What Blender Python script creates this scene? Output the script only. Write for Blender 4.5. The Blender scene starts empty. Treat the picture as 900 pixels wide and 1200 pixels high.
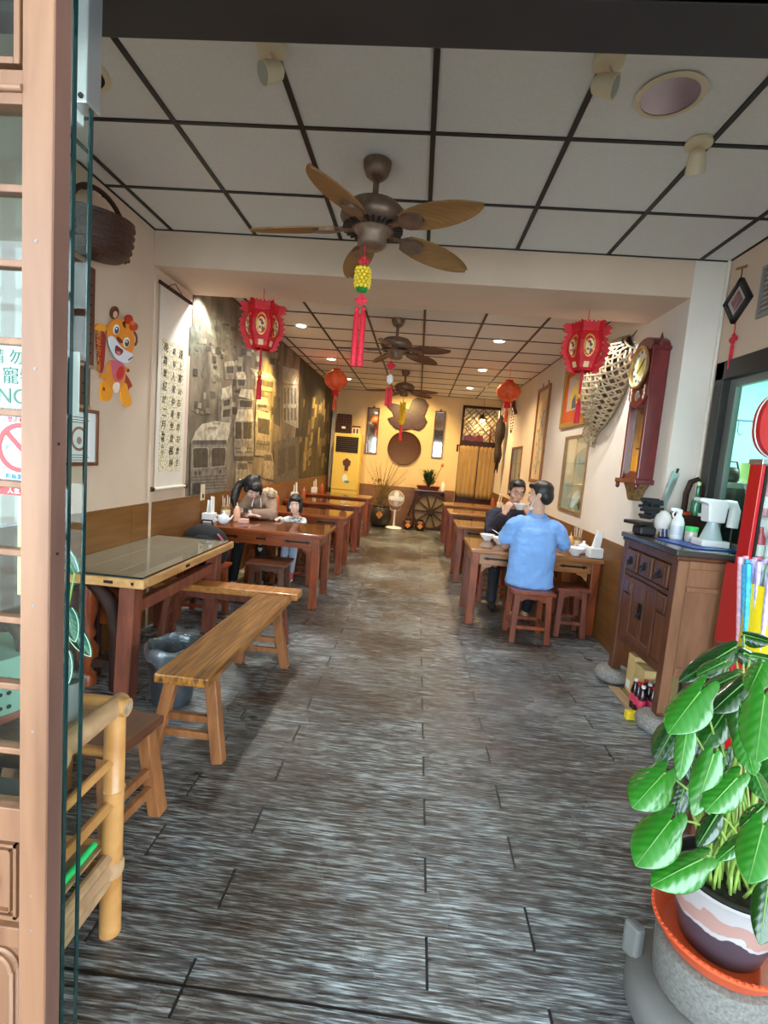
import bpy, bmesh, math, random
import numpy as np
from mathutils import Vector, Matrix
random.seed(7)
PI = math.pi
# ------------------------------------------------------------------ camera, sky, exposure
CAMH = 1.45
YAW, PITCH, ROLL, FPX = .0594, -.1058, .0813, 586.7
sc = bpy.context.scene
COL = sc.collection
RM = Matrix.Rotation(YAW, 3, 'Z') @ Matrix.Rotation(PI/2 + PITCH, 3, 'X') @ Matrix.Rotation(ROLL, 3, 'Z')
cam_data = bpy.data.cameras.new('camera')
cam_data.sensor_fit = 'HORIZONTAL'; cam_data.sensor_width = 36; cam_data.lens = 36*FPX/900
cam_data.clip_start = .02
cam = bpy.data.objects.new('camera', cam_data); COL.objects.link(cam)
cam.matrix_world = Matrix.Translation((0, 0, CAMH)) @ RM.to_4x4()
sc.camera = cam
world = bpy.data.worlds.new('sky'); sc.world = world; world.use_nodes = True
bg = world.node_tree.nodes['Background']
bg.inputs[0].default_value = (.74, .88, 1.0, 1); bg.inputs[1].default_value = 7.0
sc.view_settings.view_transform = 'Standard'; sc.view_settings.look = 'None'
sc.view_settings.gamma = 1; sc.view_settings.use_curve_mapping = False
sc.view_settings.exposure = 0.55

def light(name, kind, loc, energy, color=(1, 1, 1), target=None, size=.05, angle=None, blend=.5, sy=None):
    d = bpy.data.lights.new(name, kind); d.energy = energy; d.color = color
    if kind == 'AREA':
        d.size = size
        if sy: d.shape = 'RECTANGLE'; d.size_y = sy
    else:
        d.shadow_soft_size = size
    if kind == 'SPOT': d.spot_size = angle or 1.6; d.spot_blend = blend
    o = bpy.data.objects.new(name, d); COL.objects.link(o); o.location = loc
    if target is not None:
        o.rotation_euler = (Vector(target) - Vector(loc)).to_track_quat('-Z', 'Y').to_euler()
    return o

# from a place in the photograph and one known coordinate to a point in the room
def _ray(px, py): return RM @ Vector(((px-450)/FPX, -(py-600)/FPX, -1))
def on_z(px, py, z): d = _ray(px, py); return d*((z-CAMH)/d.z) + Vector((0, 0, CAMH))
def on_y(px, py, y): d = _ray(px, py); return d*(y/d.y) + Vector((0, 0, CAMH))
def on_x(px, py, x): d = _ray(px, py); return d*(x/d.x) + Vector((0, 0, CAMH))

# room measures
LX, RX, FX, BY, CZ = -2.01, 1.73, 1.95, 11.4, 2.933
BEAM0, BEAM1, BEAMZ = 3.63, 4.27, 2.69
TILE = .606

WARM = (1, .70, .34); WHITE = (1, .93, .82); COOL = (.85, .94, 1)
DOWN = [(-1.52, 4.75, WHITE, 60), (-1.52, 6.06, WHITE, 60), (-1.5, 8.0, WARM, 85), (-1.5, 9.9, WARM, 110),
        (.85, 4.75, WHITE, 50), (.83, 6.16, WHITE, 70), (.87, 8.04, WARM, 100), (.87, 9.96, WARM, 150)]
for i, (x, y, c, e) in enumerate(DOWN):
    light('downlight_lamp', 'SPOT', (x, y, CZ-.02), e, c, (x, y, 0), .045, 2.5, .8)
# small wall washers tucked behind the beam and along the walls
light('wall_washer_lamp', 'SPOT', (1.25, 4.40, 2.86), 42, (.92, .96, 1), (1.74, 4.5, 1.2), .02, 1.5, .35)
light('wall_washer_lamp', 'SPOT', (-1.78, 4.42, 2.86), 60, (.85, .95, 1), (-2.02, 4.35, 1.5), .02, 1.5, .35)
light('wall_washer_lamp', 'SPOT', (-1.55, 6.35, 2.86), 240, (1, .62, .12), (-2.05, 6.4, 1.7), .05, 1.3, 1)
light('wall_washer_lamp', 'SPOT', (-1.7, 7.75, 2.86), 26, (.75, .9, 1), (-2.05, 7.9, 1.8), .02, 1.0, .5)
light('wall_washer_lamp', 'SPOT', (-1.68, 9.4, 2.86), 60, (1, .66, .15), (-2.05, 9.45, 1.7), .02, 1.0, .5)
light('wall_washer_lamp', 'SPOT', (-.35, 10.3, 2.88), 100, (1, .74, .3), (-.3, 11.4, 1.5), .03, 1.9, .6)

# ------------------------------------------------------------------ materials
def new_mat(name):
    m = bpy.data.materials.new(name); m.use_nodes = True
    nt = m.node_tree; return m, nt, nt.nodes['Principled BSDF']
def rgb(c): return (c[0], c[1], c[2], 1)
def srgb(h):
    h = h.lstrip('#'); v = [int(h[i:i+2], 16)/255 for i in (0, 2, 4)]
    return tuple((x/12.92 if x <= .04045 else ((x+.055)/1.055)**2.4) for x in v)
def plain(name, col, rough=.5, metal=0, var=.0, scale=8, bump=0, coat=0, emit=0, spec=.5, trans=0):
    m, nt, p = new_mat(name)
    if isinstance(col, str): col = srgb(col)
    p.inputs['Base Color'].default_value = rgb(col)
    p.inputs['Roughness'].default_value = rough; p.inputs['Metallic'].default_value = metal
    p.inputs['Specular IOR Level'].default_value = spec
    if coat: p.inputs['Coat Weight'].default_value = coat; p.inputs['Coat Roughness'].default_value = .08
    if emit: p.inputs['Emission Color'].default_value = rgb(col); p.inputs['Emission Strength'].default_value = emit
    if trans: p.inputs['Transmission Weight'].default_value = trans
    if var or bump:
        tc = nt.nodes.new('ShaderNodeTexCoord'); n = nt.nodes.new('ShaderNodeTexNoise')
        n.inputs['Scale'].default_value = scale; n.inputs['Detail'].default_value = 4
        nt.links.new(tc.outputs['Object'], n.inputs['Vector'])
        if var:
            r = nt.nodes.new('ShaderNodeValToRGB')
            r.color_ramp.elements[0].position = .3; r.color_ramp.elements[1].position = .7
            r.color_ramp.elements[0].color = rgb([max(0, c*(1-var)) for c in col])
            r.color_ramp.elements[1].color = rgb([min(1, c*(1+var)) for c in col])
            nt.links.new(n.outputs['Fac'], r.inputs['Fac']); nt.links.new(r.outputs['Color'], p.inputs['Base Color'])
        if bump:
            b = nt.nodes.new('ShaderNodeBump'); b.inputs['Strength'].default_value = bump; b.inputs['Distance'].default_value = .01
            nt.links.new(n.outputs['Fac'], b.inputs['Height']); nt.links.new(b.outputs['Normal'], p.inputs['Normal'])
    return m
def wood(name, c1, c2, stretch=(1, 12, 12), scale=3, rough=.4, bump=.15, rnd=.12, coat=0, spec=.5):
    m, nt, p = new_mat(name)
    if isinstance(c1, str): c1 = srgb(c1)
    if isinstance(c2, str): c2 = srgb(c2)
    tc = nt.nodes.new('ShaderNodeTexCoord'); mp = nt.nodes.new('ShaderNodeMapping')
    mp.inputs['Scale'].default_value = stretch
    n = nt.nodes.new('ShaderNodeTexNoise'); n.inputs['Scale'].default_value = scale; n.inputs['Detail'].default_value = 6
    n.inputs['Distortion'].default_value = .6
    oi = nt.nodes.new('ShaderNodeObjectInfo')
    cmb = nt.nodes.new('ShaderNodeVectorMath'); cmb.operation = 'ADD'
    mul = nt.nodes.new('ShaderNodeMath'); mul.operation = 'MULTIPLY'; mul.inputs[1].default_value = 40
    nt.links.new(oi.outputs['Random'], mul.inputs[0])
    nt.links.new(tc.outputs['Object'], cmb.inputs[0]); nt.links.new(mul.outputs[0], cmb.inputs[1])
    nt.links.new(cmb.outputs[0], mp.inputs['Vector']); nt.links.new(mp.outputs['Vector'], n.inputs['Vector'])
    r = nt.nodes.new('ShaderNodeValToRGB')
    r.color_ramp.elements[0].position = .32; r.color_ramp.elements[1].position = .68
    r.color_ramp.elements[0].color = rgb(c1); r.color_ramp.elements[1].color = rgb(c2)
    nt.links.new(n.outputs['Fac'], r.inputs['Fac'])
    hsv = nt.nodes.new('ShaderNodeHueSaturation')
    mr = nt.nodes.new('ShaderNodeMapRange'); mr.inputs[3].default_value = 1-rnd; mr.inputs[4].default_value = 1+rnd
    nt.links.new(oi.outputs['Random'], mr.inputs[0]); nt.links.new(mr.outputs[0], hsv.inputs['Value'])
    nt.links.new(r.outputs['Color'], hsv.inputs['Color']); nt.links.new(hsv.outputs['Color'], p.inputs['Base Color'])
    p.inputs['Roughness'].default_value = rough; p.inputs['Specular IOR Level'].default_value = spec
    if coat: p.inputs['Coat Weight'].default_value = coat; p.inputs['Coat Roughness'].default_value = .12
    if bump:
        b = nt.nodes.new('ShaderNodeBump'); b.inputs['Strength'].default_value = bump; b.inputs['Distance'].default_value = .004
        nt.links.new(n.outputs['Fac'], b.inputs['Height']); nt.links.new(b.outputs['Normal'], p.inputs['Normal'])
    return m
def glass(name, tint=(1, 1, 1), ior=1.5, rough=.0):
    m, nt, p = new_mat(name); nt.nodes.remove(p)
    out = nt.nodes['Material Output']
    f = nt.nodes.new('ShaderNodeFresnel'); f.inputs['IOR'].default_value = ior
    t = nt.nodes.new('ShaderNodeBsdfTransparent'); t.inputs[0].default_value = rgb(tint)
    g = nt.nodes.new('ShaderNodeBsdfGlossy'); g.inputs['Roughness'].default_value = rough
    mx = nt.nodes.new('ShaderNodeMixShader')
    gg = nt.nodes.new('ShaderNodeNewGeometry'); k = nt.nodes.new('ShaderNodeMath'); k.operation = 'SUBTRACT'; k.inputs[0].default_value = 1
    q = nt.nodes.new('ShaderNodeMath'); q.operation = 'MULTIPLY'      # light leaving the pane is not reflected back inside
    nt.links.new(gg.outputs['Backfacing'], k.inputs[1]); nt.links.new(k.outputs[0], q.inputs[0]); nt.links.new(f.outputs[0], q.inputs[1])
    nt.links.new(q.outputs[0], mx.inputs[0]); nt.links.new(t.outputs[0], mx.inputs[1]); nt.links.new(g.outputs[0], mx.inputs[2])
    nt.links.new(mx.outputs[0], out.inputs['Surface'])
    return m
def vcol_mat(name, rough=.6, noise=0.0, scale=30):
    m, nt, p = new_mat(name)
    a = nt.nodes.new('ShaderNodeVertexColor'); a.layer_name = 'print'
    p.inputs['Roughness'].default_value = rough
    if noise:
        tc = nt.nodes.new('ShaderNodeTexCoord'); n = nt.nodes.new('ShaderNodeTexNoise'); n.inputs['Scale'].default_value = scale
        n.inputs['Detail'].default_value = 5
        nt.links.new(tc.outputs['Object'], n.inputs['Vector'])
        mr = nt.nodes.new('ShaderNodeMapRange'); mr.inputs[1].default_value = .3; mr.inputs[2].default_value = .7
        mr.inputs[3].default_value = 1-noise; mr.inputs[4].default_value = 1+noise
        nt.links.new(n.outputs['Fac'], mr.inputs[0])
        h = nt.nodes.new('ShaderNodeHueSaturation'); nt.links.new(a.outputs[0], h.inputs['Color']); nt.links.new(mr.outputs[0], h.inputs['Value'])
        nt.links.new(h.outputs[0], p.inputs['Base Color'])
    else:
        nt.links.new(a.outputs[0], p.inputs['Base Color'])
    return m

M = {}
M['wall'] = plain('cream_plaster', (.66, .49, .36), .85, var=.04, scale=3, bump=.08)
M['wall_y'] = plain('warm_cream_plaster', (.78, .55, .28), .85, var=.04, scale=3, bump=.08)
M['white_wall'] = plain('white_plaster', (.78, .70, .60), .85, var=.03, scale=3, bump=.06)
M['tile'] = plain('ceiling_board', (.74, .71, .66), .9, var=.03, scale=60, bump=.12)
M['black'] = plain('black_metal', (.012, .011, .01), .5)
M['header'] = plain('dark_header', (.015, .011, .009), .5, var=.2)
M['dado'] = wood('brown_dado', (.16, .062, .011), (.23, .092, .018), (1, 1, 10), 2, .5, .05)
M['dado_back'] = wood('brown_dado_back', (.17, .075, .035), (.22, .10, .05), (1, 1, 10), 2, .55, .05)
M['redwood'] = wood('red_brown_wood', (.15, .025, .006), (.32, .068, .014), (6, 6, 1.2), 3, .3, .1, .18, .3)
M['redwood_x'] = wood('red_brown_wood_long', (.15, .026, .006), (.34, .078, .015), (1.2, 8, 8), 3, .28, .1, .15, .4)
M['plum'] = wood('plum_brown_wood', (.14, .036, .02), (.28, .08, .042), (7, 7, 1.2), 3, .4, .15, .12)
M['orange_wood'] = wood('orange_pine', (.33, .115, .022), (.62, .26, .06), (1.5, 12, 12), 3, .4, .2, .06, .2)
M['bench_wood'] = wood('streaked_bench_wood', (.085, .024, .003), (.54, .22, .034), (26, 1.3, 10), 2.2, .34, .6, .05, .3)
M['bench_leg'] = wood('bench_leg_wood', (.20, .07, .022), (.38, .15, .05), (8, 8, 1.3), 3, .42, .15, .1)
M['dark_seat'] = wood('dark_seat_wood', (.085, .026, .012), (.14, .045, .02), (2, 8, 8), 3, .28, .1, .05, .3)
M['door_wood'] = wood('pinkish_door_wood', (.165, .073, .034), (.255, .127, .064), (8, 8, .8), 2.2, .5, .12, .04)
M['door_dark'] = wood('door_edge_wood', (.10, .045, .03), (.15, .07, .05), (8, 8, 1), 2.5, .5, .1, .04)
M['bamboo'] = wood('bamboo', (.40, .17, .04), (.58, .30, .10), (3, 3, 3), 3, .35, .1, .12, .3)
M['bamboo_grey'] = wood('weathered_bamboo', (.30, .17, .085), (.48, .29, .15), (3, 3, 3), 4, .45, .15, .08)
M['bamboo_end'] = plain('bamboo_cut_end', (.35, .24, .15), .8, var=.4, scale=60)
M['mahogany'] = wood('mahogany_clock', (.10, .010, .012), (.17, .018, .018), (6, 6, 1.5), 3, .3, .05, .03, .4)
M['cabinet'] = wood('antique_cabinet_wood', (.085, .027, .011), (.155, .054, .021), (5, 5, 1.2), 3, .4, .15, .12, .15)
M['cabinet_side'] = wood('antique_cabinet_side', (.20, .088, .042), (.30, .145, .07), (6, 6, 1), 3, .45, .15, .06)
M['dark_iron'] = plain('dark_iron', (.02, .016, .014), .4, .6)
M['dark_wood'] = wood('very_dark_wood', (.03, .012, .008), (.055, .022, .014), (6, 6, 1.5), 3, .6, .1, spec=.25)
M['slab'] = wood('burl_slab', (.032, .008, .008), (.08, .019, .016), (3, 1, 6), 3, .45, .1, 0, .1)
M['tray_wood'] = plain('woven_tray', (.075, .024, .012), .6, var=.3, scale=80, bump=.3)
M['gold'] = plain('brass', (.62, .42, .16), .3, .9)
M['chrome'] = plain('brushed_metal', (.55, .55, .55), .3, .9)
M['steel'] = plain('galvanised_steel', (.20, .23, .28), .3, .9, var=.2, scale=20)
M['white'] = plain('white_plastic', (.82, .82, .80), .4)
M['ivory'] = plain('ivory_plastic', (.72, .60, .40), .5)
M['porcelain'] = plain('white_porcelain', (.84, .86, .88), .18, coat=.5)
M['paper'] = plain('white_paper', (.82, .82, .80), .8)
M['red'] = plain('red_paper', (.62, .012, .02), .55, var=.12, scale=20)
M['red_gloss'] = plain('red_enamel', (.60, .008, .012), .28, coat=.4)
M['red_tassel'] = plain('red_tassel_cord', (.66, .012, .035), .6, var=.2, scale=90, bump=.3)
M['orange_lantern'] = plain('orange_lantern_silk', (.80, .11, .03), .55, var=.3, scale=14)
M['gold_paper'] = plain('gold_paper', (.72, .38, .06), .4, .25)
M['cream_print'] = plain('cream_print', (.80, .62, .34), .5)
M['yellow'] = plain('yellow_cord', (.85, .55, .02), .5, var=.2, scale=60, bump=.3)
M['ac'] = plain('lamp_yellow_enamel', (.84, .58, .10), .4)  # cream enamel with the yellow lamp light put into its colour
M['fan_metal'] = plain('antique_bronze_metal', (.20, .125, .085), .42, .5, var=.25, scale=25)
M['fan_blade'] = wood('woven_palm_blade', (.22, .105, .03), (.34, .17, .055), (1.5, 30, 10), 3, .5, .2, .04)
M['fan_blade_dark'] = wood('dark_palm_blade', (.10, .042, .022), (.16, .07, .035), (1.5, 30, 10), 3, .5, .2, .04)
M['glass'] = glass('clear_glass', (.93, .97, .95))
M['glass_green'] = glass('green_glass_edge', (.10, .30, .26), 1.5)
M['edge_green'] = plain('green_glass_rim', (.004, .028, .027), .12, coat=.3)
M['table_glass'] = glass('table_glass', (.96, .97, .95), 1.6)
M['pad'] = plain('grey_green_pad', (.42, .40, .33), .3, var=.1, scale=5, coat=.5)
M['leaf'] = None
M['skin'] = plain('skin', (.62, .36, .25), .5, var=.06, scale=14)
M['skin_pale'] = plain('skin_pale', (.74, .48, .38), .5, var=.05, scale=14)
M['hair'] = plain('black_hair', (.012, .009, .008), .42, var=.3, scale=90, bump=.4)
M['lip'] = plain('lips', (.48, .14, .12), .5)
M['eye_white'] = plain('eye_white', (.75, .74, .70), .3)
M['black_soft'] = plain('black_fabric', (.012, .012, .013), .85, var=.3, scale=30, bump=.1)
M['emit_lamp'] = plain('lit_lamp_disc', (1, .93, .80), .5, emit=14)
M['card'] = plain('cardboard', (.66, .47, .20), .8, var=.08)
M['stone'] = plain('grey_stone', (.24, .23, .21), .8, var=.35, scale=90, bump=.3)
M['stone_blue'] = plain('blue_grey_stone', (.115, .115, .105), .65, var=.12, scale=8, bump=.1)
M['terracotta'] = plain('orange_plastic_basin', (.60, .085, .025), .38, var=.06)
M['soil'] = plain('soil', (.018, .013, .009), .95, var=.5, scale=60, bump=.8)
M['ink'] = plain('black_ink', (.015, .013, .012), .8)
M['mask'] = plain('mask_white', (.78, .80, .82), .8)

def tag(o, label=None, cat=None, group=None, kind=None):
    if label: o['label'] = label
    if cat: o['category'] = cat
    if group: o['group'] = group
    if kind: o['kind'] = kind
    return o
def thing(name, label, cat, loc=(0, 0, 0), rz=0, group=None):
    o = bpy.data.objects.new(name, None); COL.objects.link(o)
    o.empty_display_size = .05; o.location = loc; o.rotation_euler = (0, 0, rz)
    return tag(o, label, cat, group)
def worldloc(o):
    v = Vector((0, 0, 0))
    while o is not None: v += o.location; o = o.parent
    return v

class MB:
    """collects simple shapes, then builds one mesh object"""
    def __init__(s): s.v = []; s.f = []; s.c = []; s.col = None
    def add(s, vs, fs):
        o = len(s.v); s.v += [tuple(v) for v in vs]
        s.f += [tuple(i+o for i in f) for f in fs]; s.c += [s.col]*len(fs); return s
    def box(s, c, d, R=None):
        h = [x/2 for x in d]; vs = []
        for z in (-1, 1):
            for x, y in ((-1, -1), (1, -1), (1, 1), (-1, 1)):
                v = Vector((x*h[0], y*h[1], z*h[2])); vs.append((R @ v if R else v) + Vector(c))
        return s.add(vs, [(3, 2, 1, 0), (4, 5, 6, 7), (0, 1, 5, 4), (1, 2, 6, 5), (2, 3, 7, 6), (3, 0, 4, 7)])
    def bb(s, lo, hi): return s.box([(a+b)/2 for a, b in zip(lo, hi)], [b-a for a, b in zip(lo, hi)])
    def bar(s, a, b, w, d, up=(0, 0, 1), w2=None, d2=None):
        a, b = Vector(a), Vector(b); t = (b-a).normalized(); u = Vector(up)
        if abs(t.dot(u)) > .95: u = Vector((0, 1, 0)) if abs(t.y) < .9 else Vector((1, 0, 0))
        x = t.cross(u).normalized(); y = x.cross(t); vs = []
        for p, ww, dd in ((a, w, d), (b, w2 or w, d2 or d)):
            for i, j in ((-1, -1), (1, -1), (1, 1), (-1, 1)): vs.append(p + x*(i*ww/2) + y*(j*dd/2))
        return s.add(vs, [(3, 2, 1, 0), (4, 5, 6, 7), (0, 1, 5, 4), (1, 2, 6, 5), (2, 3, 7, 6), (3, 0, 4, 7)])
    def tube(s, pts, r, n=10, cap=True, flat=1):
        pts = [Vector(p) for p in pts]; k = len(pts)
        rs = r if isinstance(r, (list, tuple)) else [r]*k
        vs = []; x = None
        for i, p in enumerate(pts):
            t = (pts[min(i+1, k-1)] - pts[max(i-1, 0)]).normalized()
            if x is None:
                u = Vector((0, 0, 1)) if abs(t.z) < .9 else Vector((1, 0, 0)); x = t.cross(u).normalized()
            else:
                x = (x - t*x.dot(t)).normalized()
            y = t.cross(x)
            for j in range(n):
                a = 2*PI*j/n; vs.append(p + x*(math.cos(a)*rs[i]) + y*(math.sin(a)*rs[i]*flat))
        fs = [(i*n+j, i*n+(j+1) % n, (i+1)*n+(j+1) % n, (i+1)*n+j) for i in range(k-1) for j in range(n)]
        if cap: fs += [tuple(range(n-1, -1, -1)), tuple(range((k-1)*n, k*n))]
        return s.add(vs, fs)
    def cyl(s, a, b, r, r2=None, n=16): return s.tube([a, b], [r, r if r2 is None else r2], n)
    def lathe(s, prof, c=(0, 0, 0), n=24, R=None, sx=1, sy=1, caps=(1, 1)):
        vs = []; c = Vector(c)
        for r, z in prof:
            for j in range(n):
                a = 2*PI*j/n; v = Vector((r*math.cos(a)*sx, r*math.sin(a)*sy, z)); vs.append((R @ v if R else v)+c)
        k = len(prof)
        fs = [(i*n+j, i*n+(j+1) % n, (i+1)*n+(j+1) % n, (i+1)*n+j) for i in range(k-1) for j in range(n)]
        if prof[0] == prof[-1] or (k == 2 and prof[0][1] == prof[1][1]): caps = (0, 0)
        if prof[0][0] > 1e-4 and caps[0]: fs.append(tuple(range(n-1, -1, -1)))
        if prof[-1][0] > 1e-4 and caps[1]: fs.append(tuple(range((k-1)*n, k*n)))
        return s.add(vs, fs)
    def ell(s, c, r, R=None, n=12, m=8):
        c = Vector(c); vs = []
        if not isinstance(r, (tuple, list)): r = (r, r, r)
        for i in range(1, m):
            t = PI*i/m
            for j in range(n):
                a = 2*PI*j/n; v = Vector((r[0]*math.sin(t)*math.cos(a), r[1]*math.sin(t)*math.sin(a), r[2]*math.cos(t)))
                vs.append((R @ v if R else v)+c)
        top = Vector((0, 0, r[2])); vs.append((R @ top if R else top)+c); vs.append(c-(R @ top if R else top))
        T, B = len(vs)-2, len(vs)-1
        fs = [(i*n+j, (i+1)*n+j, (i+1)*n+(j+1) % n, i*n+(j+1) % n) for i in range(m-2) for j in range(n)]
        fs += [(T, j, (j+1) % n) for j in range(n)] + [(B, (m-2)*n+(j+1) % n, (m-2)*n+j) for j in range(n)]
        return s.add(vs, fs)
    def prism(s, poly, d):
        """poly: 3-D outline, d: extrusion vector"""
        k = len(poly); d = Vector(d); a = [Vector(p) for p in poly]
        return s.add(a + [p+d for p in a], [tuple(range(k-1, -1, -1)), tuple(range(k, 2*k))] + [(i, (i+1) % k, k+(i+1) % k, k+i) for i in range(k)])
    def grid(s, P):
        """P: rows of points"""
        n = len(P[0]); vs = [p for row in P for p in row]
        return s.add(vs, [(i*n+j, i*n+j+1, (i+1)*n+j+1, (i+1)*n+j) for i in range(len(P)-1) for j in range(n-1)])
    def mesh(s, name, off=None):
        me = bpy.data.meshes.new(name)
        v = s.v if off is None else [(a-off[0], b-off[1], c-off[2]) for a, b, c in s.v]
        me.from_pydata(v, [], s.f); me.update()
        bm = bmesh.new(); bm.from_mesh(me); bmesh.ops.recalc_face_normals(bm, faces=bm.faces); bm.to_mesh(me); bm.free()
        if any(c is not None for c in s.c):
            at = me.color_attributes.new('print', 'FLOAT_COLOR', 'CORNER'); i = 0
            buf = np.ones((len(me.loops), 4), 'f')
            for p, c in zip(me.polygons, s.c):
                for l in p.loop_indices: buf[l, :3] = c
            at.data.foreach_set('color', buf.ravel())
        return me
    def build(s, name, mat, parent=None, smooth=0, bev=0, wld=False, sub=0, off=None):
        if wld and parent is not None: off = worldloc(parent)
        me = s.mesh(name, off)
        for m in (mat if isinstance(mat, list) else [mat]): me.materials.append(m)
        o = bpy.data.objects.new(name, me); COL.objects.link(o)
        if parent is not None: o.parent = parent
        if smooth:
            me.polygons.foreach_set('use_smooth', [True]*len(me.polygons))
            if smooth < 3: me.set_sharp_from_angle(angle=smooth)
        if bev:
            b = o.modifiers.new('bevel', 'BEVEL'); b.width = bev; b.segments = 2; b.limit_method = 'ANGLE'
        if sub:
            b = o.modifiers.new('subdivision', 'SUBSURF'); b.levels = b.render_levels = sub
        return o
    def top(s, name, mat, label, cat, base, group=None, rz=0, **kw):
        """a thing that is one mesh; the origin goes to its base"""
        o = s.build(name, mat, off=Vector(base), **kw); o.location = base; o.rotation_euler = (0, 0, rz)
        return tag(o, label, cat, group)
def structure(o): o['kind'] = 'structure'; return o
def copy_tree(o, loc=None, rz=None, label=None, group=None, parent=None):
    c = o.copy(); COL.objects.link(c)
    if parent is not None: c.parent = parent
    if loc is not None: c.location = loc
    if rz is not None: c.rotation_euler = (0, 0, rz)
    if label: c['label'] = label
    if group: c['group'] = group
    for ch in list(o.children): copy_tree(ch, parent=c)
    return c
def frame3(normal, up=(0, 0, 1)):
    n = Vector(normal).normalized(); u = Vector(up); x = u.cross(n).normalized(); y = n.cross(x)
    return Matrix((x, y, n)).transposed()
_dg = None
def text(name, body, size, mat, loc, normal, parent=None, up=(0, 0, 1), ext=.0006, align='CENTER', squash=1, shear=0, line=.95):
    cu = bpy.data.curves.new('txt', 'FONT'); cu.body = body; cu.size = size; cu.extrude = ext
    cu.align_x = align; cu.align_y = 'CENTER'; cu.shear = shear; cu.resolution_u = 3; cu.space_line = line
    t = bpy.data.objects.new('txt', cu); COL.objects.link(t)
    bpy.context.view_layer.update()
    me = bpy.data.meshes.new_from_object(t.evaluated_get(bpy.context.evaluated_depsgraph_get()))
    bpy.data.objects.remove(t)
    R = (frame3(normal, up) @ Matrix.Diagonal((squash, 1, 1))).to_4x4()
    off = worldloc(parent) if parent is not None else Vector((0, 0, 0))
    me.transform(Matrix.Translation(Vector(loc)-off) @ R)
    me.materials.clear(); me.materials.append(mat)
    o = bpy.data.objects.new(name, me); COL.objects.link(o)
    if parent is not None: o.parent = parent
    return o

# ------------------------------------------------------------------ the shell of the room
# floor of stamped planks
def floor_mat():
    m, nt, p = new_mat('stamped_plank_floor')
    tc = nt.nodes.new('ShaderNodeTexCoord'); oi = nt.nodes.new('ShaderNodeObjectInfo')
    mul = nt.nodes.new('ShaderNodeMath'); mul.operation = 'MULTIPLY'; mul.inputs[1].default_value = 30
    add = nt.nodes.new('ShaderNodeVectorMath')
    nt.links.new(oi.outputs['Random'], mul.inputs[0]); nt.links.new(tc.outputs['Object'], add.inputs[0]); nt.links.new(mul.outputs[0], add.inputs[1])
    def streak(sc_, dist):
        mp = nt.nodes.new('ShaderNodeMapping'); mp.inputs['Scale'].default_value = sc_; nt.links.new(add.outputs[0], mp.inputs['Vector'])
        q = nt.nodes.new('ShaderNodeTexNoise'); q.inputs['Scale'].default_value = 1; q.inputs['Detail'].default_value = 4; q.inputs['Distortion'].default_value = dist
        nt.links.new(mp.outputs[0], q.inputs['Vector']); return q
    fine, mid_ = streak((13, 170, 1), .3), streak((4, 55, 1), .6)
    n = nt.nodes.new('ShaderNodeMix'); n.data_type = 'FLOAT'; n.inputs[0].default_value = .38
    nt.links.new(fine.outputs['Fac'], n.inputs[2]); nt.links.new(mid_.outputs['Fac'], n.inputs[3])
    big = nt.nodes.new('ShaderNodeTexNoise'); big.inputs['Scale'].default_value = 1.1; big.inputs['Detail'].default_value = 5
    geo = nt.nodes.new('ShaderNodeNewGeometry'); nt.links.new(geo.outputs['Position'], big.inputs['Vector'])
    r = nt.nodes.new('ShaderNodeValToRGB'); e = r.color_ramp.elements
    e[0].position = .36; e[0].color = (.012, .008, .006, 1); e[1].position = .64; e[1].color = (.20, .175, .145, 1)
    mid = e.new(.49); mid.color = (.055, .040, .029, 1)
    nt.links.new(n.outputs[0], r.inputs['Fac'])
    mr = nt.nodes.new('ShaderNodeMapRange'); mr.inputs[1].default_value = .35; mr.inputs[2].default_value = .65; mr.inputs[3].default_value = .5; mr.inputs[4].default_value = 1.35
    nt.links.new(big.outputs['Fac'], mr.inputs[0])
    r2 = nt.nodes.new('ShaderNodeValToRGB'); e = r2.color_ramp.elements      # bluish daylight sheen painted into the ridge colour as pale blue-grey
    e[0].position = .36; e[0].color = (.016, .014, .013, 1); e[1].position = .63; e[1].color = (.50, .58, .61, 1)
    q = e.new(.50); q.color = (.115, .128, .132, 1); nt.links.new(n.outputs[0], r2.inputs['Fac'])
    sheen = nt.nodes.new('ShaderNodeTexNoise'); sheen.inputs['Scale'].default_value = .75; sheen.inputs['Detail'].default_value = 6; sheen.inputs['Roughness'].default_value = .6  # large patches that take the painted sheen colour
    nt.links.new(geo.outputs['Position'], sheen.inputs['Vector'])
    wm = nt.nodes.new('ShaderNodeMapRange'); wm.inputs[1].default_value = .38; wm.inputs[2].default_value = .56; nt.links.new(sheen.outputs['Fac'], wm.inputs[0])
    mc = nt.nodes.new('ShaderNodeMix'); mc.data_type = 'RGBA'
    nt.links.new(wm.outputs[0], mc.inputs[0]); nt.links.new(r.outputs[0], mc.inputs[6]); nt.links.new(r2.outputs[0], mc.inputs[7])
    h = nt.nodes.new('ShaderNodeHueSaturation'); nt.links.new(mc.outputs[2], h.inputs['Color']); nt.links.new(mr.outputs[0], h.inputs['Value'])
    nt.links.new(h.outputs[0], p.inputs['Base Color'])
    rr = nt.nodes.new('ShaderNodeMapRange'); rr.inputs[1].default_value = .35; rr.inputs[2].default_value = .7; rr.inputs[3].default_value = .16; rr.inputs[4].default_value = .38
    nt.links.new(big.outputs['Fac'], rr.inputs[0]); nt.links.new(rr.outputs[0], p.inputs['Roughness'])
    b = nt.nodes.new('ShaderNodeBump'); b.inputs['Strength'].default_value = 1; b.inputs['Distance'].default_value = .007
    nt.links.new(n.outputs[0], b.inputs['Height']); nt.links.new(b.outputs['Normal'], p.inputs['Normal'])
    p.inputs['Specular IOR Level'].default_value = .9
    return m
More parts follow.
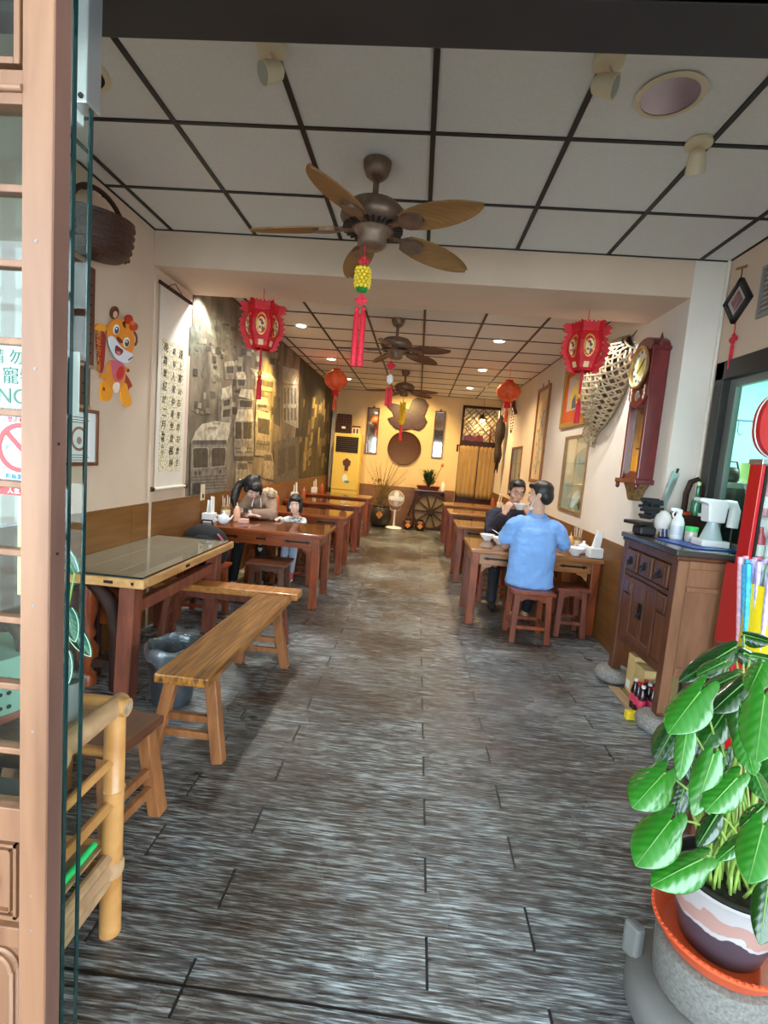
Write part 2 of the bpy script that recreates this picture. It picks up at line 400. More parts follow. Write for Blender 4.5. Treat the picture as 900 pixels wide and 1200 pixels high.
M['floor'] = floor_mat()
M['joint'] = plain('dark_floor_joint', (.022, .021, .022), .5)
floor = structure(MB().bb((-3.2, -3, -.12), (4.5, 11.9, -.006)).build('floor', M['joint']))
PIT, PLEN = .158, .99
plank_cache = {}
def plank(x0, x1, y, w):
    key = (round(x1-x0, 3), round(w, 3))
    if key not in plank_cache:
        L = x1-x0; b = MB(); j = .0045
        b.bb((-L/2+j, -w/2+.0012, -.006), (L/2-j, w/2-.0012, 0))
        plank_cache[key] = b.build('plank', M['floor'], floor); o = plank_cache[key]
    else:
        o = plank_cache[key].copy(); COL.objects.link(o)
    o.location = ((x0+x1)/2, y, random.uniform(-.0012, 0)); o.name = 'plank'
for k in range(-3, 65):
    yc = 1.253 + PIT*(k+.5)
    if yc > BY: break
    off = .153 if k % 2 == 0 else -.506
    x = off - PLEN*3; xl, xr = LX, FX if yc < BEAM0 else RX
    while x < xr:
        a, c = max(x, xl), min(x+PLEN, xr)
        if c-a > .04: plank(a, c, yc, PIT)
        x += PLEN
# pavement outside
pav = structure(MB().bb((-6, -6, -.16), (6, .78, -.008)).build('trim_pavement', plain('pavement', (.46, .46, .44), .7, var=.15, scale=5)))

# unseen roof slab over the pavement, added to block overhead sky light
structure(MB().bb((-6, -3.2, 3.25), (6, .98, 3.45)).build('ceiling_sky_blocker', plain('sky_blocker_slab', (.55, .54, .50), .8)))
# ceiling
ceil = structure(MB().bb((LX-.1, 1.0, CZ+.03), (FX+.1, BY+.1, CZ+.12)).build('ceiling', M['black']))
XL = [-1.880 + TILE*i for i in range(7)]
tcache = {}
def tile(x0, x1, y0, y1):
    key = (round(x1-x0, 3), round(y1-y0, 3))
    if key not in tcache:
        a, c = key
        o = tcache[key] = MB().bb((-a/2, -c/2, .004), (a/2, c/2, .018)).build('ceiling_tile', M['tile'], ceil)
    else:
        o = tcache[key].copy(); COL.objects.link(o)
    o.location = ((x0+x1)/2, (y0+y1)/2, CZ)
def grid_zone(y0, y1, ys, xr):
    xs = [LX] + [x for x in XL if x < xr-.02] + [xr]
    ye = [y0] + [y for y in ys if y0+.02 < y < y1-.02] + [y1]
    for i in range(len(xs)-1):
        for j in range(len(ye)-1): tile(xs[i]+.008, xs[i+1]-.008, ye[j]+.008, ye[j+1]-.008)
    for x in xs: MB().bb((x-.012, y0, CZ-.003), (x+.012, y1, CZ+.012)).build('grid_bar', M['black'], ceil)
    for y in ye: MB().bb((LX, y-.010, CZ-.0025), (xr, y+.010, CZ+.012)).build('grid_bar', M['black'], ceil)
grid_zone(1.12, BEAM0, [2.447-TILE, 2.447, 3.055], FX)
grid_zone(BEAM1, BY, [2.447 + TILE*i for i in range(2, 20)], RX)

beam = structure(MB().bb((LX, BEAM0, BEAMZ), (RX, BEAM1, CZ+.03)).build('trim_beam', M['wall']))
# walls
wl = structure(MB().bb((LX-.12, 1.0, 0), (LX, BY+.12, CZ+.03)).build('wall_left', M['wall']))
wr = structure(MB().bb((RX, BEAM0, 0), (FX+.12, 5.30, CZ+.03)).build('wall_right', M['white_wall']))
# back part of the right wall, leaving two recesses for the display niches
NI = [(5.30, 6.15, 1.02, 1.88), (8.62, 9.55, .97, 1.85)]
b = MB(); y = 5.30
for a, c, z0, z1 in NI:
    if a > y: b.bb((RX, y, 0), (RX+.34, a, CZ+.03))
    b.bb((RX, a, 0), (RX+.34, c, z0)); b.bb((RX, a, z1), (RX+.34, c, CZ+.03)); b.bb((RX+.30, a, z0), (RX+.34, c, z1)); y = c
b.bb((RX, y, 0), (RX+.34, BY+.12, CZ+.03))
structure(b.build('wall_right_rear', M['white_wall']))
DX0, DX1, DZ = .93, 1.72, 1.9
LZ0, LZ1 = 2.0, 2.72
b = MB(); b.bb((LX, BY, 0), (DX0, BY+.12, CZ+.03)); b.bb((DX0, BY, LZ1), (RX, BY+.12, CZ+.03)); b.bb((DX0, BY, DZ), (RX, BY+.12, LZ0))
structure(b.build('wall_back', M['wall_y']))
structure(MB().bb((DX0-.3, BY+.9, 0), (RX+.3, BY+1, CZ)).build('wall_kitchen_passage', M['wall_y']))
light('passage_lamp', 'POINT', (1.3, BY+.55, 2.35), 9, (1, .8, .5), size=.05)
WY0, WY1, WZ0, WZ1 = 1.9, 3.54, 1.0, 2.2
b = MB(); b.bb((FX, .9, 0), (FX+.12, WY0, CZ+.03)); b.bb((FX, WY0, 0), (FX+.12, BEAM0, WZ0)); b.bb((FX, WY0, WZ1), (FX+.12, BEAM0, CZ+.03)); b.bb((FX, WY1, WZ0), (FX+.12, BEAM0, WZ1))
structure(b.build('wall_right_front', M['wall']))
# facade pieces beside and over the opening
structure(MB().bb((-6, .98, 0), (LX, 1.12, 4)).build('wall_front_left', M['wall']))
structure(MB().bb((FX+.0, .78, 0), (6, .9, 4)).build('wall_front_right', M['wall']))
structure(MB().bb((-6, .99, CZ+.03), (6, 1.12, 4)).build('wall_front_upper', M['wall']))
hd = MB(); hd.bb((LX, 1.0, 2.29), (FX, 1.12, CZ+.03))
hdr = structure(hd.build('trim_header', M['header'], bev=.004))
MB().bb((LX, .992, 2.29), (FX, 1.0, 2.298)).build('edge_strip', plain('header_edge', (.06, .055, .05), .4), hdr)
structure(MB().bb((LX, 1.170, -.004), (FX, 1.177, .0008)).build('trim_threshold', M['dark_iron']))

# wainscots (dado panels)
def dado(name, lo, hi, axis, n, mat):
    """row of panels each its own piece, with a cap rail"""
    root = None
    L = hi[axis]-lo[axis]; cap = MB()
    l2, h2 = list(lo), list(hi); l2[2] = hi[2]-.018; cap.bb(l2, h2)
    root = structure(cap.build(name, mat))
    for i in range(n):
        a, c = list(lo), list(hi); a[axis] = lo[axis]+L*i/n+.0015; c[axis] = lo[axis]+L*(i+1)/n-.0015; c[2] = hi[2]-.019
        MB().bb(a, c).build('panel', mat, root)
dado('trim_dado_left', (LX, 1.15, 0), (LX+.012, BY-.02, .975), 1, 9, M['dado'])
dado('trim_dado_right', (RX-.012, 3.66, 0), (RX, BY-.02, .9), 1, 7, M['dado'])
dado('trim_dado_back', (LX+.02, BY-.012, 0), (DX0-.05, BY, .85), 0, 3, M['dado_back'])
structure(MB().bb((LX, 3.645, 0), (LX+.014, 3.68, BEAMZ)).build('trim_seam', M['wall']))
structure(MB().cyl((FX-.012, 3.615, 1.0), (FX-.012, 3.615, CZ), .012, n=8).build('trim_corner_bead', M['white_wall'], smooth=1))
# white pipe duct down the rear left corner
structure(MB().bb((LX+.002, BY-.09, .7), (LX+.09, BY-.005, CZ)).build('trim_pipe_cover', plain('cream_duct', (.72, .58, .38), .5)))

# kitchen behind the right-hand window
teal = plain('mint_kitchen_wall', (.52, .86, .78), .6)
structure(MB().bb((FX+.12, 1.2, .2), (FX+2.4, 1.3, 3)).build('wall_kitchen_front', teal))
structure(MB().bb((FX+2.3, 1.3, .2), (FX+2.4, 5.2, 3)).build('wall_kitchen_side', teal))
structure(MB().bb((FX+.12+.34, 5.1, .2), (FX+2.4, 5.2, 3)).build('wall_kitchen_back', teal))
structure(MB().bb((FX+.12, 1.2, 2.75), (FX+2.4, 5.2, 2.85)).build('ceiling_kitchen', teal))
structure(MB().bb((FX+.12, 1.2, .1), (FX+2.4, 5.2, .2)).build('floor_kitchen', M['stone']))
kl = thing('ceiling_lamp', 'tube lamp on the kitchen ceiling behind the right window', 'lamp', (3.2, 3.6, 2.75))
MB().bb((-.06, -.6, -.05), (.06, .6, 0)).build('lamp_body', M['white'], kl)
MB().cyl((0, -.55, -.07), (0, .55, -.07), .018).build('tube', plain('lit_tube', (.8, 1, .97), emit=12), kl, smooth=1)
light('kitchen_tube_lamp', 'AREA', (3.2, 3.6, 2.66), 55, (.80, 1, .96), (3.2, 3.6, 0), .1, sy=1.1)
win = structure(bpy.data.objects.new('window_1', None)); COL.objects.link(win)
wf = plain('dark_window_frame', (.035, .032, .028), .4, .3)
wg = plain('grey_window_frame', (.20, .22, .20), .4, .4)
for lo, hi in (((FX-.02, WY1-.06, WZ0), (FX+.1, WY1+.03, WZ1+.06)), ((FX-.02, WY0-.03, WZ0), (FX+.1, WY0+.06, WZ1+.06)),
               ((FX-.02, WY0-.03, WZ1-.06), (FX+.1, WY1+.03, WZ1+.06)), ((FX-.02, WY0-.03, WZ0-.02), (FX+.1, WY1+.03, WZ0+.05))):
    MB().bb(lo, hi).build('window_frame', wf, win, bev=.004)
for lo, hi in (((FX+.03, WY1-.13, WZ0+.05), (FX+.07, WY1-.06, WZ1-.06)), ((FX+.03, WY0+.06, WZ0+.05), (FX+.07, WY0+.12, WZ1-.06)),
               ((FX+.03, WY0+.12, WZ1-.11), (FX+.07, WY1-.13, WZ1-.06)), ((FX+.03, WY0+.12, WZ0+.05), (FX+.07, WY1-.13, WZ0+.1))):
    MB().bb(lo, hi).build('sash', wg, win, bev=.003)
MB().bb((FX+.047, WY0+.1, WZ0+.08), (FX+.053, WY1-.11, WZ1-.09)).build('pane', glass('window_glass', (.86, .97, .94)), win)
# kitchen shelf with its cups and hanging hooks, seen through the window
ks = thing('kitchen_counter', 'dark steel kitchen counter seen through the lower half of the window', 'counter', (2.42, 3.2, .2))
MB().bb((2.15, 1.9, .2), (2.75, 4.6, 1.44)).build('counter_body', plain('dark_green_steel', (.035, .055, .045), .35, .3, var=.5, scale=4), ks, wld=True)
MB().bb((2.13, 1.9, 1.44), (2.77, 4.6, 1.48)).build('counter_top', plain('steel_top', (.20, .32, .28), .3), ks, bev=.004, wld=True)
for i in range(5):
    c = (.62, .86, .30) if i < 3 else (.85, .62, .72)
    MB().lathe([(.026, 0), (.036, .10), (.038, .14)], n=14).top('tumbler', plain('cup_%d' % i, c, .3), '%s plastic cup on the kitchen counter behind the window, %s' % (
        ['lime', 'lime', 'lime', 'pink', 'pink'][i], ['nearest the dark kettle', 'second from the dark kettle', 'beside the pink cup', 'just beyond the lime cups', 'farthest from the kettle'][i]),
        'cup', (0, 0, 0), 'cups on the kitchen counter', smooth=1).location = (2.25+.03*(i % 2), 3.62-.085*i, 1.481)
k = thing('kettle', 'small dark kettle on the kitchen counter behind the window', 'kettle', (2.25, 3.78, 1.481))
MB().lathe([(.045, 0), (.065, .03), (.06, .08), (.03, .11)], n=16).build('body', M['dark_iron'], k, smooth=1)
MB().tube([(-.05, 0, .09), (-.03, 0, .15), (.03, 0, .15), (.05, 0, .09)], .007, 6).build('handle', M['dark_iron'], k, smooth=1)
hk = thing('hanging_hook_rail', 'thin blue rail with wire hooks hanging in the mint kitchen', 'rail', (2.55, 4.2, 1.98))
MB().cyl((-.35, 0, 0), (.4, 0, 0), .008).build('rail', plain('blue_rail', (.08, .16, .30), .4), hk)
for i in range(4):
    x = -.2+.15*i
    MB().tube([(x, 0, 0), (x, 0, -.09), (x+.02, 0, -.12), (x+.04, 0, -.10)], .004, 6).build('hook', plain('hook_wire', (.10, .18, .3), .4), hk)
for x in (-.33, .38): MB().cyl((x, 0, 0), (x, 0, .77), .004).build('hanger_rod', M['chrome'], hk)

# ------------------------------------------------------------------ furniture
def bracket(b, x, z, sx, y, d, w=.10, h=.07):
    """little spandrel in a leg/apron corner, in the x-z plane"""
    pts = [(0, 0), (w, 0), (w*.85, -h*.25), (w*.45, -h*.4), (w*.22, -h*.8), (0, -h)]
    b.prism([(x+sx*p[0], y-d/2, z+p[1]) for p in pts], (0, d, 0))
def make_table(label, loc, wood_x=None, wood_z=None, W=1.19, D=.70, H=.72, ins=.075):
    """restaurant table: glass sheet, framed top, slotted aprons, four square legs; origin at the centre of its footprint"""
    wx, wz = wood_x or M['redwood_x'], wood_z or M['redwood']
    t = thing('restaurant_table', label, 'table', loc, 0, 'tables in the two rows')
    top = MB().box((0, 0, H-.027), (W, D, .034)).build('table_top', wx, t, bev=.006)
    MB().box((0, 0, H-.005), (W-.02, D-.02, .008)).build('glass_sheet', M['table_glass'], t)
    for sy in (-1, 1):
        ap = MB().box((0, sy*(D/2-.075), H-.10), (W-.16, .022, .11)).build('apron', wx, t, bev=.003)
        for x in (-.34, 0, .34):
            b = MB(); w = .05 if x == 0 else .13; y = sy*(D/2-.0635)
            pts = [(-w, 0), (-w*.7, .014), (-w*.45, .009), (w*.6, .009), (w*.75, .017), (w, 0), (w*.75, -.017), (w*.6, -.009), (-w*.45, -.009), (-w*.7, -.014)]
            b.prism([(x+p[0], y, H-.098+p[1]) for p in pts], (0, sy*.003, 0))
            b.build('slot_inlay', M['dark_iron'], ap)
        for sx in (-1, 1):
            b = MB(); bracket(b, sx*(W/2-.115), H-.155, -sx, sy*(D/2-.075), .02)
            b.build('corner_bracket', wx, ap)
    for sx in (-1, 1):
        ap = MB().box((sx*(W/2-ins), 0, H-.10), (.022, D-.16, .11)).build('apron', wx, t, bev=.003)
        for sy in (-1, 1):
            x, y = sx*(W/2-ins), sy*(D/2-.075)
            MB().bar((x, y, H-.044), (x, y, 0), .075, .075, w2=.07, d2=.07).build('leg', wz, t, bev=.006)
    return t
TL = [4.80, 6.28, 7.80, 9.32]; TR = [4.84, 6.44, 8.02, 9.52]
tl = ['dark red-brown table the woman leans on, front of the left row', 'second table from the front in the left row, behind the child',
      'third table from the front in the left row', 'rearmost table of the left row, before the tall air conditioner']
tr = ['wooden table where the two men eat, front of the right row', 'second table from the front in the right row, behind the man in navy',
      'third table from the front in the right row', 'rearmost table of the right row, nearest the curtained doorway']
t0 = make_table(tl[0], (-1.39, TL[0], 0))
for i in range(1, 4): copy_tree(t0, (-1.39, TL[i], 0), label=tl[i])
M['tanwood_x'] = wood('tan_worn_wood_long', (.24, .085, .025), (.42, .18, .06), (1.2, 8, 8), 3, .3, .1, .15, .3)
r0 = make_table(tr[0], (1.133, TR[0], 0), M['tanwood_x'], W=1.18, ins=.05)
for i in range(1, 4): copy_tree(r0, (1.133, TR[i], 0), label=tr[i])

def make_stool(label, loc, rz=0, mat=None, S=.33, H=.445, group='wooden stools at the tables'):
    m = mat or M['redwood']
    t = thing('wooden_stool', label, 'stool', loc, rz, group)
    MB().box((0, 0, H-.014), (S+.03, S+.03, .028)).build('seat', m, t, bev=.006)
    h = S/2-.03
    for sx in (-1, 1):
        for sy in (-1, 1):
            MB().bar((sx*(h-.005), sy*(h-.005), H-.028), (sx*(h+.012), sy*(h+.012), 0), .048, .048).build('leg', m, t, bev=.005)
    for i in range(4):
        R = Matrix.Rotation(i*PI/2, 3, 'Z'); b = MB()
        pts = [(-h, 0), (h, 0), (h, -.075), (h-.05, -.06), (h-.08, -.042), (.03, -.04), (0, -.046), (-.03, -.04), (-h+.08, -.042), (-h+.05, -.06), (-h, -.075)]
        b.prism([R @ Vector((p[0], -h-.008, H-.028+p[1])) for p in pts], R @ Vector((0, .016, 0)))
        b.build('apron', m, t)
        MB().box(R @ Vector((0, -h-.005, .13)), (2*h, .022, .03), R).build('stretcher', m, t, bev=.003)
    return t
s0 = make_stool('red-brown stool the man in the blue shirt sits on', (1.06, 4.33, 0), .02)
def stool(label, loc, rz=0, mat=None):
    s = copy_tree(s0, loc, rz, label)
    if mat:
        for c in s.children: c.data = c.data.copy(); c.data.materials[0] = mat
    return s
make_stool('plum-brown empty stool beside the old cabinet', (1.47, 4.56, 0), .0, M['plum'], .27)
stool('dark red stool in front of the woman\'s table', (-1.265, 4.44, 0), .03, M['dark_seat'])
stool('stool under the man in the navy jacket', (.92, 5.47, 0))
stool('stool behind the front right table, against the wall', (1.46, 5.47, 0))
stool('stool under the little girl, behind the front left table', (-1.23, 5.44, 0))
stool('stool under the woman with the ponytail', (-1.62, 5.44, 0))
for side, ys, xs in (('left', TL, (-1.165, -1.62)), ('right', TR, (.86, 1.40))):
    for i in (1, 2, 3):
        for j, x in enumerate(xs):
            for k, dy in enumerate((-.40, .62)):
                if k == 1 and i == 3: continue
                o = stool('%s stool on the %s side of the %s table in the %s row' % ('aisle-side' if j == 0 else 'wall-side', 'near' if k == 0 else 'far',
                          ['', 'second', 'third', 'rearmost'][i], side), (x, ys[i]+dy, 0), random.uniform(-.06, .06), M['dark_seat'] if k == 0 else None)

# the big glass-topped plank table in front on the left
t = thing('plank_table', 'large pine-edged table with a green glass top, front left', 'table', (-1.70, 3.17, 0))
for i in range(3):
    MB().bb((-2.005+.197*i+.0008, 2.53, .665), (-2.005+.197*(i+1)-.0008, 3.80, .705)).build('top_board', M['pad'], t, bev=.004, wld=True)
pine = wood('pale_pine_edge', (.46, .22, .07), (.66, .37, .14), (6, 1.5, 8), 3, .42, .1, .03)
MB().bb((-2.005, 2.51, .655), (-1.39, 2.56, .706)).build('edge_rail', pine, t, bev=.006, wld=True)
MB().bb((-1.45, 2.56, .655), (-1.39, 3.82, .706)).build('edge_rail', pine, t, bev=.006, wld=True)
for x, w in ((-1.585, .05), (-1.452, .014)): MB().bb((x-w/2, 2.506, .674), (x+w/2, 2.512, .690)).build('tenon', M['dark_iron'], t, wld=True)
MB().bb((-1.392, 2.995, .674), (-1.386, 3.045, .690)).build('tenon', M['dark_iron'], t, wld=True)
MB().bb((-2.0, 2.53, .7065), (-1.41, 3.80, .7165)).build('glass_top', M['table_glass'], t, wld=True)
MB().bb((-2.0, 2.5265, .7065), (-1.4065, 2.53, .7165)).build('glass_edge', M['edge_green'], t, wld=True)
MB().bb((-1.41, 2.53, .7065), (-1.4065, 3.80, .7165)).build('glass_edge', M['edge_green'], t, wld=True)
for x in (-1.50, -1.92):
    for y in (2.585, 3.71): MB().bar((x, y, .665), (x-.02 if x > -1.7 else x+.02, y, 0), .09, .09).build('leg', M['plum'], t, bev=.006, wld=True)
MB().bar((-1.50, 2.6, .52), (-1.50, 3.7, .52), .05, .07).build('stretcher', M['plum'], t, bev=.004, wld=True)
MB().bar((-1.92, 2.6, .52), (-1.92, 3.7, .52), .05, .07).build('stretcher', M['plum'], t, bev=.004, wld=True)

def make_bench(name, label, a, b, w, z, th, legs, mats, splay=.07, legw=.055):
    """long bench: seat from a to b, legs at fractions along it"""
    a, b = Vector((a[0], a[1], 0)), Vector((b[0], b[1], 0)); d = b-a; L = d.length; mid = (a+b)/2
    t = thing(name, label, 'bench', mid, math.atan2(d.y, d.x) - PI/2)
    MB().box((0, 0, z-th/2), (w, L, th)).build('seat', mats[0], t, bev=.008)
    MB().box((0, 0, z-th-.035), (.03, L*.72, .06)).build('under_rail', mats[1], t, bev=.004)
    for fr in legs:
        y = L*(fr-.5); s = .045 if fr > .5 else -.045
        for sx in (-1, 1): MB().bar((sx*(w/2-.035), y, z-th), (sx*(w/2-.035+splay), y+s, 0), legw, legw*.95, up=(0, 1, 0)).build('leg', mats[1], t, bev=.005)
        for h in (.19, .115):
            k = (z-th-h)/(z-th)
            MB().box((0, y+s*k, h), (w-.05+2*splay*k, .026, .034)).build('stretcher', mats[1], t, bev=.004)
    return t
make_bench('long_bench', 'long bench with a streaked golden seat, standing in the aisle', (-.955, 2.05), (-.93, 3.41), .25, .43, .045, (.09, .82), (M['bench_wood'], M['bench_leg']))
make_bench('long_bench', 'pale orange bench behind the glass-topped table', (-1.86, 3.535), (-.78, 3.555), .17, .43, .05, (.12, .86), (M['orange_wood'], M['plum']), .03)
make_bench('low_bench', 'low dark brown bench at front beside the bamboo rack', (-1.38, 1.70), (-.90, 1.645), .27, .405, .035, (.16, .88), (M['dark_seat'], M['bench_leg']), .03)

# pail with a liner under the plank table
t = thing('pail', 'galvanised pail lined with a clear bag under the front table', 'pail', (-1.265, 2.62, 0))
MB().lathe([(.105, 0), (.118, .10), (.128, .22), (.131, .225), (.131, .235), (.128, .24), (.132, .26), (.134, .265), (.130, .27), (.135, .30), (.140, .305), (.136, .31)], n=28, caps=(1, 0)).build('body', M['steel'], t, smooth=1)
b = MB(); P = []
for i in range(9):
    r0_ = [.137, .145, .152, .148, .138, .131, .128, .124, .115][i]; z0_ = [.255, .275, .305, .335, .342, .325, .29, .24, .17][i]; row = []
    for j in range(41):
        a = 2*PI*(j % 40)/40; q = math.sin(7*a+i)+.6*math.sin(13*a+2*i)
        row.append((math.cos(a)*(r0_+.004*q), math.sin(a)*(r0_+.004*q), z0_+.007*math.sin(5*a+i)))
    P.append(row)
b.grid(P).build('bag_liner', plain('shiny_bag', (.16, .18, .20), .14, .3, bump=.5, scale=40, coat=.6), t, smooth=2)
MB().lathe([(0, .03), (.11, .03)], n=20).build('pail_bottom', M['black_soft'], t)

# old treadle frame under the plank table
t = thing('spinning_frame', 'old dark wooden frame with curved arm and turned post under table', 'frame', (-1.76, 2.8, 0))
MB().tube([(-.10, -.1, .62), (0, -.12, .60), (.09, -.12, .50), (.13, -.12, .34), (.12, -.12, 0)], [.03, .04, .045, .04, .032], 10).build('curved_arm', M['dark_wood'], t, smooth=1)
MB().lathe([(.05, 0), (.05, .06), (.03, .08), (.055, .16), (.06, .22), (.028, .27), (.045, .31), (.028, .35), (.05, .45), (.05, .60)], (-.06, -.10, 0), 16).build('turned_post', M['redwood'], t, smooth=1)
MB().box((.02, -.1, .14), (.28, .05, .05)).build('cross_rail', M['dark_wood'], t, bev=.004)
MB().box((-.02, .02, .44), (.22, .02, .22)).build('back_board', M['redwood'], t)
MB().tube([(-.08, .02, 0), (-.08, .02, .62)], .022, 8).build('side_post', M['dark_wood'], t, smooth=1)

# ------------------------------------------------------------------ the old cabinet
CX0, CX1, CY0, CY1, CT = 1.50, 1.93, 2.87, 3.61, 1.08
t = thing('antique_cabinet', 'antique brown cabinet with drawers and doors, standing on stone feet', 'cabinet', (1.70, 3.24, 0))
MB().bb((CX0-.03, CY0-.03, CT-.035), (CX1, CY1, CT)).build('top', plain('dark_cabinet_top', (.05, .045, .04), .25, coat=.4), t, bev=.008, wld=True)
MB().bb((CX0-.015, CY0-.015, CT-.06), (CX1, CY1, CT-.036)).build('moulding', M['cabinet'], t, bev=.008, wld=True)
MB().bb((CX0+.03, CY0+.02, .345), (CX1, CY1-.01, CT-.06)).build('carcass', M['dark_seat'], t, wld=True)
for x in (CX0+.03, CX1-.03):
    for y in (CY0+.03, CY1-.035): MB().bb((x-.032, y-.032, .10), (x+.032, y+.032, CT-.06)).build('post', M['cabinet'], t, bev=.004, wld=True)
for z0, z1 in ((.33, .385), (.80, .825), (.985, 1.02)): MB().bb((CX0+.008, CY0+.06, z0), (CX0+.03, CY1-.065, z1)).build('front_rail', M['cabinet'], t, bev=.003, wld=True)
yy = [CY0+.065+(CY1-CY0-.135)*i/3 for i in range(4)]
for i in range(3):
    d = MB().bb((CX0-.008, yy[i]+.018, .835), (CX0+.03, yy[i+1]-.018, .975)).build('drawer', M['cabinet'], t, bev=.006, wld=True)
    MB().bb((CX0-.013, yy[i]+.045, .86), (CX0-.008, yy[i+1]-.045, .95)).build('carved_panel', M['dark_seat'], d, bev=.003, wld=True)
    yc = (yy[i]+yy[i+1])/2
    MB().lathe([(.03, 0), (.027, .006), (.008, .009)], (0, 0, 0), 14, Matrix.Rotation(-PI/2, 3, 'Y')).build('pull_plate', M['dark_iron'], d).location = Vector((CX0-.013, yc, .905)) - worldloc(d)
    MB().tube([(CX0-.02, yc-.025, .905), (CX0-.032, yc-.02, .88), (CX0-.034, yc, .872), (CX0-.032, yc+.02, .88), (CX0-.02, yc+.025, .905)], .004, 6).build('pull_ring', M['dark_iron'], d, wld=True)
for y0, y1 in ((yy[0]+.008, yy[0]+.115), (yy[3]-.115, yy[3]-.008)):
    d = MB().bb((CX0-.004, y0, .68), (CX0+.03, y1, .79)).build('small_drawer', M['cabinet'], t, bev=.005, wld=True)
    MB().bb((CX0-.009, y0+.018, .70), (CX0-.004, y1-.018, .77)).build('carved_panel', M['dark_seat'], d, bev=.002, wld=True)
    MB().bb((CX0+.004, y0, .39), (CX0+.03, y1, .67)).build('side_panel', M['cabinet'], t, bev=.004, wld=True)
ym = (yy[0]+yy[3])/2
for y0, y1, s in ((yy[0]+.125, ym-.002, 1), (ym+.002, yy[3]-.125, -1)):
    d = MB()
    d.bb((CX0-.002, y0, .39), (CX0+.03, y0+.03, .795)); d.bb((CX0-.002, y1-.03, .39), (CX0+.03, y1, .795)); d.bb((CX0-.002, y0+.03, .39), (CX0+.03, y1-.03, .425)); d.bb((CX0-.002, y0+.03, .76), (CX0+.03, y1-.03, .795))
    d = d.build('door', M['cabinet'], t, bev=.003, wld=True)
    MB().bb((CX0+.006, y0+.03, .425), (CX0+.03, y1-.03, .76)).build('door_panel', M['cabinet'], d, wld=True)
    ye = y1-.015 if s == 1 else y0+.015
    MB().bb((CX0-.008, ye-.012, .56), (CX0-.002, ye+.012, .66)).build('lock_plate', M['dark_iron'], d, wld=True)
    MB().tube([(CX0-.01, ye, .60), (CX0-.022, ye, .585), (CX0-.02, ye, .565)], .004, 6).build('drop_pull', M['dark_iron'], d, wld=True)
for z0, z1 in ((.345, .40), (.845, .875), (.975, 1.02)): MB().bb((CX0+.06, CY0-.008, z0), (CX1-.06, CY0+.02, z1)).build('side_rail', M['cabinet_side'], t, bev=.004, wld=True)
MB().bb((CX0+.06, CY0+.004, .875), (CX1-.06, CY0+.02, .975)).build('side_panel', M['cabinet_side'], t, wld=True)
MB().bb((CX0+.06, CY0+.004, .40), (CX1-.06, CY0+.02, .845)).build('side_panel', M['cabinet_side'], t, wld=True)
for x in (CX0, CX1-.044): MB().bb((x, CY0-.003, .12), (x+.057 if x < 1.7 else x+.045, CY0, CT-.065)).build('side_stile', M['cabinet_side'], t, wld=True)
# drum stones that carry its feet
ds = [('grey drum stone under the far front foot of the cabinet', CX0+.03, CY1-.035), ('grey drum stone under the near front foot of the cabinet', CX0+.03, CY0+.03),
      ('grey drum stone under the far wall-side foot of the cabinet', CX1-.09, CY1-.10), ('grey drum stone under the near wall-side foot of the cabinet', CX1-.09, CY0+.085)]
for lab, x, y in ds:
    MB().lathe([(.085, 0), (.115, .02), (.125, .05), (.115, .08), (.09, .098), (.075, .099)], (x, y, 0), 24).top('foot_stone', M['stone'], lab, 'stone', (x, y, 0), 'drum stones under the cabinet', smooth=1)
# what is stored underneath
def carton(label, lo, hi, rz=0):
    c = [(a+b)/2 for a, b in zip(lo, hi)]; base = (c[0], c[1], lo[2])
    t = thing('carton', label, 'box', base, rz, 'cartons under the cabinet')
    MB().bb([lo[i]-base[i] for i in range(3)], [hi[i]-base[i] for i in range(3)]).build('box_body', M['card'], t, bev=.002)
    MB().bb((lo[0]-base[0], -.012, hi[2]-lo[2]), (hi[0]-base[0], .012, hi[2]-lo[2]+.0012)).build('tape', plain('carton_tape', (.60, .48, .28), .3), t)
    MB().bb((lo[0]-base[0]-.0012, -.02, .02), (lo[0]-base[0], .035, .075)).build('shipping_label', M['paper'], t)
carton('tall open yellowish carton under the cabinet beside the far stone', (1.56, 3.34, .012), (1.72, 3.44, .27))
carton('carton under the cabinet just behind the drinks', (1.56, 3.19, .012), (1.78, 3.33, .24))
t = thing('wooden_pallet', 'flat wooden board rack on the floor under the cabinet', 'rack', (1.62, 3.18, 0))
for x in (1.49, 1.57, 1.65, 1.73): MB().bb((x-.035, 3.03, .0), (x+.035, 3.445, .011)).build('slat', wood('pallet_wood%d' % int(x*100), (.26, .17, .09), (.38, .26, .14), (8, 1, 8), 3, .7), t, wld=True)
cola = plain('dark_cola', (.03, .008, .008), .1, coat=.8)
colared = plain('pink_red_label', (.70, .06, .13), .35)
i = 0
names = ['front row, aisle side', 'front row, middle', 'front row, wall side', 'second row, aisle side', 'second row, middle', 'second row, wall side',
         'third row, aisle side', 'third row, middle', 'third row, wall side']
for r in range(3):
    for c in range(3):
        x, y = 1.495+.062*c, 3.045+.052*r
        b = thing('drink_bottle', 'dark drink bottle with pink-red label in the pack under the cabinet, ' + names[i], 'bottle', (x, y, .0113), 0, 'drink bottles under the cabinet')
        MB().lathe([(.023, 0), (.0245, .01), (.0245, .11), (.020, .135), (.011, .165), (.011, .175)], n=12).build('body', cola, b, smooth=1)
        MB().lathe([(.0248, .045), (.0248, .098)], n=12).build('bottle_label', colared, b, smooth=1)
        MB().lathe([(.0125, .172), (.0125, .186), (0, .187)], n=10).build('cap', M['red_gloss'] if (r+c) % 2 else M['white'], b, smooth=1)
        i += 1
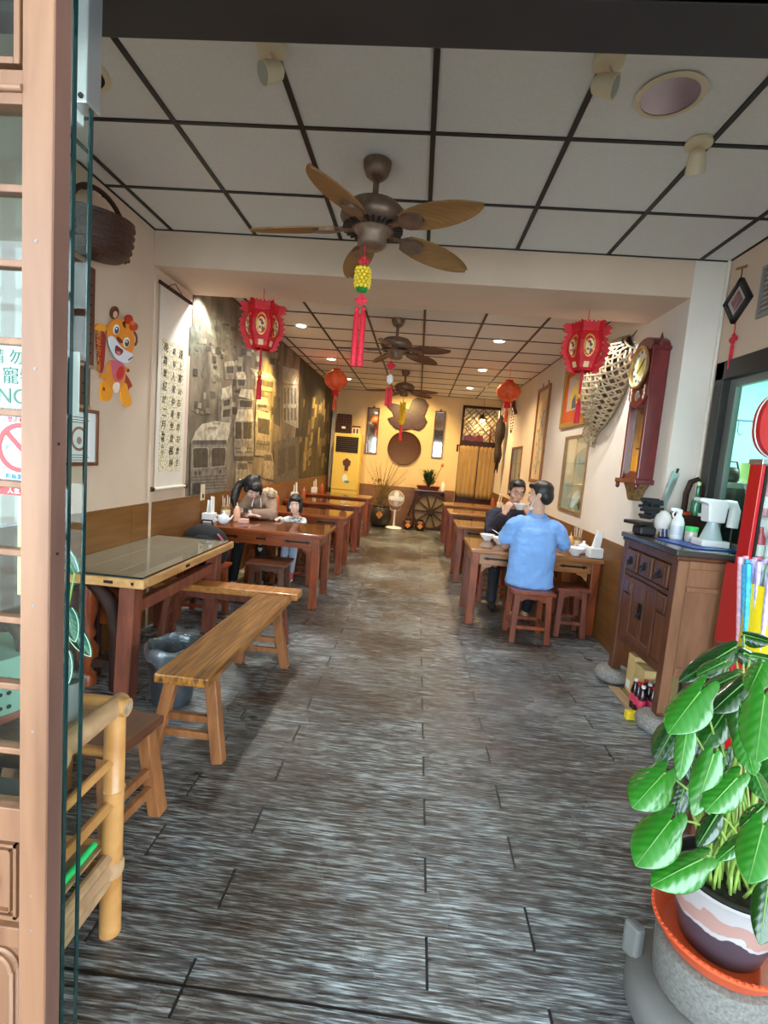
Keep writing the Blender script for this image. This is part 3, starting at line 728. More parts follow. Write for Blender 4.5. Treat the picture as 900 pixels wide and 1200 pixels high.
MB().bb((1.39, 2.985, .0), (1.455, 3.025, .05)).top('yellow_packet', plain('yellow_packet', (.85, .62, .02), .5), 'small yellow packet on the floor beside the near cabinet stone', 'packet', (1.4225, 3.005, 0), bev=.004)

# ------------------------------------------------------------------ ceiling fans
def make_fan(label, loc, rz, blade, group='ceiling fans'):
    t = thing('ceiling_fan', label, 'fan', loc, rz, group)
    MB().lathe([(.072, 0), (.07, -.03), (.055, -.065), (.03, -.085), (0, -.09)], n=24).build('ceiling_canopy', M['fan_metal'], t, smooth=1)
    MB().cyl((0, 0, -.08), (0, 0, -.20), .016, n=12).build('down_rod', M['fan_metal'], t, smooth=1)
    MB().lathe([(.02, -.185), (.06, -.19), (.13, -.21), (.165, -.245), (.172, -.275), (.15, -.31), (.10, -.33), (.0, -.332)], n=32).build('motor_housing', M['fan_metal'], t, smooth=1)
    b = MB()
    for i in range(30):
        a = 2*PI*i/30; R = Matrix.Rotation(a, 3, 'Z'); b.box(R @ Vector((.132, 0, -.327)), (.045, .012, .012), R)
    b.build('vent_fins', M['black'], t)['kind'] = 'stuff'
    MB().lathe([(.10, -.325), (.085, -.345), (.075, -.36), (.075, -.40), (.055, -.415), (0, -.417)], n=24).build('switch_housing', M['fan_metal'], t, smooth=1)
    for i in range(5):
        a = PI + i*2*PI/5; R = Matrix.Rotation(a, 3, 'Z') @ Matrix.Rotation(math.radians(4), 3, 'Y')
        T = Matrix.Rotation(math.radians(-14), 3, 'X')
        c = Vector((0, 0, -.318)); rows = []
        n = 14; top = []; bot = []
        for k in range(n+1):
            u = k/n; x = .20+.44*u
            w = .083*math.sin(PI*min(1, (u*.84+.16)))**.55 if u < .999 else .012
            row = []
            for z in (1, -1):
                pass
            rows.append((x, max(w, .012)))
        P = [[c + R @ (T @ Vector((x, y*w, .004*s+.01*(1-(y*y))))) for y in (-1, -.5, 0, .5, 1)] for s in (1,) for x, w in rows]
        Q = [[c + R @ (T @ Vector((x, y*w, -.003+.01*(1-(y*y))))) for y in (-1, -.5, 0, .5, 1)] for x, w in rows]
        b = MB()
        loop = [p + [q for q in reversed(r)] + [p[0]] for p, r in zip(P, Q)]
        b.grid(loop); b.add(loop[0][:-1], [tuple(range(10))]); b.add(loop[-1][:-1], [tuple(range(9, -1, -1))])
        bl = b.build('blade', blade, t, smooth=.6)
        b = MB(); b.bar(c + R @ Vector((.10, 0, 0)), c + R @ Vector((.20, 0, .0)), .035, .012)
        b.lathe([(.0, -.006), (.062, -.008), (.062, .012), (0, .014)], c + R @ Vector((.245, 0, -.004)), 16, R @ T, 1.15, .85)
        b.build('blade_bracket', M['fan_metal'], bl)
    return t
make_fan('bronze ceiling fan with tan blades over the front room', (-.335, 2.69, CZ), 0, M['fan_blade'])
make_fan('dark-bladed ceiling fan just behind the beam', (-.34, 5.5, CZ), math.radians(8), M['fan_blade_dark'])
make_fan('dark-bladed ceiling fan farthest back, near the rear wall', (-.335, 8.6, CZ), math.radians(6), M['fan_blade_dark'])

def knot(b, c, s):
    c = Vector(c)
    for dx, dz in ((0, .5), (0, -.5), (.55, 0), (-.55, 0), (0, 0)):
        b.lathe([(.28*s, -.12*s), (.42*s, 0), (.28*s, .12*s)], c + Vector((dx*s, 0, dz*s)), 10, Matrix.Rotation(PI/2, 3, 'X'))
    return b
def tassel(b, top, length, r):
    top = Vector(top)
    b.lathe([(r*.5, 0), (r*.9, -r*.8), (r*.5, -r*1.6), (r*.95, -r*2.2), (r*1.1, -length), (0, -length)], top, 12)
    return b
# lucky pendant of the front fan
t = thing('fan_pendant', 'red tassel pendant with a beaded pineapple under the front fan', 'pendant', (-.365, 2.66, 2.515))
MB().cyl((0, 0, 0), (0, 0, -.075), .0035, n=6).build('string', M['red_tassel'], t)
knot(MB(), (0, 0, -.075), .03).build('knot', M['red_tassel'], t, smooth=1)
b = MB()
for i in range(6):
    for j in range(10):
        a = 2*PI*(j+.5*(i % 2))/10; rr = .033*(1, 1.08, 1.1, 1.1, 1.08, 1)[i]
        b.ell((rr*math.cos(a), rr*math.sin(a), -.115-.017*i), .0105, n=7, m=5)
b.build('pineapple_beads', plain('yellow_beads', (.88, .60, .03), .25, coat=.4), t, smooth=1)['kind'] = 'stuff'
b = MB(); b.lathe([(.034, -.105), (.020, -.095), (0, -.092)], n=12); b.build('leaf_cap', plain('green_beads', (.02, .22, .03), .3), t, smooth=1)
MB().lathe([(.035, -.205), (.026, -.225), (0, -.23)], n=12).build('leaf_base', plain('green_beads_low', (.02, .20, .03), .3), t, smooth=1)
knot(MB(), (0, 0, -.265), .034).build('knot', M['red_tassel'], t, smooth=1)
for s in (-1, 1): tassel(MB(), (.017*s, 0, -.30), .30, .015).build('tassel', M['red_tassel'], t, smooth=1)
t = thing('fan_pendant', 'short red knotted pendant with white charm under the second fan', 'pendant', (-.375, 5.45, 2.516))
MB().cyl((0, 0, 0), (0, 0, -.34), .004, n=6).build('string', M['red_tassel'], t)
knot(MB(), (0, 0, -.08), .05).build('knot', M['red_tassel'], t, smooth=1)
MB().lathe([(.0, -.16), (.035, -.19), (.035, -.25), (0, -.28)], n=10).build('charm', M['paper'], t, smooth=1)
for s in (-1, 1): tassel(MB(), (.02*s, 0, -.30), .20, .018).build('tassel', M['red_tassel'], t, smooth=1)
t = thing('fan_pendant', 'yellow cluster pendant with red tip under the farthest fan', 'pendant', (-.34, 8.57, 2.516))
MB().cyl((0, 0, 0), (0, 0, -.55), .005, n=6).build('string', M['red_tassel'], t)
b = MB()
for i in range(7):
    for j in range(5):
        a = 2*PI*(j/5)+i; R = Matrix.Rotation(a, 3, 'Z') @ Matrix.Rotation(.5, 3, 'Y')
        b.ell(R @ Vector((.035, 0, 0)) + Vector((0, 0, -.12-.05*i)), (.02, .02, .05), R, 6, 5)
b.build('yellow_firecrackers', M['yellow'], t, smooth=1)['kind'] = 'stuff'
tassel(MB(), (0, 0, -.5), .24, .025).build('tassel', M['red_tassel'], t, smooth=1)

# ------------------------------------------------------------------ lamps in the ceiling
def downlight(loc, label):
    t = thing('downlight', label, 'lamp', loc, 0, 'recessed ceiling lamps')
    MB().lathe([(.062, .0), (.075, .0), (.077, -.004), (.062, -.006), (.058, -.0)], n=24, caps=(0, 0)).build('trim_ring', M['white'], t, smooth=1)
    MB().lathe([(0, -.001), (.06, -.001)], n=20).build('lit_disc', M['emit_lamp'], t)
    return t
nm = ['second from the beam', 'third from the beam', 'rearmost']
for i, (x, y, c, e) in enumerate(DOWN):
    side = 'left' if x < 0 else 'right'
    downlight((x, y, CZ), 'lit round ceiling lamp of the %s row, %s' % (side, ['nearest the beam', 'second from the beam', 'third from the beam', 'rearmost'][i % 4]))
def reflector(loc, label):
    t = thing('reflector_lamp', label, 'lamp', loc, 0, 'large unlit ceiling reflectors')
    MB().lathe([(.105, 0), (.125, 0), (.128, -.005), (.105, -.008)], n=32, caps=(0, 0)).build('trim_ring', M['ivory'], t, smooth=1)
    MB().lathe([(.105, -.006), (.10, .006), (.07, .012), (0, .014)], n=32).build('reflector_cup', plain('mirror_cup', (.32, .31, .36), .22, .95), t, smooth=1)
reflector((.845, 2.16, CZ), 'large unlit round reflector lamp in the front ceiling, near the header')
reflector((-1.54, 2.14, CZ), 'large unlit reflector lamp seen through the glass doors at left')
def spotlight(loc, aim, label, mount):
    t = thing('spotlight', label, 'lamp', loc, 0, 'small ceiling spotlights')
    MB().lathe([(.055, 0), (.055, -.012), (.03, -.022), (0, -.024)], n=20).build('ceiling_mount', mount, t, smooth=1)
    d = Vector(aim).normalized(); c = Vector((0, 0, -.085))
    MB().tube([(0, 0, -.02), (.012, 0, -.04), (.004, 0, -.055), c], .008, 8).build('arm', mount, t, smooth=1)
    R = d.to_track_quat('Z', 'Y').to_matrix()
    b = MB().lathe([(.018, -.05), (.030, -.04), (.036, .0), (.040, .035), (.036, .036), (.033, .03)], c, 20, R).build('lamp_head', mount, t, smooth=1)
    MB().lathe([(0, .026), (.034, .034)], c, 18, R).build('lens', plain('spot_lens', (.55, .62, .58), .12, .5), b, smooth=1)
spotlight((-.674, 1.99, CZ), (-.6, -.5, -.45), 'chrome-lensed spotlight on the ceiling joint, left of the fan', M['ivory'])
spotlight((.555, 2.0, CZ), (.8, -.4, -.35), 'spotlight with pale lens next to the large right reflector', M['ivory'])
spotlight((1.10, 2.43, CZ), (.25, .55, -.7), 'ivory spotlight on the ceiling joint nearest the right wall', M['ivory'])

# ------------------------------------------------------------------ lanterns
def palace_lantern(loc, rz, label):
    """six-sided paper lantern with frilled fins, hung from the beam; origin where the string meets the beam"""
    t = thing('paper_lantern', label, 'lantern', loc, rz, 'red paper lanterns under the beam')
    MB().cyl((0, 0, 0), (0, 0, -.16), .003, n=6).build('string', M['red_tassel'], t)
    zt, zb = -.13, -.46; prof = [(zt, .115), (zt-.05, .115), (zt-.055, .105), (zt-.12, .135), (zt-.20, .135), (zt-.28, .095), (zb+.02, .09), (zb, .07)]
    for i in range(6):
        a0, a1 = PI/3*i, PI/3*(i+1)
        rows = [[(r*math.cos(a), r*math.sin(a), z) for a in (a0, a1)] for z, r in prof]
        b = MB(); b.grid(rows); pn = b.build('panel', M['red'], t)
        am = (a0+a1)/2; ca, sa = math.cos(am), math.sin(am); k = math.cos(PI/6)
        def oval(zc, hw, hh, n=16, dx=0):
            pts = []
            for j in range(n):
                q = 2*PI*j/n; z = zc+hh*math.sin(q); r = float(np.interp(-z, [-p[0] for p in prof], [p[1] for p in prof]))*k+.0035
                x = dx+hw*math.cos(q); pts.append((r*ca-x*sa, r*sa+x*ca, z))
            return pts
        pts = oval(zt-.155, .042, .085); c = [sum(p[m] for p in pts)/16 for m in range(3)]
        c = (c[0]+.003*ca, c[1]+.003*sa, c[2])
        MB().add(pts+[c], [(j, (j+1) % 16, 16) for j in range(16)]).build('gold_oval', M['gold_paper'], pn)
        for (zc, hw, hh, mt, dx) in ((zt-.165, .029, .058, 'cream', 0), (zt-.135, .012, .010, 'red', -.006), (zt-.158, .009, .012, 'red', .012), (zt-.150, .006, .02, 'green', .004), (zt-.188, .010, .008, 'red', -.010), (zt-.195, .006, .016, 'green', .010)):
            o5 = .005 if mt == 'cream' else .0062; q = oval(zc, hw, hh, 12, dx); q = [(p[0]+o5*ca, p[1]+o5*sa, p[2]) for p in q]
            MB().add(q, [tuple(range(10))]).build('painted_flower', {'red': M['red'], 'cream': M['cream_print'], 'green': plain('leaf_print', (.02, .12, .04), .6)}[mt], pn)
        q = [(p[0]+.002*ca, p[1]+.002*sa, p[2]) for p in oval(zt-.29, .028, .03, 4)]; q = [(p[0]*.5+r_[0]*.5, p[1]*.5+r_[1]*.5, p[2]*.5+r_[2]*.5) for p, r_ in zip(q, q[1:]+q[:1])]; q = [(c0[0]+(p[0]-c0[0])*1.35, c0[1]+(p[1]-c0[1])*1.35, c0[2]+(p[2]-c0[2])*1.35) for c0 in [tuple(sum(p[m] for p in q)/4 for m in range(3))] for p in q]
        MB().add(q, [tuple(range(4))]).build('gold_square', plain('pale_gold_paper', (.85, .58, .28), .5), pn)
        text('lettering', '福', .034, M['red'], ((.095*k+.0075)*ca, (.095*k+.0075)*sa, zt-.288), (ca, sa, 0), pn)
        text('lettering', '福', .034, M['gold_paper'], (.115*k*ca+.003*ca, .115*k*sa+.003*sa, zt-.025), (ca, sa, 0), pn)
        # scalloped fin along each corner
        pts = []
        cz, sz = math.cos(a0), math.sin(a0)
        zz = np.linspace(zt+.02, zb-.01, 19)
        outer = []
        for m, z in enumerate(zz):
            r = float(np.interp(-z, [-p[0] for p in prof], [p[1] for p in prof])); e = .034 + (.014 if m % 2 else -.008) + (.02 if m < 4 else 0)
            outer.append(((r+e)*cz, (r+e)*sz, z))
        inner = []
        for z in reversed(zz):
            r = float(np.interp(-z, [-p[0] for p in prof], [p[1] for p in prof])); inner.append(((r-.004)*cz, (r-.004)*sz, z))
        MB().prism(outer+inner, (-sz*.002, cz*.002, 0)).build('scalloped_fin', M['red'], t)
        # frill along the top edge
        fr = []
        for m in range(9):
            q = m/8; x = (q-.5)*.12; fr.append((.118*k*ca-x*sa, .118*k*sa+x*ca, zt+.012+(.016 if m % 2 else 0)))
        fr += [(.116*k*ca-x*sa, .116*k*sa+x*ca, zt-.01) for x in (.06, -.06)]
        MB().prism(fr, (ca*.002, sa*.002, 0)).build('top_frill', M['red'], t)
    MB().cyl((0, 0, zb+.01), (0, 0, zb-.17), .009, n=8).build('tassel_cord', M['red_tassel'], t)
    MB().lathe([(.0, -.025), (.02, -.01), (.02, .01), (0, .025)], (0, 0, zb-.185), 12).build('bead', M['gold_paper'], t, smooth=1)
    tassel(MB(), (0, 0, zb-.20), .19, .019).build('tassel', M['red_tassel'], t, smooth=1)
    return t
palace_lantern((-1.315, 4.0, BEAMZ), .25, 'red scalloped paper lantern with gold ovals hanging before the wall mural')
palace_lantern((1.185, 4.0, BEAMZ), -.05, 'red scalloped paper lantern hanging before the woven fish trap')
def round_lantern(loc, label, drop):
    t = thing('round_lantern', label, 'lantern', loc, 0, 'round orange lanterns')
    z0 = -drop-.16
    MB().cyl((0, 0, 0), (0, 0, -drop), .003, n=6).build('string', M['red_tassel'], t)
    b = MB(); prof = [(.05, .15)]+[(.168*math.sin(PI*i/14), .145*math.cos(PI*i/14)) for i in range(2, 13)]+[(.05, -.15)]
    n = 24; P = []
    for r, z in prof: P.append([(r*(1+.05*(j % 2))*math.cos(2*PI*j/n), r*(1+.05*(j % 2))*math.sin(2*PI*j/n), z0+z) for j in list(range(n))+[0]])
    b.grid(P).build('lantern_body', M['orange_lantern'], t, smooth=2)
    for s in (1, -1): MB().lathe([(.052, .15*s), (.058, .165*s), (.0, .168*s)], (0, 0, z0), 14).build('cap', M['red'], t, smooth=1)
    MB().lathe([(.03, -.16), (.055, -.20), (.05, -.235), (0, -.24)], (0, 0, z0), 12).build('tassel_collar', M['red'], t, smooth=1)
    tassel(MB(), (0, 0, z0-.22), .22, .028).build('tassel', M['orange_lantern'], t, smooth=1)
round_lantern((-1.33, 7.6, CZ), 'round orange lantern near the mural side of the rear ceiling', .215)
round_lantern((1.23, 7.6, CZ), 'round orange lantern hanging before the lattice window side', .20)

# ------------------------------------------------------------------ left wall
def wpoly(b, pts, off, col, X=LX, th=0, sgn=1):
    """outline given by places in the photograph, laid flat on the wall plane x = X"""
    b.col = srgb(col); pp = []
    for px, py in pts: p = on_x(px, py, X); pp.append((X+sgn*off, p.y, p.z))
    if th: b.prism(pp, (sgn*th, 0, 0))
    else: b.add(pp, [tuple(range(len(pp)))])
def ovalpx(cx, cy, a, bb, rot=0, n=18, a0=0, a1=2*PI):
    c, s = math.cos(rot), math.sin(rot)
    return [(cx+a*math.cos(t)*c-bb*math.sin(t)*s, cy+a*math.cos(t)*s+bb*math.sin(t)*c) for t in [a0+(a1-a0)*i/n for i in range(n)]]
def mural_mat(name, dark, light):
    m, nt, p = new_mat(name)
    tc = nt.nodes.new('ShaderNodeTexCoord'); mp = nt.nodes.new('ShaderNodeMapping'); mp.inputs['Scale'].default_value = (1, 2.2, 1.1)
    n = nt.nodes.new('ShaderNodeTexNoise'); n.inputs['Scale'].default_value = 1.6; n.inputs['Detail'].default_value = 8; n.inputs['Roughness'].default_value = .62
    nt.links.new(tc.outputs['Object'], mp.inputs[0]); nt.links.new(mp.outputs[0], n.inputs['Vector'])
    r = nt.nodes.new('ShaderNodeValToRGB'); e = r.color_ramp.elements
    e[0].position = .36; e[0].color = rgb(srgb(dark)); e[1].position = .64; e[1].color = rgb(srgb(light))
    nt.links.new(n.outputs['Fac'], r.inputs['Fac']); nt.links.new(r.outputs[0], p.inputs['Base Color']); p.inputs['Roughness'].default_value = .6
    return m
mu = thing('wall_mural', 'large sepia street mural of old buses on the left wall', 'mural', (LX, 6.1, .98))
MB().bb((LX, 4.26, .98), (LX+.004, 8.04, CZ-.002)).build('mural_panel', mural_mat('mural_print', '4d4336', '8a7c66'), mu, wld=True)
pr = MB(); Z = lambda L: [(200+u/4.5, 340+v/4.5) for u, v in L]
lay = [0.0046]
def mp_(L, col): lay[0] += .00004; wpoly(pr, Z(L), lay[0], col)
# far buildings
mp_([(100, 190), (165, 170), (170, 330), (95, 345)], '6d6a58'); mp_([(165, 110), (235, 160), (235, 260), (165, 200)], '77755f')
mp_([(240, 150), (300, 205), (300, 300), (240, 260)], '5f5a4a')
mp_([(590, 500), (672, 505), (672, 730), (590, 690)], '8a8578'); mp_([(590, 400), (672, 420), (672, 495), (590, 490)], '9a968c')
for k in range(4):
    mp_([(595+18*k, 515), (607+18*k, 516), (607+18*k, 600), (595+18*k, 598)], '5b564c'); mp_([(595+18*k, 620), (607+18*k, 622), (607+18*k, 690), (595+18*k, 684)], '565148')
mp_([(540, 560), (575, 565), (575, 720), (540, 700)], '4b453a')
mp_([(250, 520), (330, 500), (330, 800), (250, 780)], '6e6656')
def bus(roof, body, wins, extra=(), rc='b5a98f', bc='7f7565', wc='494236'):
    mp_(body, bc); mp_(roof, rc)
    for w in wins: mp_(w, '9a8f7b'); mp_([(sum(p[0] for p in w)/len(w)+(p[0]-sum(q[0] for q in w)/len(w))*.9, sum(p[1] for p in w)/len(w)+(p[1]-sum(q[1] for q in w)/len(w))*.9) for p in w], wc)
    for e, c in extra: mp_(e, c)
# shop signs, windows and crowds far up the street, low in contrast
rs_ = random.Random(17)
for k in range(95):
    u, v = rs_.uniform(100, 610), rs_.uniform(150, 640); w, h = rs_.uniform(8, 34), rs_.uniform(10, 40)
    if u+w > 672: continue
    mp_([(u, v), (u+w, v+w*.12), (u+w, v+h+w*.12), (u, v+h)], rs_.choice(['5c5444', '6f6754', '807660', '454034', '8d836d', '3f3a30']))
# distant buses
bus([(280, 378), (330, 372), (338, 395), (278, 400)], [(278, 395), (338, 390), (336, 470), (282, 470)], [[(286, 402), (330, 398), (328, 440), (288, 442)]], rc='a59b84')
bus([(335, 370), (370, 368), (378, 395), (338, 398)], [(338, 395), (378, 392), (378, 450), (340, 450)], [[(344, 402), (372, 400), (372, 430), (345, 430)]], rc='9a907a')
bus([(340, 435), (385, 430), (398, 470), (342, 470)], [(340, 465), (398, 465), (395, 520), (342, 520)], [[(346, 470), (392, 470), (388, 505), (348, 505)]])
bus([(415, 410), (520, 440), (560, 480), (440, 450)], [(440, 448), (560, 478), (550, 540), (440, 520)], [[(450, 460), (545, 485), (540, 520), (450, 500)]], rc='b0a488', bc='8a7f69')
bus([(265, 520), (315, 500), (320, 560), (262, 575)], [(262, 570), (320, 555), (318, 700), (258, 690)], [[(270, 580), (312, 570), (310, 610), (270, 615)], [(268, 630), (310, 622), (310, 670), (266, 672)]], rc='a89d85', bc='867b68')
bus([(352, 560), (368, 520), (428, 525), (436, 580)], [(348, 572), (436, 576), (434, 640), (346, 640)], [[(356, 578), (430, 582), (428, 620), (356, 618)]])
bus([(445, 600), (458, 560), (505, 570), (515, 610)], [(445, 598), (515, 605), (512, 640), (446, 630)], [[(450, 600), (508, 605), (506, 622), (452, 618)]])
bus([(334, 690), (350, 628), (428, 628), (434, 690)], [(328, 685), (436, 685), (432, 905), (330, 905)], [[(334, 690), (372, 690), (372, 790), (334, 790)], [(376, 690), (426, 690), (424, 790), (376, 790)]],
    [([(338, 830), (424, 830), (424, 838), (338, 838)], '5a5347'), ([(338, 850), (424, 850), (424, 858), (338, 858)], '5a5347'), (ovalpx(380, 840, 16, 16), '9d927e'), ([(330, 875), (432, 875), (432, 900), (330, 900)], '4a443b')])
bus([(443, 690), (447, 628), (518, 650), (528, 695)], [(442, 685), (528, 690), (524, 880), (440, 870)], [[(452, 668), (522, 680), (518, 770), (452, 755)]],
    [([(446, 790), (520, 800), (520, 850), (446, 840)], '6f6657'), ([(450, 805), (515, 813), (515, 820), (450, 812)], '4d463c')], bc='8c806b')
# cars and the near bus
mp_([(345, 905), (400, 905), (412, 960), (412, 1040), (335, 1040), (335, 960)], '8f846f'); mp_([(350, 912), (398, 912), (405, 945), (345, 945)], '5a5246')
mp_([(492, 855), (530, 860), (540, 920), (538, 1000), (482, 990), (484, 915)], '8f846f'); mp_([(495, 865), (527, 868), (533, 900), (490, 898)], '5a5246')
bus([(103, 800), (125, 745), (160, 705), (230, 690), (312, 700), (302, 760), (292, 805)], [(100, 785), (294, 785), (290, 1075), (96, 1075)],
    [[(106, 838), (118, 828), (192, 828), (196, 845), (194, 940), (110, 945)], [(204, 845), (212, 828), (285, 826), (290, 840), (284, 930), (206, 938)]],
    [([(108, 792), (290, 790), (290, 812), (108, 814)], '55504a'), (Z and ovalpx(215, 728, 26, 9), '8a8070'), ([(215, 695), (260, 697), (255, 710), (212, 708)], '928874')]
    + [([(105, 985+16*k), (285, 975+16*k), (285, 980+16*k), (105, 990+16*k)], '544d44') for k in range(5)]
    + [([(118, 955), (132, 955), (132, 975), (118, 976)], '4a443c'), ([(140, 955), (154, 954), (154, 974), (140, 975)], '4a443c'), ([(250, 948), (262, 947), (262, 966), (250, 967)], '4a443c'),
       ([(108, 1020), (150, 1015), (150, 1075), (108, 1075)], '3d3831')], rc='b3a78f', bc='7b7163')
mp_([(540, 800), (672, 770), (672, 1000), (540, 1020)], '5d564a'); mp_([(560, 850), (600, 830), (600, 960), (560, 980)], '484238'); mp_([(615, 830), (655, 815), (655, 940), (615, 955)], '4a443a')
pr.build('mural_drawing', vcol_mat('mural_ink', .6, .42, 15), mu, wld=True)
mu2 = thing('wall_mural', 'dark narrow street mural nearest the air conditioner on the left wall', 'mural', (LX, 9.7, .98))
MB().bb((LX, 8.06, .98), (LX+.004, BY-.1, CZ-.002)).build('mural_panel', mural_mat('mural_print_dark', '1f1b14', '4d4434'), mu2, wld=True)
pr = MB(); rnd = random.Random(3)
for k in range(46):
    y = rnd.uniform(8.3, 10.9); z = rnd.uniform(1.1, 2.3); w = rnd.uniform(.08, .25); h = rnd.uniform(.1, .4)
    pr.col = srgb(rnd.choice(['6b5d42', '7a6a4a', '3a3226', '8a774f'])); x = LX+.0046+.00004*k
    pr.add([(x, y, z), (x, y+w, z+.03), (x, y+w, z+h), (x, y, z+h)], [(0, 1, 2, 3)])
pr.build('mural_drawing', vcol_mat('mural_ink_dark', .6, .3, 9), mu2, wld=True)['kind'] = 'stuff'
# sockets in front of the mural
for (px, py), lab in (((237, 577), 'ivory double socket on the mural above the napkin box'), ((318, 588), 'small ivory socket on the mural right of the ponytail')):
    p = on_x(px, py, LX+.01); big = px < 300
    s = thing('wall_socket', lab, 'socket', (LX+.0068, p.y, p.z), 0, 'sockets on the left wall')
    h = .075 if big else .06
    MB().box((.006, 0, 0), (.012, .085, h*2)).build('plate', M['ivory'], s, bev=.003)
    MB().box((.0125, 0, -h*.45), (.002, .035, h*.5)).build('outlet_slot', M['black'], s)

# calligraphy scroll
sx = LX+.016; p1 = on_x(187, 335, sx); p2 = on_x(177, 572, sx); p3 = on_x(212, 570, sx)
sy0, sy1, sz0, sz1 = 3.715, 4.175, 1.085, 2.60
t = thing('calligraphy_scroll', 'tall hanging calligraphy scroll with brushed black characters', 'scroll', (LX+.002, (sy0+sy1)/2, sz0))
MB().bb((LX+.008, sy0, sz0), (LX+.012, sy1, sz1)).build('backing', plain('scroll_silk', (.74, .66, .56), .8, var=.03), t, wld=True)
m, nt, p = new_mat('gold_flecked_paper')
tc = nt.nodes.new('ShaderNodeTexCoord'); n = nt.nodes.new('ShaderNodeTexNoise'); n.inputs['Scale'].default_value = 70; n.inputs['Detail'].default_value = 3
nt.links.new(tc.outputs['Object'], n.inputs['Vector']); r = nt.nodes.new('ShaderNodeValToRGB'); e = r.color_ramp.elements
e[0].position = .45; e[0].color = (.80, .74, .58, 1); e[1].position = .62; e[1].color = (.50, .36, .12, 1)
nt.links.new(n.outputs['Fac'], r.inputs['Fac']); nt.links.new(r.outputs[0], p.inputs['Base Color']); p.inputs['Roughness'].default_value = .7
MB().bb((LX+.012, sy0+.05, sz0+.12), (LX+.0135, sy1-.055, sz1-.38)).build('paper', m, t, wld=True)
for z in (sz0-.008, sz1): MB().cyl((LX+.018, sy0-.03, z), (LX+.018, sy1+.03, z), .014, n=12).build('roller', plain('scroll_roller', (.72, .64, .52), .5) if z < 2 else M['dark_wood'], t, smooth=1, wld=True)
for y in (sy0-.045, sy1+.045): MB().cyl((LX+.018, y-.015, sz0-.008), (LX+.018, y+.015, sz0-.008), .019, n=10).build('roller_knob', M['dark_wood'], t, smooth=1, wld=True)
MB().tube([(LX+.012, sy0+.08, sz1), (LX+.006, (sy0+sy1)/2, sz1+.07), (LX+.012, sy1-.08, sz1)], .003, 5).build('hanging_cord', M['dark_wood'], t, wld=True)
zc = (sz0+.12+sz1-.38)/2
for y, s, size, dz in ((sy1-.115, '遠上寒山石徑斜白雲生', .098, -.0), (sy0+.235, '處有人家停車坐愛楓林', .098, -.0), (sy0+.105, '晚霜葉紅於二月花', .108, .10)):
    for i, ch in enumerate(s): text('character', ch, size*.70*random.uniform(.85, 1.15), M['ink'], (LX+.0142, y+random.uniform(-.008, .008), zc+dz+((len(s)-1)/2-i)*.098), (1, 0, 0), t, squash=.9, shear=.18)
for i in range(4): text('character', '杜牧山行'[i], .04, M['ink'], (LX+.0142, sy0+.10, sz0+.42-.05*i), (1, 0, 0), t)

# tiger cut-out
tp = on_x(137, 470, LX)
t = thing('tiger_decoration', 'orange cartoon tiger cutout holding a red scroll on left wall', 'decoration', (LX+.001, tp.y, tp.z))
TZ = lambda L: [(100+u*70/646, 350+v*130/1200) for u, v in L]
def part(name, shapes, off, th=.004):
    b = MB()
    for i, (L, c) in enumerate(shapes):
        for _ in range(2 if 4 < len(L) < 16 else 0):      # round the corners of the cut-out
            L = [q for p0, p1 in zip(L, L[1:]+L[:1]) for q in ((p0[0]*.75+p1[0]*.25, p0[1]*.75+p1[1]*.25), (p0[0]*.25+p1[0]*.75, p0[1]*.25+p1[1]*.75))]
        wpoly(b, TZ(L), off, c, LX, th+.0012*i)
    return b.build(name, M['tiger'], t, wld=True)
M['tiger'] = vcol_mat('printed_foam', .45)
part('leg', [([(155, 880), (230, 900), (275, 960), (275, 1060), (230, 1110), (165, 1105), (145, 1040)], 'f39a1f')], .001, .012)
part('leg', [([(355, 930), (430, 900), (445, 1000), (490, 1110), (470, 1165), (410, 1170), (375, 1100)], 'f5a02a')], .001, .012)
part('tail', [(ovalpx(440, 770, 30, 28), 'e08c2c'), (ovalpx(452, 778, 14, 16), '5a2a14')], .001, .006)
part('sash', [([(395, 780), (440, 830), (505, 950), (470, 960), (440, 1015), (390, 880)], 'a83018')], .003, .006)
part('body', [([(230, 640), (400, 690), (415, 860), (380, 950), (300, 1010), (220, 940), (185, 850)], 'e8922e')], .006, .010)
part('jacket', [([(235, 640), (400, 700), (405, 800), (360, 900), (290, 900), (260, 800)], 'd0627a'), (ovalpx(345, 800, 40, 75, .25), 'c8261c')], .0165, .004)
part('belly', [([(290, 900), (350, 905), (335, 1010), (290, 1020), (265, 960)], 'f3e2d2')], .0165, .002)
part('couplet', [([(85, 330), (195, 350), (185, 600), (165, 800), (118, 800), (100, 600)], '9c1a16')], .012, .006)
q_ = on_x(115.5, 412, LX+.0185)
for i, ch in enumerate('虎年行大運'): text('character', ch, .05, M['gold_paper'], q_ + Vector((0, 0, .10-.05*i)), (1, 0, 0), t)
part('paw', [([(60, 300), (100, 262), (160, 270), (200, 320), (180, 352), (90, 345), (62, 335)], 'f2a030')], .018, .008)
part('paw', [([(105, 830), (130, 808), (230, 795), (220, 840), (130, 862)], 'e58a2a')], .018, .008)
part('ear', [(ovalpx(298, 150, 45, 70, .1), '5c3418'), (ovalpx(300, 170, 24, 38, .1), 'e8b5a0')], .006, .008)
part('ear', [(ovalpx(508, 430, 38, 82, -.1), '5c3418'), (ovalpx(500, 430, 20, 50, -.1), 'e8c5b5')], .006, .008)
part('head', [([(205, 300), (250, 235), (320, 205), (400, 235), (470, 320), (500, 430), (480, 560), (440, 630), (380, 640), (260, 560), (205, 430)], 'ee8f22')], .014, .012)
part('muzzle', [([(205, 400), (250, 400), (280, 440), (320, 500), (360, 540), (440, 580), (470, 600), (440, 680), (370, 695), (280, 650), (235, 560), (200, 470)], 'dfe3ee')], .0265, .006)
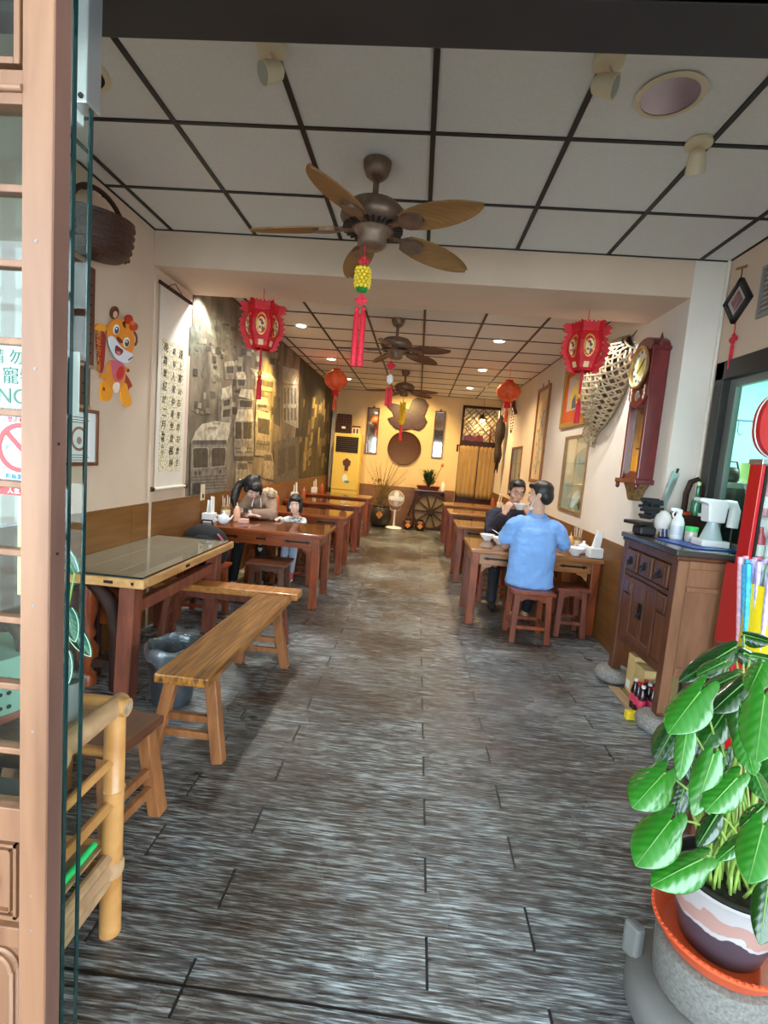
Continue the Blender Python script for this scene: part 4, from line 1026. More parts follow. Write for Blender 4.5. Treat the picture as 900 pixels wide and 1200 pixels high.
part('mouth', [([(275, 490), (310, 520), (365, 555), (330, 610), (290, 610), (262, 570)], '7a1b1e'), ([(280, 560), (320, 570), (320, 605), (285, 600)], 'd8737a')], .033, .002)
part('nose', [([(285, 395), (340, 440), (350, 475), (320, 480), (290, 440)], '6b1e18')], .033, .003)
for cx, cy in ((288, 330), (400, 470)):
    part('eye', [(ovalpx(cx, cy, 34, 55, .1), 'f2efe8')], .0265, .003); part('pupil', [(ovalpx(cx+2, cy+8, 22, 38, .1), '3a3c46')], .030, .002); part('glint', [(ovalpx(cx-4, cy-8, 8, 10), 'ffffff')], .0325, .001)
part('stripe', [([(355, 255), (385, 235), (395, 320), (370, 300)], '3a2014')], .0265, .002)
part('stripe', [([(410, 655), (460, 620), (455, 640), (415, 668)], '2c2a44')], .033, .001)
part('stripe', [([(170, 950), (190, 970), (185, 1000), (165, 985)], '5a2a14')], .0135, .001)
part('flower', [(ovalpx(420, 220, 42, 52), 'c2231a'), (ovalpx(475, 300, 42, 45), 'c43a1c'), (ovalpx(455, 260, 26, 24), 'e07020')], .0265, .008)

# framed certificate and the carved menu boards behind the glass doors
cy0, cy1, cz0, cz1 = 2.68, 3.02, 1.262, 1.60
t = thing('framed_certificate', 'brown framed certificate with a round emblem on left wall', 'frame', (LX+.001, (cy0+cy1)/2, cz0))
fr = plain('frame_brown', (.16, .055, .02), .4)
for lo, hi in (((LX, cy0, cz0), (LX+.022, cy0+.022, cz1)), ((LX, cy1-.022, cz0), (LX+.022, cy1, cz1)), ((LX, cy0+.022, cz0), (LX+.022, cy1-.022, cz0+.022)), ((LX, cy0+.022, cz1-.022), (LX+.022, cy1-.022, cz1))):
    MB().bb(lo, hi).build('frame_strip', fr, t, bev=.003, wld=True)
MB().bb((LX, cy0+.02, cz0+.02), (LX+.012, cy1-.02, cz1-.02)).build('certificate_sheet', M['paper'], t, wld=True)
yc = (cy0+cy1)/2; zc = (cz0+cz1)/2
b = MB(); R = Matrix.Rotation(PI/2, 3, 'Y')
b.lathe([(.056, 0), (.072, 0), (.072, .001), (.056, .001), (.056, 0)], (LX+.0122, yc, zc-.01), 24, R).build('round_emblem', plain('emblem_brown', (.35, .16, .09), .6), t, wld=True)
MB().lathe([(0, 0), (.022, 0), (.022, .001), (0, .001)], (LX+.0122, yc, zc-.02), 16, R).build('emblem_core', plain('emblem_core', (.45, .25, .18), .6), t, wld=True)
for dz, w in ((.115, .06), (.10, .09), (.085, .07), (-.105, .08), (-.12, .09), (-.135, .07)):
    MB().bb((LX+.012, yc-w, zc+dz-.002), (LX+.0126, yc+w, zc+dz+.002)).build('text_line', M['ink'], t, wld=True)
for n_, (y0, y1, z0, z1, lab) in enumerate(((2.50, 2.96, 1.86, 2.42, 'dark carved wooden menu board on left wall, upper one'), (2.54, 2.93, 1.62, 1.84, 'dark carved wooden menu board just above the certificate'))):
    t = thing('menu_board', lab, 'sign', (LX+.001, (y0+y1)/2, z0), 0, 'carved menu boards')
    MB().bb((LX, y0, z0), (LX+.02, y1, z1)).build('board', wood('menu_board_%d' % n_, (.075, .025, .014), (.12, .04, .02), (8, 8, 1), 3, .4), t, bev=.003, wld=True)
    MB().bb((LX, y0, z0-.018), (LX+.026, y1, z0)).build('bottom_rail', plain('rail_tan', (.42, .24, .14), .5), t, wld=True)
    k = 4
    for i in range(k):
        y = y0+(y1-y0)*(i+.5)/k
        MB().bb((LX+.02, y-.006, z0+.05), (LX+.0208, y+.006, z1-.05)).build('carved_stroke', M['ink'], t, wld=True)
        for z in np.arange(z0+.07, z1-.06, .055): MB().bb((LX+.0201, y-.028, z-.005), (LX+.0209, y+.028, z+.005)).build('carved_stroke', M['ink'], t, wld=True)

# hanging basket, top left
t = thing('hanging_basket', 'dark woven basket with arched handle hanging high on left wall', 'basket', (-1.85, 2.80, 2.42))
prof = [(.0, .0), (.10, .0), (.15, .03), (.175, .10), (.19, .20), (.195, .215), (.185, .215), (.17, .10), (.14, .035), (0, .02)]
R = Matrix.Rotation(.12, 3, 'X')
MB().lathe(prof, (0, 0, 0), 30, R, .78, 1.2).build('woven_body', plain('dark_wicker', (.05, .018, .012), .5, var=.6, scale=70, bump=.9), t, smooth=1)
b = MB()
for i in range(5):
    r = float(np.interp(.03+.04*i, [.0, .03, .10, .20], [.10, .15, .175, .19]))+.004
    MB().tube([R @ Vector((r*.78*math.cos(a), r*1.2*math.sin(a), .03+.04*i+.004*math.sin(18*a))) for a in [2*PI*j/48 for j in range(49)]], .0055, 5).build('wicker_band', plain('wicker_%d' % i, (.085, .03, .018), .45), t, smooth=1)
MB().tube([R @ Vector((0, .228*math.cos(a), .20+.15*math.sin(a))) for a in [PI*j/16 for j in range(17)]], .014, 8).build('handle', M['dark_wood'], t, smooth=1)
MB().tube([(-.158, 0, .375), (-.02, 0, .365), (0, 0, .34), (0.0, 0, .33)], .006, 6).build('wall_hook', M['dark_iron'], t, smooth=1)

# ------------------------------------------------------------------ right wall
# pendulum clock; its face looks along -x
def on_face(b, x, pts, d):
    return b.prism([(x, y, z) for y, z in pts], (d, 0, 0))
KY, KX = 3.975, RX
t = thing('pendulum_clock', 'tall dark red pendulum wall clock with brass bezel', 'clock', (KX-.06, KY, 1.42))
MB().bb((KX-.115, KY-.163, 1.45), (KX, KY-.125, 2.08)).build('side_post', M['mahogany'], t, bev=.006, wld=True)
MB().bb((KX-.115, KY+.125, 1.45), (KX, KY+.163, 2.08)).build('side_post', M['mahogany'], t, bev=.006, wld=True)
MB().bb((KX-.02, KY-.125, 1.45), (KX, KY+.125, 2.42)).build('back_board', M['dark_wood'], t, wld=True)
arch = [(KY+.165*math.cos(a), 2.40+.10*math.sin(a)) for a in [PI*i/16 for i in range(17)]]
on_face(MB(), KX-.125, [(KY+.165, 2.06)]+arch+[(KY-.165, 2.06), (KY-.08, 2.00), (KY, 1.98), (KY+.08, 2.00)], .125).build('hood', M['mahogany'], t, bev=.006, wld=True)
MB().bb((KX-.145, KY-.185, 2.385), (KX, KY-.13, 2.415)).build('shoulder', M['mahogany'], t, bev=.006, wld=True)
MB().bb((KX-.145, KY+.13, 2.385), (KX, KY+.185, 2.415)).build('shoulder', M['mahogany'], t, bev=.006, wld=True)
for y in (KY-.165, KY+.165): MB().lathe([(.014, 0), (.018, .02), (.008, .035), (.013, .055), (.0, .10)], (KX-.075, y, 2.412), 10).build('finial', M['mahogany'], t, smooth=1, wld=True)
Rf = Matrix.Rotation(-PI/2, 3, 'Y')
MB().lathe([(.142, 0), (.156, .006), (.160, .018), (.148, .028), (.136, .022), (.136, 0)], (KX-.125, KY, 2.285), 36, Rf).build('bezel', M['gold'], t, smooth=1, wld=True)
dl = MB().lathe([(0, .004), (.136, .004)], (KX-.125, KY, 2.285), 32, Rf).build('dial', plain('cream_dial', (.72, .70, .52), .5, var=.15, scale=20), t, wld=True)
MB().lathe([(0, .005), (.062, .005)], (KX-.125, KY, 2.285), 24, Rf).build('dial_centre', plain('yellow_dial_centre', (.72, .60, .12), .4), dl, wld=True)
for i, r in enumerate(('XII', 'I', 'II', 'III', 'IIII', 'V', 'VI', 'VII', 'VIII', 'IX', 'X', 'XI')):
    a = 2*PI*i/12
    text('numeral', r, .026, M['ink'], (KX-.131, KY-.108*math.sin(a), 2.285+.108*math.cos(a)), (-1, 0, 0), dl)
for a, L in ((.9, .085), (-2.2, .06)): MB().bar((KX-.134, KY, 2.285), (KX-.134, KY-L*math.sin(a), 2.285+L*math.cos(a)), .007, .002, up=(1, 0, 0)).build('hand', M['ink'], dl, wld=True)
for s in (-1, 1):
    b = MB()
    for k in range(4): b.ell((KX-.128, KY+s*(.115-.006*(k % 2)), 2.13-.026*k), (.004, .014, .016), None, 8, 6)
    b.build('mother_of_pearl', M['ivory'], t, smooth=1, wld=True)['kind'] = 'stuff'
MB().lathe([(0, .006), (.033, .006), (.04, .003), (.04, 0)], (KX-.125, KY, 2.075), 18, Rf).build('pendulum_window', M['chrome'], t, smooth=1, wld=True)
MB().bb((KX-.085, KY-.125, 1.47), (KX-.08, KY+.125, 2.0)).build('mirror_glass', plain('clock_mirror', (.55, .5, .42), .03, .95), t, wld=True)
MB().bb((KX-.14, KY-.19, 1.415), (KX, KY+.19, 1.452)).build('base_shelf', M['mahogany'], t, bev=.006, wld=True)
on_face(MB(), KX-.10, [(KY-.12, 1.452), (KY+.12, 1.452), (KY+.07, 1.49), (KY, 1.51), (KY-.07, 1.49)], .02).build('crest', M['mahogany'], t, wld=True)
on_face(MB(), KX-.09, [(KY-.13, 1.415), (KY-.07, 1.36), (KY-.03, 1.30), (KY, 1.285), (KY+.03, 1.30), (KY+.07, 1.36), (KY+.13, 1.415)], .085).build('carved_bracket', plain('gilt_carving', (.30, .19, .08), .45, .5, var=.6, scale=40, bump=.6), t, wld=True)
for y in (KY-.17, KY+.17): MB().lathe([(.0, -.05), (.014, -.04), (.016, -.02), (.01, 0)], (KX-.12, y, 1.42), 10).build('drop_finial', M['mahogany'], t, smooth=1, wld=True)
MB().bar((KX, KY+.42, 2.575), (KX-.04, KY+.42, 2.575), .012, .012).top('wall_peg', M['ivory'], 'small wooden wall peg just above the woven fish trap', 'peg', (KX-.02, KY+.42, 2.575))

# woven fish trap: a hexagonal bamboo weave on a fish-shaped half shell
A, B2 = Vector((RX, 4.50, 2.60)), Vector((RX, 5.24, 1.84))
ax = (B2-A); LEN = ax.length; ax.normalize(); perp = Vector((1, 0, 0)).cross(ax).normalized()
if perp.y < 0: perp = -perp
us = [0, .06, .18, .35, .55, .72, .84, .90, .95, 1.0]; hw = [.10, .18, .245, .275, .25, .19, .12, .105, .125, .155]; dp = [.06, .14, .22, .27, .25, .19, .10, .085, .085, .08]
def trap(u, th, o=0):
    w, d = float(np.interp(u, us, hw)), float(np.interp(u, us, dp))
    return A + ax*(u*LEN) + perp*(-(w+o)*math.cos(th)) + Vector((-1, 0, 0))*((d+o)*math.sin(th)+.012)
t = thing('fish_trap', 'fish-shaped open-weave bamboo trap hung on the right wall', 'basket', (RX, 4.87, 1.84))
sp_w = plain('bamboo_split', (.50, .39, .24), .55, var=.3, scale=30)
def ribbon(path, w, o):
    """flat strip over the shell along (u, th) pairs"""
    P = [trap(u, th, o) for u, th in path]; n = len(P); rows = []
    for i, p in enumerate(P):
        tg = (P[min(i+1, n-1)]-P[max(i-1, 0)]).normalized()
        u, th = path[i]; nn = (trap(u, th, .02)-trap(u, th, 0)).normalized(); s = tg.cross(nn).normalized()
        rows.append([p-s*w/2, p+s*w/2, p+s*w/2+nn*.0025, p-s*w/2+nn*.0025, p-s*w/2])
    MB().grid(rows).build('bamboo_strip', sp_w, t, wld=True)
NS = 13; ths = np.linspace(.05, PI-.05, NS)
K = 15
for k in range(1, K): u = k/K; ribbon([(u, th) for th in np.linspace(.03, PI-.03, 15)], .017, .0)
for sgn in (1, -1):
    for k in range(-10, K+1):
        path = []
        for q in np.linspace(0, 1, 26):
            th = .03+(PI-.06)*q; u = (k + sgn*(q-.5)*9+4.5+.5)/K
            if .0 <= u <= 1.0: path.append((u, th))
        if len(path) > 2: ribbon(path, .016, .003*sgn+.003)
MB().prism([trap(u, .12) + Vector((.0, 0, 0)) for u in np.linspace(0, 1, 16)] + [trap(u, PI-.12) for u in np.linspace(1, 0, 16)], (.006, 0, 0)).build('shaded_back', plain('inner_shade_brown', (.05, .034, .02), .8), t, wld=True)  # added back sheet, its dark colour stands in for the shade inside
rim = [trap(u, .02) for u in np.linspace(0, 1, 22)] + [trap(1, th) for th in np.linspace(.02, PI-.02, 9)] + [trap(u, PI-.02) for u in np.linspace(1, 0, 22)] + [trap(0, th) for th in np.linspace(PI-.02, .02, 9)]
MB().tube(rim, .009, 6, cap=False).build('rim_cane', plain('rim_cane', (.34, .25, .14), .5), t, smooth=1, wld=True)
MB().tube([trap(0, PI/2), A+Vector((-.02, -.02, .05)), A+Vector((-.0, -.04, .09))], .004, 5).build('hanging_cord', M['dark_wood'], t, wld=True)

# display niches in the wall
def niche(n, label, frame_mat, shelves):
    y0, y1, z0, z1 = NI[n]
    w = thing('display_niche', label, 'cabinet', (RX+.15, (y0+y1)/2, z0), 0, 'display niches in the right wall')
    for lo, hi in (((RX-.012, y0, z0), (RX+.02, y0+.03, z1)), ((RX-.012, y1-.03, z0), (RX+.02, y1, z1)), ((RX-.012, y0+.03, z0), (RX+.02, y1-.03, z0+.03)), ((RX-.012, y0+.03, z1-.03), (RX+.02, y1-.03, z1))):
        MB().bb(lo, hi).build('frame_strip', frame_mat, w, wld=True)
    MB().bb((RX+.285, y0, z0), (RX+.3, y1, z1)).build('back_panel', plain('niche_back_%d' % n, (.46, .36, .22), .6), w, wld=True)
    for z in shelves: MB().bb((RX+.03, y0+.005, z-.004), (RX+.28, y1-.005, z+.004)).build('glass_shelf', M['glass'], w, wld=True)
    ym = (y0+y1)/2
    for a, c, x in ((y0+.03, ym+.02, RX+.002), (ym-.02, y1-.03, RX+.010)): MB().bb((x, a, z0+.03), (x+.005, c, z1-.03)).build('sliding_pane', M['glass'], w, wld=True)
    return w
niche(0, 'glass-fronted display niche with plates and vases below the orange painting', wood('niche_frame', (.22, .12, .05), (.34, .2, .09), (8, 8, 1), 3, .5), (1.31, 1.57))
niche(1, 'small brown display niche in the right wall near the curtained doorway', M['plum'], (1.26, 1.55))
light('niche_lamp', 'POINT', (RX+.12, 5.72, 1.82), 1.6, (1, .85, .6), size=.03)
light('niche_lamp', 'POINT', (RX+.12, 9.1, 1.80), 1.0, (1, .85, .6), size=.03)
def plate(loc, r, mat, label, tilt):
    R = Matrix.Rotation(tilt, 3, 'Y')
    b = MB().lathe([(0, 0), (r*.55, 0), (r, r*.14), (r, r*.17), (r*.55, r*.03), (0, r*.03)], (0, 0, r*abs(math.sin(tilt))), 28, R)
    return b.top('plate', mat, label, 'plate', (0, 0, 0), 'things on show in the niches', smooth=1), loc
for (x, y, z, r, mt, lab, tl_) in ((RX+.13, 5.90, 1.054, .125, 'porcelain', 'large white oval plate leaning at the bottom of the lit niche', -1.25), (RX+.15, 5.47, 1.315, .12, 'tray_wood', 'round brown plate on the middle glass shelf of the lit niche', -1.3),
        (RX+.15, 5.86, 1.315, .09, 'porcelain', 'flat white plate on the middle glass shelf of the lit niche', -.15)):
    o, l = plate((x, y, z), r, M[mt], lab, tl_); o.location = (x, y, z)
for i, (y, z, h, c, lab) in enumerate(((5.585, 1.052, .17, (.10, .28, .24), 'tall green vase at the bottom of the lit niche'), (5.50, 1.052, .13, (.18, .36, .36), 'short blue-green vase at the bottom of the lit niche'), (5.70, 1.052, .20, (.12, .25, .2), 'slim green vase beside the white plate in the niche'))):
    MB().lathe([(.025, 0), (.045, h*.3), (.038, h*.6), (.016, h*.8), (.022, h)], (0, 0, 0), 16).top('vase', plain('vase_%d' % i, c, .2, coat=.5), lab, 'vase', (0, 0, 0), 'things on show in the niches', smooth=1).location = (RX+.12, y, z)
for i, (y, lab) in enumerate(((5.45, 'white teacup nearest the front edge on the top niche shelf'), (5.58, 'second white teacup on the top niche shelf'), (5.72, 'white teacup in the centre of the top niche shelf'), (5.90, 'white teacup at the far end of the top niche shelf'))):
    MB().lathe([(.022, 0), (.03, .01), (.045, .06), (.042, .06), (.02, .012)], n=16).top('teacup', M['porcelain'], lab, 'cup', (0, 0, 0), 'teacups in the niche', smooth=1).location = (RX+.14, y, 1.575)
for i, (y, z, lab) in enumerate(((8.85, 1.0, 'dark jar at the bottom of the far niche'), (9.2, 1.265, 'dark jar on the middle shelf of the far niche'))):
    MB().lathe([(.04, 0), (.07, .08), (.05, .16), (.03, .18), (.035, .2)], n=16).top('jar', plain('far_jar_%d' % i, (.16, .10, .07), .3), lab, 'jar', (0, 0, 0), smooth=1).location = (RX+.15, y, z)

def framed(name, label, y0, y1, z0, z1, fw, fmat, inner, tilt=0, cat='picture'):
    t = thing(name, label, cat, (RX, (y0+y1)/2, z0))
    for lo, hi in (((RX-.03, y0, z0), (RX, y0+fw, z1)), ((RX-.03, y1-fw, z0), (RX, y1, z1)), ((RX-.03, y0+fw, z0), (RX, y1-fw, z0+fw)), ((RX-.03, y0+fw, z1-fw), (RX, y1-fw, z1))):
        MB().bb(lo, hi).build('frame_strip', fmat, t, bev=.003, wld=True)
    MB().bb((RX-.012, y0+fw, z0+fw), (RX, y1-fw, z1-fw)).build('picture_sheet', inner, t, wld=True)
    return t
def shape(t, pts, col, x): 
    b = MB(); b.add([(x, y, z) for y, z in pts], [tuple(range(len(pts)))]); b.build('painted_shape', plain('paint', col, .6), t, wld=True)
t = framed('framed_painting', 'gold-framed red and orange painting above the lit niche', 5.52, 6.42, 1.985, 2.70, .06, plain('gold_frame', (.45, .25, .05), .4, .3), plain('red_orange_mat', (.62, .10, .02), .5))
shape(t, [(5.70, 2.18), (6.25, 2.18), (6.25, 2.58), (5.70, 2.58)], (.52, .42, .36), RX-.0125)
shape(t, [(5.82, 2.20), (6.12, 2.2), (6.15, 2.35), (6.05, 2.45), (6.0, 2.54), (5.9, 2.5), (5.85, 2.38)], (.72, .48, .08), RX-.013)
shape(t, [(5.88, 2.20), (6.05, 2.2), (6.05, 2.30), (5.95, 2.36)], (.10, .10, .13), RX-.0135)
shape(t, [(5.95, 2.44), (6.03, 2.44), (6.02, 2.52), (5.96, 2.52)], (.6, .4, .28), RX-.0135)
t = framed('framed_painting', 'tall narrow brown-framed scroll painting with faint branches', 7.12, 7.80, 1.28, 2.66, .05, wood('painting_frame', (.20, .075, .02), (.32, .13, .04), (8, 8, 1), 3, .4), plain('aged_paper', (.70, .55, .34), .6, var=.12, scale=5))
b = MB().tube([(RX-.0135, 7.48, 1.4), (RX-.0135, 7.40, 1.7), (RX-.0135, 7.5, 2.0), (RX-.0135, 7.38, 2.3)], .006, 5)
b.build('painted_branch', plain('faint_branch', (.30, .34, .32), .7), t, wld=True)
for i in range(14):
    y, z = 7.46+.13*math.sin(i*2.3), 1.45+.065*i; shape(t, [(y+.05*math.cos(a), z+.03*math.sin(a)) for a in [2*PI*k/7 for k in range(7)]], (.38, .44, .42) if i % 3 else (.5, .3, .2), RX-.0128-.0001*i)
for y in (7.3, 7.62): MB().tube([(RX-.005, y, 2.66), (RX-.005, y, 2.73)], .006, 6).build('picture_hook', M['dark_iron'], t, wld=True)
# wooden bracket with a bead string, and the palm-fibre cape in the far corner
t = thing('wall_bracket', 'small carved wooden bracket with a bead string hanging from it', 'bracket', (RX-.03, 9.62, 2.45))
MB().tube([(0, -.16, .02), (-.03, -.05, .12), (-.02, .06, .25), (0, .15, .2)], [.03, .045, .04, .02], 8).build('driftwood', M['mahogany'], t, smooth=1)
b = MB()
for i in range(22): a = 2*PI*i/22; b.ell((-.02, .10*math.sin(a), -.12+.20*math.cos(a)), .013, None, 7, 5)
b.build('bead_string', M['dark_wood'], t, smooth=1)['kind'] = 'stuff'
t = thing('fibre_cape', 'dark palm-fibre cape hanging by the curtained doorway', 'cape', (RX-.14, 10.35, 1.55))
P = []
for i in range(12):
    z = .95-.95*i/11; w = [.03, .10, .15, .17, .17, .16, .13, .10, .12, .14, .12, .09][i]
    P.append([(-.09*w/.17*(1+.18*math.sin(5*a+i)) * math.cos(a) - .0, w*(1+.12*math.sin(7*a+2*i))*math.sin(a), z) for a in [2*PI*k/20 for k in range(21)]])
MB().grid(P).build('cape_body', plain('palm_fibre', (.035, .02, .013), .9, var=.6, scale=40, bump=.8), t, smooth=2)
for i in range(9): MB().tube([(.03*math.sin(i*2), -.08+.02*i, .06), (.02*math.sin(i*2.1), -.08+.02*i, -.16-.05*math.sin(i*1.7))], .008, 5).build('fibre_strand', M['hair'], t)
MB().tube([(.13, 0, 1.0), (.05, 0, 1.02), (0, 0, .96), (0, 0, .9)], .008, 6).build('hanging_loop', M['dark_wood'], t)

# the framed plaque with tassel and the grille on the front right wall
t = thing('hanging_plaque', 'small black diamond-hung frame with red knot tassel by the window', 'frame', (FX-.012, 3.46, 2.63))
R = Matrix.Rotation(PI/4+.1, 3, 'X')
for k in range(4):
    Rk = R @ Matrix.Rotation(k*PI/2, 3, 'X'); MB().box(Rk @ Vector((0, 0, .085)), (.03, .20, .03), Rk).build('frame_strip', M['black'], t, bev=.003)
MB().box((.002, 0, 0), (.012, .15, .15), R).build('pale_mat', plain('plaque_mat', (.48, .42, .40), .5), t)
MB().box((-.004, 0, 0), (.004, .09, .09), R).build('plaque_picture', plain('plaque_picture', (.25, .10, .10), .4, var=.5, scale=30), t)
MB().cyl((0, 0, .125), (0, 0, .20), .003).build('hanging_cord', M['dark_wood'], t)
MB().bar((.01, -.03, .205), (-.02, .03, .205), .012, .012).build('peg', plain('brass_peg', (.35, .2, .08), .4, .4), t)
t = thing('knot_tassel', 'red chinese knot with long tassel beneath the black diamond frame', 'tassel', (FX-.012, 3.445, 2.39))
MB().cyl((0, 0, 0), (0, 0, .10), .003).build('string', M['red_tassel'], t)
b = knot(MB(), (0, 0, 0), .045)
b.v = [Matrix.Rotation(PI/2, 3, 'Z') @ Vector(v) for v in b.v]
b.build('knot', M['red_tassel'], t, smooth=1)
tassel(MB(), (0, 0, -.02), .17, .011).build('tassel', M['red_tassel'], t, smooth=1)
t = thing('wall_grille', 'grey metal grille on the front right wall, high by the frame edge', 'grille', (FX-.005, 3.08, 2.47))
for lo, hi in (((FX-.015, 2.9, 2.46), (FX, 2.92, 2.76)), ((FX-.015, 3.23, 2.46), (FX, 3.25, 2.76)), ((FX-.015, 2.92, 2.46), (FX, 3.23, 2.48)), ((FX-.015, 2.92, 2.74), (FX, 3.23, 2.76))):
    MB().bb(lo, hi).build('grille_frame', plain('grille_grey', (.24, .23, .21), .5), t, wld=True)
for i in range(9): MB().box((FX-.007, 3.075, 2.495+.029*i), (.004, .31, .026), Matrix.Rotation(.5, 3, 'Y')).build('slat', plain('slat_grey', (.20, .19, .18), .5), t, wld=True)

# ------------------------------------------------------------------ back wall
dr = structure(MB().bb((DX0+.01, BY+.04, 0), (DX1-.01, BY+.08, DZ)).build('door_rear', M['dark_seat']))
for lo, hi in (((DX0-.04, BY-.03, 0), (DX0+.01, BY+.05, LZ1)), ((DX1-.01, BY-.03, 0), (DX1, BY+.05, LZ1)), ((DX0-.04, BY-.03, LZ1), (DX1, BY+.05, LZ1+.05)), ((DX0+.01, BY-.03, DZ+.0), (DX1-.01, BY+.05, LZ0))):
    MB().bb(lo, hi).build('door_frame', M['dark_wood'], dr)
lw = structure(bpy.data.objects.new('window_lattice', None)); COL.objects.link(lw)
MB().bb((DX0+.01, BY+.11, LZ0), (DX1-.01, BY+.118, LZ1)).build('back_paper', plain('lattice_glow', (.78, .62, .36), .7), lw)
W_, H_ = DX1-DX0-.02, LZ1-LZ0
b = MB(); st = .052
for i in range(-20, 36):
    for j in range(-20, 36):
        # woven pairs of short diagonal bars
        c = Vector((i*st, 0, j*st)); hor = ((i+j) % 4 < 2); L = st*2.3
        if (i - j) % 2: continue
        d = Vector((math.cos(PI/4), 0, math.sin(PI/4))) if hor else Vector((math.cos(PI/4), 0, -math.sin(PI/4)))
        x, z = DX0+.01+c.x, LZ0+c.z
        p, q = Vector((x, BY+.05, z))-d*L/2, Vector((x, BY+.05, z))+d*L/2
        if min(p.x, q.x) < DX0+.01 or max(p.x, q.x) > DX1-.01 or min(p.z, q.z) < LZ0 or max(p.z, q.z) > LZ1: continue
        b.bar(p, q, .014, .016, up=(0, 1, 0))
b.build('lattice_bars', M['dark_wood'], lw)['kind'] = 'stuff'
MB().prism([(DX0+.03, BY+.03, LZ0), (DX0+.48, BY+.03, LZ0), (DX0+.46, BY+.03, LZ0+.12), (DX0+.38, BY+.03, LZ0+.15), (DX0+.30, BY+.03, LZ0+.10), (DX0+.16, BY+.03, LZ0+.14), (DX0+.05, BY+.03, LZ0+.10)], (0, .03, 0)).build('carved_rail', M['mahogany'], lw)
MB().bb((DX0+.60, BY+.02, LZ0), (DX0+.64, BY+.05, LZ0+.28)).build('carved_post', M['mahogany'], lw)
t = thing('hanging_lamp', 'small lit lamp with dark shade hanging before the lattice window', 'lamp', (1.33, BY-.12, 2.44))
MB().cyl((0, 0, .14), (0, 0, CZ-2.44), .004).build('cable', M['black'], t)
MB().lathe([(.02, .15), (.03, .12), (.10, .04), (.11, .03)], n=18, caps=(0, 0)).build('shade', M['tray_wood'], t, smooth=1)
MB().ell((0, 0, .03), .045).build('bulb', plain('warm_bulb', (1, .80, .45), emit=16), t, smooth=1)
light('bulb_lamp', 'POINT', (1.33, BY-.12, 2.40), 7, (1, .75, .42), size=.04)
t = thing('door_curtain', 'tan two-piece doorway curtain split down the middle', 'curtain', ((DX0+DX1)/2, BY-.045, .72))
cm = wood('tan_curtain', (.30, .17, .055), (.46, .29, .11), (20, 6, 1.2), 2.5, .85, .2, .03)
for s, (x0, x1, z0) in enumerate(((DX0-.03, (DX0+DX1)/2-.012, .74), ((DX0+DX1)/2+.012, DX1+.0, .72))):
    P = []
    for i in range(11):
        z = 1.89-(1.89-z0)*i/10; P.append([(x0+(x1-x0)*j/24, BY-.05+.012*math.sin(j*1.1+s)*(.4+.6*i/10), z) for j in range(25)])
    o = MB().grid(P).build('curtain_half', cm, t, smooth=2, wld=True); so = o.modifiers.new('thick', 'SOLIDIFY'); so.thickness = .003
MB().cyl((DX0-.06, BY-.045, 1.89), (DX1, BY-.045, 1.89), .012, n=8).build('curtain_rod', M['dark_wood'], t, smooth=1, wld=True)
MB().bb((DX0-.10, BY-.012, 1.74), (DX0-.06, BY, 1.90)).top('door_bell_plate', M['dark_wood'], 'little dark plate on the wall left of the curtain', 'plate', (DX0-.08, BY-.006, 1.74))

# floor-standing air conditioner
t = thing('air_conditioner', 'tall cream floor-standing air conditioner in the rear left corner', 'air conditioner', (-1.58, 11.15, 0))
MB().bb((-1.87, 10.95, 0), (-1.28, 11.36, 1.93)).build('cabinet_body', M['ac'], t, bev=.012, wld=True)
MB().bb((-1.82, 10.94, 1.52), (-1.33, 10.955, 1.86)).build('louvre_frame', M['dark_iron'], t, wld=True)
for i in range(7): MB().box((-1.575, 10.935, 1.555+.045*i), (.46, .03, .006), Matrix.Rotation(.5, 3, 'X')).build('louvre_slat', plain('louvre_brown', (.08, .05, .03), .5), t, wld=True)
MB().bb((-1.86, 10.942, .70), (-1.29, 10.95, .712)).build('panel_gap', plain('panel_gap', (.45, .30, .06), .5), t, wld=True)
MB().bb((-1.80, 10.944, .18), (-1.35, 10.95, .66)).build('lower_grille', plain('grille_cream', (.76, .54, .14), .5), t, wld=True)
xb = -1.555
MB().prism([(xb-.09, 10.948, 1.33), (xb, 10.948, 1.40), (xb+.09, 10.948, 1.33), (xb+.075, 10.948, 1.24), (xb+.04, 10.948, 1.22), (xb+.04, 10.948, 1.12), (xb-.04, 10.948, 1.12), (xb-.04, 10.948, 1.22), (xb-.075, 10.948, 1.24)], (0, -.012, 0)).build('dark_badge', plain('badge_brown', (.10, .03, .02), .4), t, wld=True)
MB().lathe([(0, 0), (.075, 0), (.075, .004), (0, .004)], (xb-.02, 10.95, .95), 16, Matrix.Rotation(PI/2, 3, 'X'), .8, 1.2).build('sticker', plain('pale_sticker', (.78, .82, .72), .4), t, wld=True)
MB().lathe([(0, 0), (.045, 0), (.045, .003), (0, .003)], (xb+.03, 10.945, .88), 12, Matrix.Rotation(PI/2, 3, 'X'), 1.3, .6).build('sticker_band', plain('teal_sticker', (.08, .35, .30), .4), t, wld=True)
t = thing('dark_chest', 'small dark studded wooden chest on top of the air conditioner', 'chest', (-1.70, 11.15, 1.93))
MB().bb((-.15, -.12, 0), (.15, .12, .42)).build('chest_body', M['dark_wood'], t, bev=.006)
for i in range(5):
    for j in range(7): MB().ell((-.12+.06*i, -.12, .04+.056*j), (.009, .006, .009), None, 6, 4).build('stud', plain('stud_brown', (.16, .06, .03), .4), t)
MB().bb((-.03, -.135, .10), (.05, -.122, .15)).build('white_tag', M['paper'], t)
t = thing('lidded_jar', 'small glass jar with pale filling beside the dark chest', 'jar', (-1.42, 11.10, 1.93))
MB().bb((-.08, -.06, 0), (.08, .06, .15)).build('jar_body', plain('jar_pale', (.72, .60, .40), .3), t, bev=.01)
